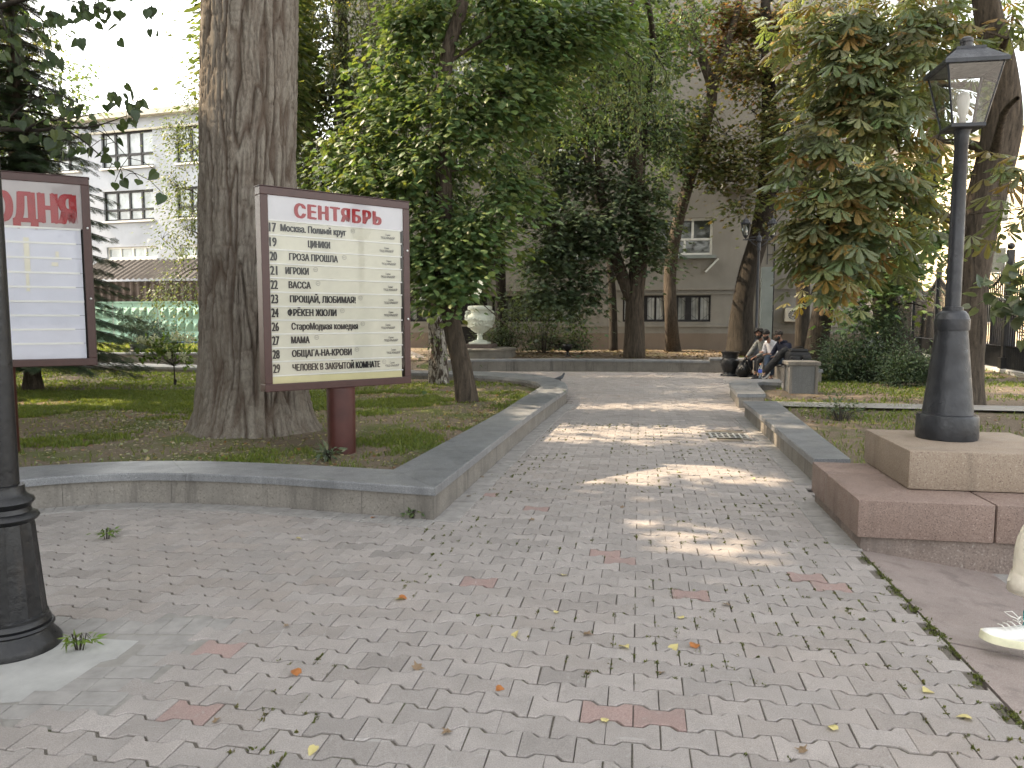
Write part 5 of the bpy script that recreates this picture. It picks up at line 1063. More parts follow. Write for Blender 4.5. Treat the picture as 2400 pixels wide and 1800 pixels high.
tree('elm_tree', 'slim grey trunk close to the facade that forks in a V high up', 'tree', rooted(.25, (1577, 822, 29.5), (1573, 740, 29.5), (1572, 640, 29.5), (1590, 520, 29), (1622, 400, 28.6), (1650, 300, 28.4), (1668, 210, 28.2), (1632, 90, 28), (1615, -60, 28)), [.30, .25, .24, .22, .21, .2, .18, .13, .08],
     [B(1620, 300, 28.4, 60, 60, 22), B(1590, 390, 28, 70, 60, 30), B(1560, 260, 28, 60, 80, 30), B(1560, 480, 28, 50, 40, 14), B(1650, 420, 28, 40, 30, 10), B(1600, 120, 28, 60, 60, 20), Wb((7.5, 28.4, 14), (3, 2, 2), 40)], 'maple', .17, 'dark', 22, GT, 'bark', .36, .4, limb_r=.06)
def vfork():
    o = [x for x in bpy.data.objects if x.name.startswith('elm_tree') and 'forks in a V' in x.get('label', '')][0]; m_ = MB(o.location); m_.tube(resample(catmull([PD(1665, 225, 28.2), PD(1690, 150, 28), PD(1712, 80, 28), PD(1735, 0, 28), PD(1760, -90, 28)], 6), 14), list(np.linspace(.17, .08, 15)), 12); m_.build('limb', M['bark'], o, True)
vfork()
tree('ash_tree', 'black leaning trunk between the litter urn and the grey metal duct, rust tinted boughs', 'tree', [Vector((8.85, 28.6, .15)), PD(1738, 740, 28.6), PD(1752, 650, 28.4), PD(1778, 560, 28.2), PD(1795, 460, 28), PD(1802, 330, 28), PD(1800, 150, 28), PD(1790, -80, 28)], [.52, .38, .36, .33, .29, .24, .2, .1],
     [B(1720, 390, 27, 90, 50, 56), B(1650, 330, 27.2, 60, 60, 28), B(1690, 200, 27.2, 60, 60, 26), B(1790, 370, 27, 70, 60, 44), B(1740, 480, 27, 70, 30, 16), B(1850, 300, 27, 80, 70, 36), B(1750, 250, 27.2, 90, 70, 40), B(1860, 430, 27, 60, 50, 20), B(1690, 300, 27.4, 60, 50, 20), B(1880, 200, 27.4, 90, 70, 40), B(1790, 140, 27.4, 90, 60, 34), B(1820, 520, 27, 40, 40, 8), Wb((10.5, 27.5, 13.5), (3.4, 2.6, 2), 70)], 'maple', .17, 'olive', 25, GT, 'barkd', .36, .4)
tree('maple_tree', 'russet leaved maple crown at the top between the facade and the chestnuts', 'tree', [Vector((11.6, 29.6, .15)), Vector((11.5, 29.6, 5)), Vector((11.1, 29.4, 10)), Vector((10.6, 29, 14))], [.28, .24, .18, .08],
     [B(1720, 50, 28.5, 80, 40, 54), B(1660, 20, 28.5, 60, 30, 34), B(1790, 60, 28.5, 70, 50, 50), B(1850, 90, 28.5, 60, 60, 40), B(1700, 110, 28.5, 60, 30, 22), B(1760, 160, 28, 60, 40, 26), B(1600, 40, 28.5, 50, 40, 20)], 'maple', .17, 'rust', 25, GT, 'barkd', .36, .4)
# ---- chestnuts on the right
tree('chestnut_tree', 'chestnut with a right leaning trunk behind the granite pillar and yew bushes', 'tree', rooted(.15, (1905, 868), (1918, 790), (1935, 700), (1958, 620), (1985, 540), (2030, 430), (2070, 330), (2100, 180), (2120, -60)), [.33, .27, .25, .24, .22, .2, .17, .13, .07],
     [B(2090, 300, 19, 110, 70, 17), B(2000, 240, 19.5, 110, 70, 18), B(2150, 180, 19, 110, 80, 18), B(1960, 120, 20, 100, 60, 16), B(2060, 60, 19.5, 120, 60, 18), B(1900, 690, 19.5, 30, 30, 3), B(2020, 400, 19, 70, 60, 14), B(2200, 60, 19, 100, 70, 24), B(1870, 30, 20, 70, 40, 12), Wb((10.5, 20, 10.5), (3.4, 3, 2), 60)], 'chestnut', .30, 'chest', 9, 'chestnut trees', 'barkd', .36, .5, mat='leafg', droop=.25, keep=keepout((1690, 480, 1830, 730, 1)))
tree('chestnut_tree', 'big chestnut with a thick furrowed trunk right behind the graphite lamp', 'tree', [Vector((7.45, 12.4, .05)), PD(2262, 800, 12.4), PD(2268, 700, 12.4), PD(2290, 560, 12.3), PD(2318, 430, 12.2), PD(2345, 300, 12.1), PD(2340, 150, 12), PD(2315, 20, 12), PD(2290, -160, 12)], [.42, .31, .30, .29, .285, .27, .22, .18, .10],
     [B(1960, 350, 11.2, 90, 40, 11), B(1900, 300, 11.4, 60, 30, 6), B(1890, 420, 11.2, 70, 45, 8), B(1985, 440, 11, 80, 50, 11), B(1895, 500, 11.2, 45, 40, 7), B(1930, 560, 11.1, 50, 40, 6), B(2040, 560, 11.4, 50, 40, 5), B(1950, 530, 11, 80, 50, 10), B(2070, 420, 11.2, 60, 60, 10), B(1905, 620, 11.2, 45, 34, 4), B(1970, 640, 11, 50, 30, 4), B(2060, 250, 11.4, 90, 60, 14), B(2010, 170, 11.6, 90, 60, 14), B(2130, 100, 11.6, 110, 60, 18), B(2250, 60, 11.2, 90, 60, 16), B(2360, 90, 11.4, 60, 80, 10), B(2200, 200, 12.6, 70, 60, 7), B(2180, 330, 12.8, 50, 50, 4), B(2385, 230, 10.6, 34, 80, 4), B(2380, 400, 9.5, 30, 50, 3), B(2395, 490, 9.6, 20, 40, 2), B(1950, 60, 11.8, 90, 50, 11), B(2120, 470, 11.6, 40, 40, 4), Wb((7.4, 12, 8.2), (3, 2.6, 1.6), 40), Wb((5.4, 11.6, 8.2), (2, 2, 1.3), 26), Wb((7.5, 12, 10.5), (3, 3, 1.6), 40)], 'chestnut', .275, 'chest', 9, 'chestnut trees', 'bark', .30, .5, mat='leafg', droop=.25, seg=28, limb_r=.10, twig=.008, keep=keepout((1690, 480, 1836, 730, 1), (1690, 700, 1905, 900, 1)))
tree('maple_tree', 'green maple with a dark leaning trunk in front of the street railing', 'tree', [Vector((10.2, 18.6, .1)), PD(2075, 720, 18.4), PD(2110, 620, 18.2), PD(2140, 540, 18), PD(2170, 440, 18), PD(2190, 320, 18), PD(2200, 120, 18)], [.36, .30, .27, .25, .23, .17, .08],
     [B(2060, 590, 17.6, 70, 50, 26), B(2120, 520, 17.6, 70, 50, 22), B(2040, 690, 17.6, 60, 50, 22), B(2130, 650, 17.4, 60, 50, 22), B(2180, 560, 17.4, 50, 60, 18), B(2010, 740, 17.8, 40, 30, 8), B(2170, 720, 17.4, 40, 50, 12), B(2210, 420, 18, 70, 60, 16), B(2100, 420, 18, 70, 50, 16)], 'maple', .16, 'green', 26, GT, 'barkd', .30, .45)
# ---- left side trees
def spruce():
    b = G(78, 915, .13); o = empty('spruce_tree', b, 'dark drooping spruce behind the today poster, trunk showing below it', 'tree'); t_ = MB(b); H_ = 8.6
    t_.tube([b+EZ*(-.1), b+EZ*.05, b+EZ*.3, b+EZ*4, b+EZ*H_], [.26, .2, .155, .1, .012], 14); C, T, Nn, Sz = [], [], [], []
    for k in range(230):
        z = .55+(H_-.6)*(k/230)**1.05; a = k*2.39996+random.gauss(0, .2); rmax = 2.35*(1-z/(H_+.4))**.85*random.uniform(.75, 1.12)
        d = Vector((math.cos(a), math.sin(a), 0)); s_ = Vector((-d.y, d.x, 0)); n_ = max(4, int(rmax/.15)); pts = []
        for i in range(n_+1):
            u = i/n_; pts.append(b+EZ*(z+rmax*(.12*u-.42*u*u+.16*u**3))+d*(rmax*u))
        t_.tube(pts, list(np.linspace(.022, .004, n_+1)), 4, False)
        for i in range(1, n_+1):
            for sg in (1, -1, 0):
                if sg and random.random() < .12: continue
                u = i/n_; C.append(pts[i]+s_*(sg*.02)); tdir = d*(1 if sg == 0 else .65)+s_*(sg*.8)-EZ*(.35+.5*random.random()); T.append(tdir); Nn.append(EZ+d*.3+Vector(rng.normal(0, .25, 3))); Sz.append((.36 if sg else .30)*(1-.35*u)*random.uniform(.8, 1.25)*(.55+.45*min(1, rmax/1.2)))
    C, T, Nn = (np.array([tuple(v) for v in q]) for q in (C, T, Nn)); n = len(C); leaves('crown', C, T, Nn, np.array(Sz), 'spruce', colours('spruce', n), M['needle'], o, b); t_.build('trunk', M['bark'], o, True)
spruce()
tree('larch_tree', 'tall golden green larch in the upper left corner behind the black lamp', 'tree', [Vector((-13.2, 20, .15)), Vector((-13.1, 20, 5)), Vector((-13, 20, 12)), Vector((-13, 20, 15))], [.26, .22, .12, .04],
     [B(30, 60, 19.5, 60, 70, 44), B(70, 160, 19.5, 50, 60, 30), B(20, 220, 19.5, 60, 70, 40), B(95, 90, 19.5, 30, 60, 14), B(60, 300, 19.5, 50, 50, 16), Wb((-13, 20, 12.5), (2, 2, 2.4), 60), Wb((-14.5, 19.5, 9), (2, 2, 3), 60)], 'narrow', .075, 'gold', 60, None, 'bark', .26, .9, twig=.006, droop=.6)
tree('poplar_tree', 'small leaved poplar sapling crown left of the huge trunk before the pale building', 'tree', [Vector((-10.6, 25.5, .2)), Vector((-10.5, 25.5, 4)), Vector((-10.35, 25.5, 8)), Vector((-10.2, 25.5, 12.5))], [.15, .12, .08, .03],
     [B(430, 640, 24.6, 40, 50, 22), B(440, 540, 24.6, 50, 60, 34), B(420, 440, 24.8, 45, 60, 26), B(445, 340, 25, 45, 60, 28), B(400, 300, 25, 25, 30, 7), B(455, 230, 25, 30, 60, 16), B(470, 120, 25, 20, 60, 9), B(380, 560, 24.6, 30, 20, 6), B(390, 690, 24.4, 50, 25, 14), B(415, 190, 25, 20, 30, 3), B(480, 30, 25.4, 16, 50, 6), Wb((-10, 25.5, 16), (3.4, 3.2, 2.2), 70), Wb((-12.5, 25, 17), (3, 3, 2), 50)], 'ovate', .11, 'grey', 36, GT, 'bark', .34, .9, twig=.005, droop=.4)
# linden off to the left: its twigs hang into the upper left corner
lin = [PD(x, y, D) for x, y, D in ((-120, 330, 5.2), (0, 304, 5.1), (80, 306, 5.0), (146, 300, 4.9), (221, 296, 4.85), (300, 270, 4.8))]
def near_linden():
    b = Vector((-6.6, 4.2, .1)); o = empty('linden_tree', b, 'linden left of the camera whose leafy twigs hang into the upper left corner', 'tree'); t_ = MB(b)
    t_.tube(resample(catmull([b, b+EZ*2, b+Vector((.1, 0, 4)), b+Vector((0, .1, 8))], 6), 20), list(np.linspace(.28, .1, 21)), 16, True, lambda i, a: 1+.05*math.sin(5*a))
    tw = [(lin, .022), ([PD(-140, 90, 5.4), PD(0, 16, 5.2), PD(70, -4, 5.1), PD(170, -40, 5.0)], .035), ([PD(60, 306, 5), PD(95, 285, 4.9), PD(150, 280, 4.8), PD(250, 262, 4.8)], .009), ([PD(150, 302, 4.9), PD(195, 330, 4.85), PD(253, 378, 4.8), PD(322, 408, 4.8)], .006), ([PD(170, 300, 4.9), PD(240, 310, 4.8), PD(300, 370, 4.8)], .005), ([PD(40, 5, 5.2), PD(90, 40, 5.0), PD(150, 90, 4.9)], .007), ([PD(100, -10, 5.1), PD(200, 10, 5.0), PD(280, 40, 4.9)], .006), ([PD(0, 16, 5.2), PD(20, 90, 5.1), PD(60, 150, 5.0), PD(110, 190, 4.9)], .007), ([PD(150, -35, 5), PD(300, -20, 4.9), PD(350, 15, 4.8)], .006), ([PD(0, 304, 5.1), PD(50, 250, 5), PD(120, 220, 4.9), PD(200, 250, 4.8)], .008)]
    C, Tt = [], []
    for a_, r_ in tw[:]:
        pts = resample(catmull(a_, 6), 16); t_.tube(pts, list(np.linspace(r_, .0018, 17)), 6)
        for k in range(9):
            p = pts[random.randint(4, 16)]; e = p+Vector((random.gauss(0, .10), random.gauss(0, .10), random.gauss(-.04, .07))); t_.tube([p, (p+e)/2+EZ*.02, e], .0022, 4, False); C.append(tuple(e)); Tt.append([rng.normal(0, .6), rng.normal(0, .6), -.9])
    for (x, y, sx, sy, n_) in ((40, 60, 50, 40, 15), (100, 60, 40, 40, 9), (200, 20, 60, 22, 18), (130, 40, 40, 30, 10), (190, 85, 16, 10, 3), (110, 130, 40, 30, 5), (60, 140, 60, 40, 8), (140, 215, 40, 24, 6), (180, 250, 40, 26, 11), (280, 225, 40, 24, 12), (310, 240, 30, 26, 8), (300, 275, 30, 20, 6), (150, 335, 26, 14, 5), (180, 350, 16, 12, 3), (60, 270, 50, 30, 7), (345, 14, 10, 10, 2)):
        for _ in range(n_):
            p = PD(random.gauss(x, sx*.5), random.gauss(y, sy*.5), random.gauss(4.9, .12)); C.append(tuple(p)); Tt.append([rng.normal(0, .6), rng.normal(0, .6), -.9]); t_.tube([p, p+Vector((random.gauss(0, .03), random.gauss(0, .03), .08))], .0014, 4, False)
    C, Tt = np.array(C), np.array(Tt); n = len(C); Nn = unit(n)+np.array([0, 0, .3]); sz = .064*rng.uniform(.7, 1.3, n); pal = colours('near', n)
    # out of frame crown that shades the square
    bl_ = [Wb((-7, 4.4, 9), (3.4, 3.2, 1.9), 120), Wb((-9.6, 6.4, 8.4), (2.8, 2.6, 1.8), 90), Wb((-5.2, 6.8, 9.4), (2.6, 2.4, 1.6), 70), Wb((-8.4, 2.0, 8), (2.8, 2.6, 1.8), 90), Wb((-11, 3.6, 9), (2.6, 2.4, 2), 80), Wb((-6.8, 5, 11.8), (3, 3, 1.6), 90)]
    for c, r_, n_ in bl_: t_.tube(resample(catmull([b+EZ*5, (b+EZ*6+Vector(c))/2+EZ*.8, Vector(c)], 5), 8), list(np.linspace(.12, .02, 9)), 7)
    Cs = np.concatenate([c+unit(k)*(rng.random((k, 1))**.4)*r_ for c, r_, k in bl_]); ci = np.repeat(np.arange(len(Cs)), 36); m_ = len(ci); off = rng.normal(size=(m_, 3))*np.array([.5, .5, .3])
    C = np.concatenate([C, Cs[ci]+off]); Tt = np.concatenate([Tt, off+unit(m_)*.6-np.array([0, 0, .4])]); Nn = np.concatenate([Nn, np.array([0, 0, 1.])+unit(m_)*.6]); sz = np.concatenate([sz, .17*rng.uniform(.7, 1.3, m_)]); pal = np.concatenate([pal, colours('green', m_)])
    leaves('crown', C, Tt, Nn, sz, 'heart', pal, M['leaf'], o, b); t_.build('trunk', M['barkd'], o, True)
near_linden()
# trees added left of the picture for the shade they cast on the square
for k, (x, y, h, lab) in enumerate(((-15.5, 11, 9.5, 'added broad shade maple left of the spruce, out past the left edge'), (-16.5, 3, 9, 'added broad shade maple at the far left beside the square'), (-19, 20, 11, 'added tall shade maple at the far left behind the larch'), (-21, 30, 11, 'added tall shade maple at the far left before the pale building'))):
    tree('maple_tree', lab, 'tree', [Vector((x, y, .1)), Vector((x+.1, y, 3)), Vector((x, y+.1, h))], [.3, .24, .1], [Wb((x+dx, y+dy, h+dz), (2.6, 2.4, 1.9), 60) for dx, dy, dz in ((0, 0, 2), (2.4, .6, 0), (-2.2, 1, 0), (.4, 2.4, .3), (0, -2.4, 0), (1.4, -1.4, -1.8), (-1.6, 1.6, -2))], 'maple', .2, 'green', 20, None, 'bark', .5, .6, twig=0)
for x, y, h, lab in ((-10.9, 8.8, 8, 'added dense shade maple just past the left edge beside the today poster'), (-14.2, 15.2, 8.5, 'added dense shade maple past the left edge behind the spruce'), (-9.8, .4, 8, 'added dense shade maple past the left edge level with the camera')):  # denser crowns added past the edge to close gaps in the shade
    tree('maple_tree', lab, 'tree', [Vector((x, y, .1)), Vector((x+.1, y, 3)), Vector((x, y+.1, h))], [.3, .24, .1], [Wb((x+dx, y+dy, h+dz), (2.1, 2.1, 1.7), 60) for dx, dy, dz in ((0, 0, 2.6), (1.7, .6, 1), (-1.7, 1, 1), (.4, 2.0, 1.2), (0, -2.0, .8), (1.2, -1.2, 3.6), (-1.2, 1.4, 3.8), (0, 0, 5))], 'maple', .2, 'green', 28, None, 'bark', .5, .6, twig=0)
# ---- shrubs and small plants
def shrub(name, label, base, blobs, kind, size, pal, per, spread, group=None, flat=.8, mat='leaf', stems=7, twig=.004):
    o = empty(name, base, label, 'shrub', group); t_ = MB(o.location); Cs = np.concatenate([c+unit(n)*(rng.random((n, 1))**.42)*r for c, r, n in blobs]); Cs[:, 2] = np.maximum(Cs[:, 2], base.z+.05)
    for c in Cs: 
        b = Vector((base.x+(c[0]-base.x)*.25, base.y+(c[1]-base.y)*.25, base.z-.02)); t_.tube([b, b.lerp(Vector(c), .5)+EZ*.06, Vector(c)], [twig*2, twig*1.3, twig*.6], 4, False)
    ci = np.repeat(np.arange(len(Cs)), per); n = len(ci); off = rng.normal(size=(n, 3))*np.array([spread, spread, spread*flat]); P = Cs[ci]+off; P[:, 2] = np.maximum(P[:, 2], base.z+.02)
    leaves('foliage', P, off/spread+unit(n)*.7+np.array([0, 0, .1]), np.array([0, 0, 1.])+unit(n)*.7, size*rng.uniform(.7, 1.3, n), kind, colours(pal, n), M[mat], o, o.location); t_.build('stems', M['barkd'], o); return o
shrub('yew_bush', 'big dark feathery yew bush between the pillar and the graphite lamp', Vector((8.9, 17.2, .12)), [B(1985, 840, 17.2, 70, 60, 60), B(2060, 790, 17.4, 60, 70, 60), B(1950, 870, 17, 40, 40, 24), B(2030, 870, 17, 70, 40, 44), B(2085, 740, 17.6, 30, 30, 12)], 'narrow', .085, 'spruce', 60, .17, 'yew bushes', mat='needle')
shrub('yew_bush', 'low dark yew bush directly left of the graphite lamp foot', Vector((9.7, 15.8, .12)), [B(2130, 850, 15.8, 50, 40, 36), B(2175, 880, 15.6, 40, 36, 30), B(2100, 880, 15.8, 36, 30, 20)], 'narrow', .08, 'spruce', 56, .15, 'yew bushes', mat='needle')
shrub('low_shrub', 'dark low shrub against the facade below the left barred window', PD(1345, 818, 28.6), [B(1350, 800, 28.6, 36, 16, 26), B(1300, 800, 28.8, 30, 18, 22), B(1255, 800, 28.8, 26, 18, 18)], 'ovate', .10, 'dark', 40, .24, 'shrubs along the facade')
shrub('low_shrub', 'dark shrub behind the foot of the white vase', PD(1190, 820, 27.8), [B(1190, 790, 27.8, 50, 30, 34), B(1150, 795, 28, 30, 26, 16), B(1205, 735, 27.8, 30, 30, 12)], 'ovate', .10, 'dark', 40, .24, 'shrubs along the facade')
shrub('low_shrub', 'airy light green shrub left of the forked maple trunk', PD(1275, 826, 26.4), [B(1270, 700, 26.4, 30, 30, 10), B(1290, 750, 26.4, 40, 25, 12), B(1240, 740, 26.4, 24, 24, 6)], 'ovate', .10, 'grey', 26, .26)
shrub('juniper_bush', 'dark juniper bush between the spruce and the mint green fence', PD(355, 815, 29), [B(345, 770, 29, 40, 24, 30), B(390, 785, 29, 34, 20, 20), B(310, 760, 28, 30, 30, 20)], 'narrow', .10, 'spruce', 50, .22, mat='needle')
shrub('rose_bush', 'small leggy rose bush on the right lawn by the path strip', G(1968, 992, .13), [B(1975, 960, 10.6, 30, 20, 14), B(2010, 960, 10.6, 25, 12, 7), B(1945, 965, 10.6, 16, 12, 5)], 'ovate', .055, 'lilac', 10, .08, twig=.003)
shrub('lilac_bush', 'lilac bush at the right edge with pale heart shaped leaves before the railing', Vector((6.0, 6.9, .12)), [B(2350, 690, 7.2, 40, 28, 5), B(2320, 660, 7.2, 24, 10, 2), B(2385, 660, 7.0, 30, 24, 4), B(2370, 730, 7.0, 24, 20, 3), B(2440, 700, 6.8, 50, 60, 16)], 'heart', .12, 'lilac', 5, .10, mat='leafg', twig=.004)
sb = G(410, 905, .13)
def hydrangea():
    o = empty('hydrangea', sb, 'flowering standard hydrangea sapling with cream flower heads on the lawn left of the huge trunk', 'sapling'); t_ = MB(sb); top = PD(408, 858, sb.y); t_.tube([sb-EZ*.05, sb+EZ*.2, top], [.022, .016, .013], 8); t_.tube([sb, sb+Vector((.03, 0, .14))], .02, 6)
    hub = [B(410, 815, sb.y, 46, 30, 26), B(365, 822, sb.y, 30, 22, 12), B(438, 838, sb.y, 20, 24, 8), B(345, 808, sb.y, 18, 14, 5), B(325, 836, sb.y, 14, 10, 4)]; Cs = np.concatenate([c+unit(n)*(rng.random((n, 1))**.5)*r for c, r, n in hub])
    for c in Cs: t_.tube([top, top.lerp(Vector(c), .5)+EZ*.03, Vector(c)], .004, 4, False)
    ci = np.repeat(np.arange(len(Cs)), 8); n = len(ci); off = rng.normal(size=(n, 3))*.05; leaves('foliage', Cs[ci]+off, off/.05+unit(n)*.6-np.array([0, 0, .3]), np.array([0, 0, 1.])+unit(n)*.5, .11*rng.uniform(.7, 1.3, n), 'ovate', colours('lime', n), M['leaf'], o, sb); t_.build('stem', M['barkd'], o)
    fm = plain('cream_florets', (.55, .56, .36), .8, .15, 30, .3, 60)
    for x, y, r in ((333, 798, 13), (362, 796, 13), (413, 788, 15), (441, 793, 16), (430, 838, 12), (395, 832, 8), (372, 803, 9)):
        c = PD(x, y, sb.y-.06); q = MB(sb); rr = r*sb.y/FPX
        for _ in range(60): u = Vector(unit(1)[0])*(random.random()**.5); q.ball(c+Vector((u.x*rr, u.y*rr, u.z*rr*1.0)), .018, 5, 4)
        q.build('flower_head', fm, o)
hydrangea()
wd = G(770, 1078, .14)
shrub('thistle', 'green thistle weed at the foot of the red poster pipe', wd, [Wb((wd.x, wd.y, .21), (.10, .09, .06), 12)], 'narrow', .10, 'lilac', 6, .035, flat=.5, twig=.003)
for lab, x, y, pl_ in (('weed tuft on the pale concrete at the black lamp foot', 185, 1522, 'lime'), ('weed tuft at the foot of the wall near its corner', 965, 1217, 'green'), ('small weed in the pavers left of the wall corner', 250, 1263, 'lime')):
    p = G(x, y, 0); shrub('weed', lab, p, [Wb((p.x, p.y, .02), (.07, .04, .015), 8)], 'narrow', .048, pl_, 6, .02, 'weeds in the paving joints', flat=.3, twig=.0015)
# ---- grass, litter, moss: nobody could count them
def scatter(poly, n, mask=None, seed=1):
    P = np.array([(p[0], p[1]) for p in poly]); lo_, hi_ = P.min(0), P.max(0); q = lo_+rng.random((n, 2))*(hi_-lo_); q = q[inside(q, poly)]
    return q if mask is None else q[mask(q)]
def lz(q, z0, amp, mound=()):
    z = z0+amp*(fbm(np.c_[q*.9, np.zeros(len(q))])-.5)*2+.012*(vnoise(np.c_[q*6, np.zeros(len(q))])-.5)
    for mx, my, mr, mh in mound: z = z+mh*np.exp(-((q[:, 0]-mx)**2+(q[:, 1]-my)**2)/mr**2)
    return z
MND = [(BIG.x, BIG.y, 1.0, .07), (-.72, 12.3, .5, .05), (-1.6, 16, .5, .05)]
def gmask(th):
    def f(q):
        d = np.hypot(q[:, 0]-BIG.x, q[:, 1]-BIG.y); d2 = np.hypot(q[:, 0]+.7, q[:, 1]-12.6)
        v = fbm(np.c_[q*.8, np.full(len(q), 5.)], 3)+.25*fbm(np.c_[q*4, np.full(len(q), 2.)], 2)-.125+np.clip((q[:, 1]-10)*.03, 0, .14)-.35*np.exp(-(d/1.5)**2)-.25*np.exp(-(d2/1.6)**2)
        return rng.random(len(q)) < np.clip((v-th)*5, 0.02, 1)*np.clip(1.25-(q[:, 1]-6)/26, .3, 1)
    return f
def grass(name, poly, n, th, z0, amp, mound, h=.055, w=.0045, cols=((.085, .125, .025), (.15, .175, .042), (.115, .155, .032))):
    q = scatter(poly, n, gmask(th)); k = len(q); z = lz(q, z0, amp, mound); a = rng.random(k)*6.283; hh = h*rng.uniform(.5, 1.4, k); lean = rng.normal(0, .5, (k, 2)); far_ = np.clip(np.hypot(q[:, 0], q[:, 1])/7, 1, 3)
    b = np.c_[q, z-.006]; s = np.c_[np.cos(a), np.sin(a), np.zeros(k)]*(w*far_)[:, None]; m1 = b+np.c_[lean*hh[:, None]*.35, hh*.6]; t_ = b+np.c_[lean*hh[:, None]*.95, hh*.95]
    V = np.stack([b-s, b+s, m1+s*.7, m1-s*.7, t_], 1).reshape(-1, 3); i = np.arange(k)*5; F4 = np.stack([i, i+1, i+2, i+3], -1); F3 = np.stack([i+3, i+2, i+4], -1)
    c = np.array(cols)[rng.integers(0, len(cols), k)]*rng.uniform(.7, 1.35, (k, 1)); return tag(np_mesh(name, V, [F4, F3], M['leaf'], col=np.repeat(c, 5, 0)), kind='stuff')
LVIS = [p for p in LAWN_L]
NEAR_L = [(x, y) for x, y in ((-9.5, 5.5), (.6, 5.5), (1.0, 14.5), (-10.5, 14.5))]
_sc = scatter
def scatter(poly, n, mask=None, seed=1):
    if poly is LVIS:
        q = _sc(NEAR_L, int(n*.7)); q = q[inside(q, LVIS)]; q2 = _sc(LVIS, int(n*.3)); q = np.concatenate([q, q2]); return q if mask is None else q[mask(q)]
    return _sc(poly, n, mask, seed)
grass('grass', LVIS, 560000, .45, .125, .035, MND, .05)
grass('grass_beside_the_lamp', LAWN_R, 150000, .50, .12, .04, [], .06)
def litter(name, q, z, sizes, cols, curl=.5):
    k = len(q); P = np.c_[q, z+.006]; T = np.c_[rng.normal(size=(k, 2)), rng.normal(0, .2, k)]; Nn = np.array([0, 0, 1.])+unit(k)*curl
    C = np.array(cols)[rng.integers(0, len(cols), k)]*rng.uniform(.7, 1.3, (k, 1)); global PATCH; pt, PATCH = PATCH, []
    o = leaves(name, P, T, Nn, sizes, 'heart', C, M['leaf'], None, (0, 0, 0)); PATCH = pt; return tag(o, kind='stuff')
DRY = [(.26, .22, .15), (.34, .30, .21), (.19, .14, .09), (.24, .25, .18), (.18, .20, .13), (.36, .30, .18), (.24, .12, .055)]
q = scatter(LVIS, 48000); q = q[rng.random(len(q)) < np.clip(.35+1.6*(fbm(np.c_[q*.7, np.full(len(q), 9.)], 3)-.4), .1, 1)]; litter('leaf_litter', q, lz(q, .125, .035, MND), .045*rng.uniform(.35, 1.25, len(q)), DRY)
q = scatter(LAWN_R, 9000); litter('leaf_litter_beside_the_lamp', q, lz(q, .12, .04), .06*rng.uniform(.4, 1.3, len(q)), DRY[:3]+[(.14, .07, .035), (.2, .11, .05)])
q = scatter([(-1.3, 23.7), (5.8, 22.7), (8.0, 22.4), (8.6, 31), (-2, 32.5)], 2600); litter('leaf_litter_by_the_facade', q, np.full(len(q), .27), .09*rng.uniform(.4, 1.2, len(q)), [(.12, .09, .06), (.16, .12, .07), (.10, .065, .04), (.07, .05, .035)])
q = scatter([(-60, 50), (-30, 24.6), (-10.9, 28), (-6.5, 24.9), (-6.8, 50)], 60000, lambda q: (q[:, 1] < 40) & (rng.random(len(q)) < .6)); k = len(q)
grass('far_grass', [(-26, 28.3), (-10.9, 27.9), (-6.8, 25.2), (-8, 38), (-26, 40)], 60000, .3, .25, .05, [], .10, .008)
# moss in the joints, stronger towards the right of the path
ex = rng.random(9000); jr = rng.integers(0, 120, 9000); jc = rng.integers(-8, 14, 9000); horiz = rng.random(9000) < .35
ju_ = np.where(horiz, (jc+ex)*L, (jc+.5*(1-(jr & 1)))*L+.097+rng.normal(0, .0025, 9000)); jv_ = np.where(horiz, jr*W+.4+W/2, (jr+(ex-.5)*.9)*W+.4)
q = np.stack([EU.x*ju_+EV.x*jv_, EU.y*ju_+EV.y*jv_], -1); nn = fbm(np.c_[q*2.2, np.zeros(len(q))], 3); q = q[(nn > .535) & (jv_ < 11) & (ju_ < 1.44) & ~inside(q, [(p[0], p[1]) for p in LW_OUT])]
ci = np.repeat(np.arange(len(q)), 7); n = len(ci); C = np.c_[q[ci]+rng.normal(0, .0045, (n, 2)), np.full(n, -.0055)]; pt, PATCH = PATCH, []
tag(leaves('moss', C, np.array([0, 0, 1.])+unit(n)*.8, unit(n), .013*rng.uniform(.5, 1.6, n), 'ovate', np.array([(.07, .085, .02), (.10, .12, .025), (.05, .06, .018), (.11, .10, .04)])[rng.integers(0, 4, n)], M['leaf'], None, (0, 0, 0)), kind='stuff')
e = rng.random(260); q = np.array([tuple(PEDL-EV*(v*3.2)+EU*random.gauss(.012, .010))[:2] for v in e]); q = q[fbm(np.c_[q*3, np.ones(len(q))], 2) > .42]; ci = np.repeat(np.arange(len(q)), 8); n = len(ci); C = np.c_[q[ci]+rng.normal(0, .01, (n, 2)), np.full(n, -.005)]
tag(leaves('moss_along_the_flagstones', C, np.array([0, 0, .6])+unit(n)*.8, unit(n), .013*rng.uniform(.5, 1.5, n), 'ovate', np.array([(.09, .11, .03), (.12, .14, .04), (.06, .07, .02)])[rng.integers(0, 3, n)], M['leaf'], None, (0, 0, 0)), kind='stuff')
PATCH = pt
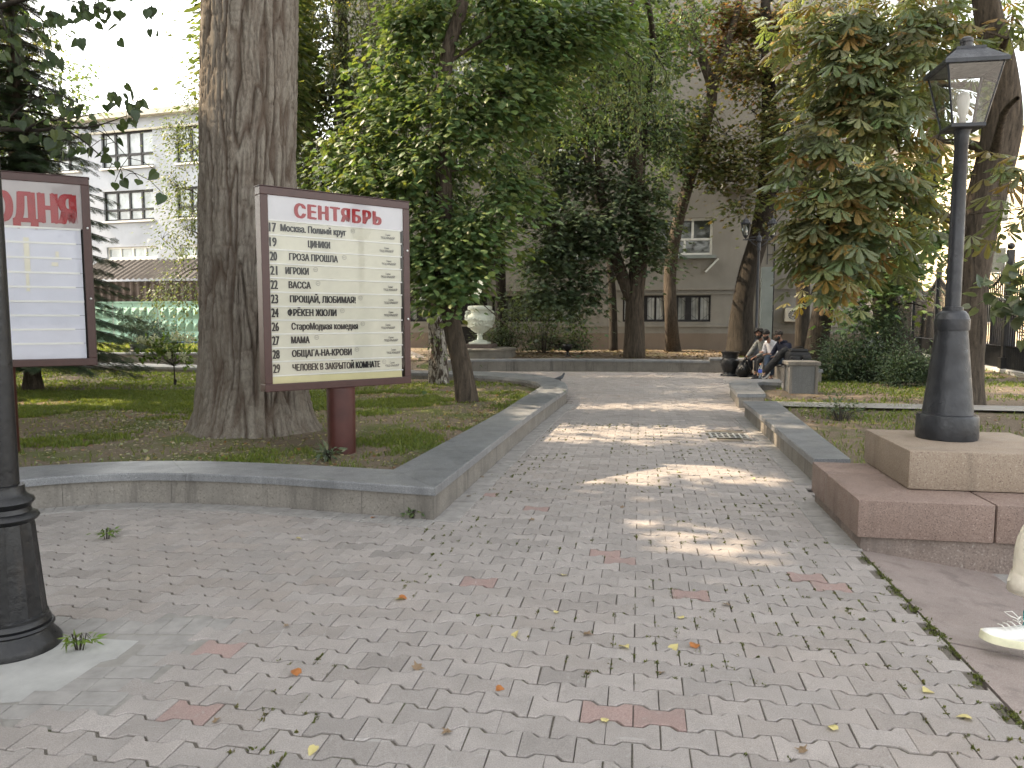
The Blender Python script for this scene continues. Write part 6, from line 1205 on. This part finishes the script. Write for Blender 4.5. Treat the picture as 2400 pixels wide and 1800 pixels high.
# ---- fallen leaves lying singly on the pavers
FL = {'pale yellow': [(.50, .44, .20), [(1305, 1437), (1595, 1450), (1580, 1520), (733, 1762), (2172, 1622), (2260, 1685), (1418, 1690), (1090, 1085), (935, 1408), (1465, 1520), (1320, 1350), (1590, 1108), (1765, 1123), (1950, 1710), (1240, 880), (700, 1265), (1210, 1490)], 'linden'],
      'rusty orange': [(.33, .13, .04), [(692, 1580), (1172, 1617), (873, 1217), (1628, 1517), (945, 1405)], 'linden'],
      'dry brown': [(.20, .14, .09), [(670, 1470), (980, 1565), (1380, 1490), (1375, 1580), (1460, 1190), (1550, 1580), (1880, 1760), (510, 1690), (1245, 1220), (1700, 1420), (1045, 1720), (1100, 1165), (1130, 1120), (1345, 960), (1450, 930), (1550, 880), (1400, 1020)], 'linden']}
for cn, (col, pts, _k) in FL.items():
    me = None
    tv, tf = LEAF['heart'] if cn != 'dry brown' else LEAF['maple']; lm = leafmat(cn.replace(' ', '_')+'_fallen_leaf', .2, .6)
    for k, (x, y) in enumerate(pts):
        if me is None:
            v = tv.copy(); v[:, 2] = .10*np.sin(v[:, 1]*3)+.45*v[:, 0]**2+.05; o = np_mesh('fallen_leaf', v-np.array([0, .5, 0]), tf, lm, col=np.tile(np.array(col), (len(v), 1))); me = o.data; st_ = MB(); 
        else: o = bpy.data.objects.new('fallen_leaf', me); COL.objects.link(o)
        p = G(x, y, 0); o.location = p+EZ*.003; s_ = random.uniform(.034, .058); o.scale = (s_, s_, s_*random.uniform(.6, 1.5)); o.rotation_euler = (random.gauss(0, .2), random.gauss(0, .2), random.random()*6.28)
        tag(o, cn+' fallen leaf lying singly on the grey pavers', 'fallen leaf', cn+' leaves fallen on the pavers')
# ------------------------------------------------------------------ people and what they have with them
def skin(nodes, edges, root, sub=2, branch=.6):
    names = list(nodes); ix = {n: i for i, n in enumerate(names)}; me = bpy.data.meshes.new('skin'); me.from_pydata([tuple(nodes[n][0]) for n in names], [(ix[a], ix[b]) for a, b in edges], []); me.update()
    o = bpy.data.objects.new('skin', me); COL.objects.link(o); m_ = o.modifiers.new('s', 'SKIN'); m_.branch_smoothing = branch; m_.use_smooth_shade = True
    for i, n in enumerate(names):
        r = nodes[n][1]; sv = me.skin_vertices[0].data[i]; sv.radius = r if hasattr(r, '__len__') else (r, r); sv.use_root = (n == root)
    s_ = o.modifiers.new('u', 'SUBSURF'); s_.levels = sub; s_.render_levels = sub
    out = bpy.data.meshes.new_from_object(o.evaluated_get(bpy.context.evaluated_depsgraph_get())); bpy.data.objects.remove(o); bpy.data.meshes.remove(me); return out
SK = plain('skin', (.27, .15, .105), .55, .08, 14, .1, 90); SK2 = plain('tanned_skin', (.20, .105, .07), .55, .08, 14, .1, 90)
HAIR = plain('black_hair', (.006, .005, .0045), .5, .3, 40, .8, 40); HAIR2 = plain('brown_hair', (.014, .010, .008), .5, .3, 40, .8, 40)
def cloth(n, c, v=.12): return plain(n, c, .85, v, 9, .4, 50)
def hand(nodes, edges, key, wrist, d, n, side, curl=.5, s=1.0):
    """palm and five fingers growing from the wrist along d; n = back of the hand; side = towards the thumb"""
    d, n, side = Vector(d).normalized(), Vector(n).normalized(), Vector(side).normalized()
    nodes[key+'p'] = (wrist+d*.05*s, (.030*s, .018*s)); edges.append((key+'w', key+'p'))
    for k, (off, ln) in enumerate(((.028, .072), (.010, .080), (-.009, .075), (-.027, .060))):
        b = wrist+d*.088*s+side*off*s; prev = key+'p'
        for j, (u, c) in enumerate(((0, 0), (.5, curl*.35), (1., curl))):
            q = b+d*(ln*u*s*(1-c*.45))-n*(ln*c*u*.8*s); nm = f'{key}f{k}{j}'; nodes[nm] = (q, (.0092-.0012*j)*s); edges.append((prev, nm)); prev = nm
    t0 = wrist+d*.035*s+side*.034*s; nodes[key+'t0'] = (t0, .011*s); nodes[key+'t1'] = (t0+d*.03*s+side*.022*s-n*.01*s, .0095*s); nodes[key+'t2'] = (t0+d*.058*s+side*.024*s-n*.018*s, .008*s); edges += [(key+'p', key+'t0'), (key+'t0', key+'t1'), (key+'t1', key+'t2')]
def shoe(mb, heel, d, up, l=.28, w=.048, sole=None):
    d = Vector(d).normalized(); up = (Vector(up)-d*Vector(up).dot(d)).normalized(); s = d.cross(up); vs = []; 
    sec = [(0, .6, .055, .07), (.02, .85, .09, .085), (.12, .95, .105, .095), (.28, 1, .10, .09), (.42, .98, .088, .07), (.58, 1.08, .066, .052), (.74, 1.15, .052, .04), (.9, .95, .042, .03), (.97, .65, .034, .026), (1., .3, .028, .022)]
    n_ = 10
    for u, hw, top, mid_ in sec:
        for k in range(n_):
            a = 2*math.pi*k/n_-math.pi/2; c_, s_ = math.cos(a), math.sin(a); z = .012 if s_ < -.5 else (.012+(top-.012)*(s_+.5)/1.5); ww = w*hw*(abs(c_)**.7*(1 if c_ > 0 else -1))*(1 if s_ < .2 else 1-.45*(s_-.2)); vs.append(heel+d*(u*l)+s*ww+up*z)
    mb.add(vs, [(i*n_+k, i*n_+(k+1) % n_, (i+1)*n_+(k+1) % n_, (i+1)*n_+k) for i in range(len(sec)-1) for k in range(n_)]+[tuple(range(n_-1, -1, -1)), tuple(range((len(sec)-1)*n_, len(sec)*n_))])
    if sole is not None:
        vs = []
        for u, hw, top, mid_ in sec:
            for x, z in ((-1, -.012), (1, -.012), (1.06, .012), (1.04, .024), (-1.04, .024), (-1.06, .012)): vs.append(heel+d*(u*l*1.02-.003)+s*(w*hw*x*1.04)+up*(z+(.012 if u < 0 else 0)))
        sole.add(vs, [(i*6+k, i*6+(k+1) % 6, (i+1)*6+(k+1) % 6, (i+1)*6+k) for i in range(len(sec)-1) for k in range(6)]+[tuple(range(5, -1, -1)), tuple(range((len(sec)-1)*6, len(sec)*6))])
def person(label, J, skinm, top, trous, shoes, hair, curly=False, beard=True, glasses=False, hood=False, short=False, socks=None, base=None, sole_m=None, cuff=None, group=None, trouser_r=(.095, .08, .068)):
    base = Vector(base); o = empty('person', base, label, 'person', group); L_ = lambda p: Vector(p)-base
    P = {k: (L_(v) if k[0] != '_' else Vector(v)) for k, v in J.items()}; f, hd = P['_f'].normalized(), P['_h'].normalized(); up = Vector((0, 0, 1)); lf = up.cross(f)
    N, E = {}, []
    def nd(n, p, r, *to):
        N[n] = (p, r)
        for t_ in to: E.append((t_, n))
    hip, chest, neck = P['hip'], P['chest'], P['neck']; hc = P['head']; hs = up.cross(hd).normalized(); hu = hd.cross(hs)*1.0; hu = hu if hu.z > 0 else -hu
    nd('hip', hip, (.12, .10)); nd('waist', hip.lerp(chest, .5), (.12, .09), 'hip'); nd('chest', chest, (.13, .095), 'waist'); nd('nb', neck, .06, 'chest'); nd('nk', neck.lerp(hc, .5), .052, 'nb')
    nd('jaw', hc-hu*.055+hd*.018, (.060, .064), 'nk'); nd('hm', hc+hu*.005+hd*.008, (.074, .084), 'jaw'); nd('ht', hc+hu*.065-hd*.004, (.066, .078), 'hm'); nd('hc', hc+hu*.108-hd*.012, .036, 'ht')
    nd('nose', hc+hd*.102-hu*.018, .014, 'hm')
    for s_, k in ((1, 'l'), (-1, 'r')): nd('ear'+k, hc+hs*(s_*.088)-hu*.01-hd*.01, .014, 'hm')
    for k, s_ in (('l', 1), ('r', -1)):
        sh, el, wr = P['sh'+k], P['el'+k], P['wr'+k]; nd('s'+k, sh, .052, 'chest'); nd('e'+k, el, .038, 's'+k); nd('m'+k, el.lerp(wr, .35), .038, 'e'+k); nd('h'+k+'w', wr, .024, 'm'+k)
        dv = P.get('_hd'+k, (wr-el)).normalized(); back = P.get('_hn'+k, up); back = (back-dv*back.dot(dv)).normalized(); sd = P.get('_ht'+k, lf*(-s_)); sd = (sd-dv*sd.dot(dv)-back*sd.dot(back)).normalized(); hand(N, E, 'h'+k, wr, dv, back, sd, .55)
        hp, kn, an = P['hip']+lf*(s_*.09), P['kn'+k], P['an'+k]; nd('t'+k, hp, .08, 'hip'); nd('k'+k, kn, .05, 't'+k); nd('c'+k, kn.lerp(an, .35), .05, 'k'+k); nd('a'+k, an, .034, 'c'+k); td = P['_td'+k].normalized(); nd('f'+k, an+td*.07-up*.062, .024, 'a'+k); nd('g'+k, an+td*.14-up*.07, .016, 'f'+k)
    link('body', skin(N, E, 'hip'), skinm, o)
    # garment over the trunk and arms
    N, E = {}, []; sl = .55 if short else .93
    bk_ = 1.16; nd('hem', hip-up*.10, (.16*bk_, .135*bk_)); nd('hip', hip-up*.01, (.165*bk_, .135*bk_), 'hem'); nd('waist', hip.lerp(chest, .5)-f*.012, (.16*bk_, .135*bk_), 'hip'); nd('chest', chest-f*.005, (.165*bk_, .13*bk_), 'waist'); nd('nb', neck+up*.01-f*.01, (.072, .07), 'chest')
    for k, s_ in (('l', 1), ('r', -1)):
        sh, el, wr = P['sh'+k], P['el'+k], P['wr'+k]; nd('s'+k, sh, .084, 'chest'); nd('u'+k, sh.lerp(el, .5), .074, 's'+k); nd('e'+k, el, .066, 'u'+k); nd('w'+k, el.lerp(wr, sl), .042, 'e'+k)
    g = link('top', skin(N, E, 'chest'), top, o)
    if hood: q = MB(); q.tube([neck+f*.07+lf*.05-up*.03, neck+lf*.10-up*.0, neck-f*.09+lf*.07-up*.01, neck-f*.12-up*.03, neck-f*.09-lf*.07-up*.01, neck-lf*.10-up*.0, neck+f*.07-lf*.05-up*.03], [.02, .035, .05, .06, .05, .035, .02], 10); q.build('hood', top, o, True)
    N, E = {}, []; a_, b_, c_ = trouser_r; nd('belt', hip+up*.07, (.155, .125)); nd('hip', hip-up*.02, (.17, .135), 'belt')
    for k, s_ in (('l', 1), ('r', -1)):
        hp, kn, an = P['hip']+lf*(s_*.095), P['kn'+k], P['an'+k]; nd('t'+k, hp.lerp(kn, .25), a_, 'hip'); nd('k'+k, kn, b_, 't'+k); nd('c'+k, kn.lerp(an, .45), c_*1.05, 'k'+k); nd('a'+k, kn.lerp(an, .86 if not cuff else .45), c_, 'c'+k)
    link('trousers', skin(N, E, 'hip'), trous, o)
    for k in 'lr':
        kn, an = P['kn'+k], P['an'+k]; td = P['_td'+k].normalized(); u_ = P.get('_tu'+k, up); q = MB(); q2 = MB(); uu = (u_-td*u_.dot(td)).normalized(); heel = an-td*.06-uu*.095
        shoe(q, heel, td, u_, .285, .050, q2); so_ = q.build('shoe', shoes, o, True); q2.build('sole', sole_m or shoes, so_, 30)
        if cuff: 
            d_ = (an-kn).normalized(); q = MB(); c0_ = kn.lerp(an, .34); q.tube([c0_, c0_+d_*.035, c0_+d_*.09, c0_+d_*.093, c0_+d_*.05], [c_*1.05, c_*1.17, c_*1.27, c_*1.2, c_*.9], 28, False); q.build('cuff', cuff, o, True)
            q = MB()
            for i in range(5): b1 = heel+td*(.12+.022*i)+uu*(.108-.011*i); sd = td.cross(uu); q.tube([b1-sd*.03, b1+uu*.006, b1+sd*.03], .0032, 5)
            bw = heel+td*.125+uu*.112
            for sg in (1, -1): q.tube([bw, bw+td*.03+sd*(sg*.03)+uu*.025, bw+td*.055+sd*(sg*.045)+uu*.012, bw+td*.03+sd*(sg*.03)-uu*.0, bw], .003, 5)
            q.build('laces', plain('white_laces', (.7, .69, .65), .8, .03, 20, .1), so_, True)
        if socks: q = MB(); d_ = (an-kn).normalized(); q.tube([an-d_*.065, an, an-uu*.05], [.042, .043, .046], 16); q.build('sock', socks, o, True)
    # hair, eyes, beard
    q = MB(); ax = (hs, hd, hu)
    if curly:
        for _ in range(150):
            u = Vector(unit(1)[0]); 
            if u.y > .45 and u.z < .35: continue
            if u.z < -.55: continue
            q.ball(hc+hu*.035+hs*(u.x*.112)+hd*(u.y*.112-.02)+hu*(u.z*.125), random.uniform(.022, .036), 6, 5)
    else:
        q.ball(hc+hu*.048-hd*.018, (.088, .100, .088), 16, 12, ax)
        for _ in range(50):
            u = Vector(unit(1)[0])
            if u.z < .25 or u.y > .75: continue
            q.ball(hc+hu*.05-hd*.012+hs*(u.x*.085)+hd*(u.y*.098)+hu*(u.z*.088), random.uniform(.012, .02), 5, 4)
    q.build('hair', hair, o, True)
    if beard:
        q = MB(); q.ball(hc-hu*.085+hd*.045, (.062, .055, .045), 12, 8, ax)
        for s_ in (1, -1): q.ball(hc-hu*.055+hs*(s_*.062)+hd*.028, (.022, .04, .05), 8, 6, ax)
        q.ball(hc-hu*.044+hd*.092, (.03, .012, .009), 8, 5, ax); q.build('beard', hair, o, True)
    q = MB()
    for s_ in (1, -1): q.ball(hc+hs*(s_*.032)+hd*.086+hu*.012, (.012, .008, .006), 8, 5, ax); q.ball(hc+hs*(s_*.034)+hd*.088+hu*.032, (.020, .008, .005), 8, 5, ax)
    q.build('eyes_and_brows', hair, o, True)
    if glasses:
        q = MB()
        for s_ in (1, -1):
            q.tube([hc+hs*(s_*.034+.026*math.cos(a))+hu*(.012+.019*math.sin(a))+hd*.103 for a in np.linspace(0, 6.2832, 14)], .0028, 5, False); q.tube([hc+hs*(s_*.06)+hd*.103+hu*.018, hc+hs*(s_*.088)+hu*.015-hd*.01], .0028, 5)
        q.tube([hc+hs*.009+hd*.106+hu*.016, hc-hs*.009+hd*.106+hu*.016], .0028, 5); q.build('glasses', HAIR, o)
    return o
def seated(x, y, seat, f, label, lean=.1, headdir=None, arms=None, legs=None, **kw):
    f = Vector(f).normalized(); lf = EZ.cross(f); b = Vector((x, y, 0)); h = b+EZ*(seat+.085); ch = h+EZ*.33+f*(lean*.33); nk = h+EZ*.49+f*(lean*.62); hd_ = h+EZ*.645+f*(lean*.85+.02)
    J = {'hip': h, 'chest': ch, 'neck': nk, 'head': hd_, '_f': f, '_h': headdir or f}
    for k, s_ in (('l', 1), ('r', -1)):
        sh = ch+lf*(s_*.185)+EZ*.10; J['sh'+k] = sh; el, wr = arms[k]; T3 = lambda v: b+f*v[0]+lf*v[1]+EZ*v[2]; J['el'+k] = T3(el); J['wr'+k] = T3(wr); kn, an, td = legs[k][:3]; J['kn'+k] = T3(kn); J['an'+k] = T3(an); J['_td'+k] = f*td[0]+lf*td[1]+EZ*td[2]
        if len(legs[k]) > 3 : J['_tu'+k] = f*legs[k][3][0]+lf*legs[k][3][1]+EZ*legs[k][3][2]
    return person(label, J, base=b, **kw)
F1 = -EU*.80-EV*.60
SIT = 'men seated on the low wall'
seated(6.88, 20.05, .42, F1, 'seated man with curly black hair in a grey pullover, nearest the litter urn', .30, (-EU*.45-EV*.9-EZ*.1).normalized(),
       {'l': ((.30, .24, .66), (.52, .15, .55)), 'r': ((.28, -.26, .66), (.50, -.20, .53))}, {'l': ((.44, .15, .50), (.50, .14, .10), (.9, .25, -.05)), 'r': ((.43, -.14, .50), (.38, -.14, .10), (.95, -.2, -.05))},
       skinm=SK2, top=cloth('grey_pullover', (.13, .135, .13)), trous=cloth('charcoal_trousers', (.010, .011, .016)), shoes=cloth('dark_trainers', (.02, .02, .022)), hair=HAIR, curly=True, sole_m=plain('grey_sole', (.3, .3, .29), .7), group=SIT)
seated(6.86, 19.3, .42, F1, 'seated man in a white shirt half hidden between the grey and navy clad men', .36, (-EU*.8-EV*.5-EZ*.3).normalized(),
       {'l': ((.12, .25, .68), (.34, .12, .66)), 'r': ((.12, -.25, .68), (.34, -.12, .70))}, {'l': ((.44, .12, .50), (.46, .12, .10), (.95, .1, -.05)), 'r': ((.44, -.12, .50), (.42, -.12, .10), (.95, -.1, -.05))},
       skinm=SK, top=cloth('white_shirt', (.45, .45, .48)), trous=cloth('black_trousers', (.02, .02, .022)), shoes=cloth('black_shoes', (.015, .015, .016)), hair=HAIR, group=SIT)
seated(6.80, 18.4, .42, -EU*.88-EV*.42, 'seated bearded man with glasses in a navy hooded top and jeans, legs crossed', .22, (-EU*.93-EV*.30-EZ*.12).normalized(),
       {'l': ((.10, .27, .70), (.34, .10, .64)), 'r': ((.16, -.27, .70), (.36, -.08, .66))}, {'l': ((.46, .10, .50), (.44, .08, .10), (.95, .1, -.05)), 'r': ((.50, -.02, .62), (.66, .20, .30), (.75, .35, -.45), (.5, .1, .8))},
       skinm=SK, top=cloth('navy_hooded_top', (.006, .008, .022)), trous=cloth('blue_jeans', (.022, .034, .056)), shoes=cloth('black_trainers', (.015, .015, .018)), hair=HAIR2, glasses=True, hood=True, sole_m=plain('white_sole', (.5, .5, .49), .7), group=SIT)
# ---- the walker entering at the right edge
wb = Vector((2.62, 3.38, -.02)); wf = Vector((-1, .03, 0)); q_ = lambda x, y, z: Vector((x, y, z))
person('walker at the right edge in cream rolled up corduroys, blue socks and white trainers',
       {'hip': q_(2.80, 3.44, .90), 'chest': q_(2.79, 3.44, 1.24), 'neck': q_(2.78, 3.44, 1.43), 'head': q_(2.75, 3.44, 1.575), '_f': wf, '_h': wf, 'shl': q_(2.79, 3.27, 1.36), 'shr': q_(2.79, 3.62, 1.36), 'ell': q_(2.92, 3.20, 1.10), 'wrl': q_(2.86, 3.18, .86), 'elr': q_(2.86, 3.70, 1.08), 'wrr': q_(2.82, 3.70, .84), '_hdl': Vector((-.3, 0, -1)), '_hnl': Vector((0, -1, 0)), '_htl': Vector((-1, 0, 0)), '_hdr': Vector((-.2, 0, -1)), '_hnr': Vector((0, 1, 0)), '_htr': Vector((-1, 0, .5)),
        'knl': q_(2.44, 3.38, .50), 'anl': q_(2.465, 3.38, .105), '_tdl': Vector((-1, 0, .20)), '_tul': Vector((.15, 0, 1)), 'knr': q_(2.88, 3.52, .47), 'anr': q_(3.16, 3.53, .17), '_tdr': Vector((-.85, 0, -.45)), '_tur': Vector((-.4, 0, 1))},
       SK, cloth('cream_shirt', (.52, .48, .42)), cloth('cream_corduroy', (.62, .57, .47), .06), cloth('white_mesh_trainers', (.66, .66, .64), .05), HAIR2, beard=False, socks=cloth('light_blue_socks', (.12, .36, .42)), base=wb, sole_m=plain('pale_yellow_sole', (.62, .61, .44), .6, .08, 30, .1), cuff=cloth('cream_cuff', (.64, .59, .50), .05), trouser_r=(.12, .10, .085))
# ---- belongings
bp_ = G(1781, 887, .25); o = empty('water_bottle', bp_, 'clear plastic water bottle with orange cap standing on the hooked wall', 'bottle')
q = MB(); q.lathe([(.036, .0), (.040, .01), (.040, .10), (.037, .12), (.040, .14), (.040, .21), (.034, .25), (.016, .295), (.0145, .31)], seg=20); t = glass('bottle_plastic', (.82, .88, .92), .12, .05); q.build('body', t, o, 40)
q = MB(); q.lathe([(.0405, .125), (.0415, .13), (.0415, .195), (.0405, .20)], seg=20, cap=False); q.build('blue_label', plain('blue_label', (.06, .10, .42), .5, .35, 40, 0), o, True); q = MB(); q.lathe([(.0175, .305), (.0175, .33), (.015, .333)], seg=14); q.build('cap', plain('orange_cap', (.6, .22, .10), .5), o, 40)
fab = plain('black_nylon', (.005, .005, .006), .6, .3, 12, .5, 30)
ga, gb = PD(1793, 872, 17.5), PD(1845, 815, 17.3); o = empty('instrument_bag', ga, 'long black padded instrument bag leaning beside the man with glasses', 'bag'); q = MB(ga); d_ = (gb-ga).normalized(); s1_ = d_.cross(Vector((0, -1, .2))).normalized(); pts = [ga.lerp(gb, t_) for t_ in np.linspace(0, 1, 9)]
q.tube(pts, [.06, .085, .095, .09, .085, .085, .09, .085, .05], 14); q.build('case', plain('charcoal_padded_cloth', (.010, .0105, .012), .75, .25, 12, .5, 30), o, True); q = MB(ga); q.tube([p+Vector((0, -.09, .02)) for p in pts[1:8]], .006, 5); q.build('zip', fab, o); q = MB(ga); q.tube([ga.lerp(gb, .35)+Vector((.02, -.1, -.05)), ga.lerp(gb, .5)+Vector((.12, -.05, -.14)), ga.lerp(gb, .8)+Vector((.06, -.06, -.06))], .012, 6); q.build('strap', fab, o)
bb_ = Vector((6.55, 16.95, .42)); o = empty('backpack', bb_, 'bulging black backpack lying on the wall just behind the granite pillar', 'backpack')
q = MB(); q.bbox((0, 0, .20), (.52, .32, .40), .09); q.bbox((-.13, -.17, .17), (.22, .14, .25), .05); q.bbox((.14, -.16, .18), (.22, .12, .27), .05); q.bbox((0, .0, .41), (.40, .26, .10), .045); q.build('pack', fab, o, True)
q = MB(); q.tube([(-.16, -.02, .43), (-.05, -.06, .50), (.08, -.05, .50), (.15, 0, .43)], .012, 6); q.build('handle', fab, o, True); q = MB()
for x in (-.18, -.08, .05, .17): q.bbox((x, -.205+abs(x)*.1, .20+abs(x)*.2), (.03, .012, .02), .003)
q.build('buckle', M['steel'], o)
pb = Vector((6.22, 19.85, 0)); o = empty('plastic_bag', pb, 'slumped black plastic bag between the litter urn and the men', 'bag'); bm = bmesh.new(); bmesh.ops.create_icosphere(bm, subdivisions=4, radius=1)
for v in bm.verts:
    p = v.co.copy(); n_ = float(fbm(np.array([[p.x*2.2, p.y*2.2, p.z*1.6]]), 3)[0])-.5; r = 1+.5*n_; v.co = Vector((p.x*.20*r*(1-.35*max(0, p.z)), p.y*.19*r*(1-.35*max(0, p.z)), (p.z+.85)*.235*r if p.z > -.8 else 0.002))
me = bpy.data.meshes.new('plastic_bag'); bm.to_mesh(me); bm.free(); link('bag_skin', me, plain('shiny_black_plastic', (.005, .005, .0055), .28, .2, 10, .6, 14), o)
q = MB(); q.tube([(0, 0, .40), (.03, 0, .47), (.08, .01, .50)], [.05, .03, .06], 8); q.build('knot', fab, o, True)
pg = G(1313, 898, 0); o = empty('pigeon', pg, 'dark grey pigeon on the pavers just past the rounded wall end', 'pigeon'); N = {}; E = []
pf = Vector((.85, .2, 0)).normalized(); pu = EZ; N = {'t': (pf*-.16+pu*.10, (.03, .008)), 'r': (pf*-.07+pu*.12, .042), 'b': (pu*.135, (.058, .06)), 'c': (pf*.06+pu*.155, .05), 'n': (pf*.085+pu*.21, .028), 'h': (pf*.095+pu*.245, .025), 'k': (pf*.125+pu*.242, .009)}; E = [('t', 'r'), ('r', 'b'), ('b', 'c'), ('c', 'n'), ('n', 'h'), ('h', 'k')]
for s_, k in ((1, 'l'), (-1, 'm')): sd = pf.cross(pu)*s_; N[k+'1'] = (sd*.025+pu*.09, .014); N[k+'2'] = (sd*.027+pu*.01, .006); N[k+'3'] = (sd*.027+pf*.03+pu*.006, .005); E += [('b', k+'1'), (k+'1', k+'2'), (k+'2', k+'3')]
link('body', skin(N, E, 'b'), plain('pigeon_plumage', (.06, .065, .075), .6, .35, 20, .3), o)
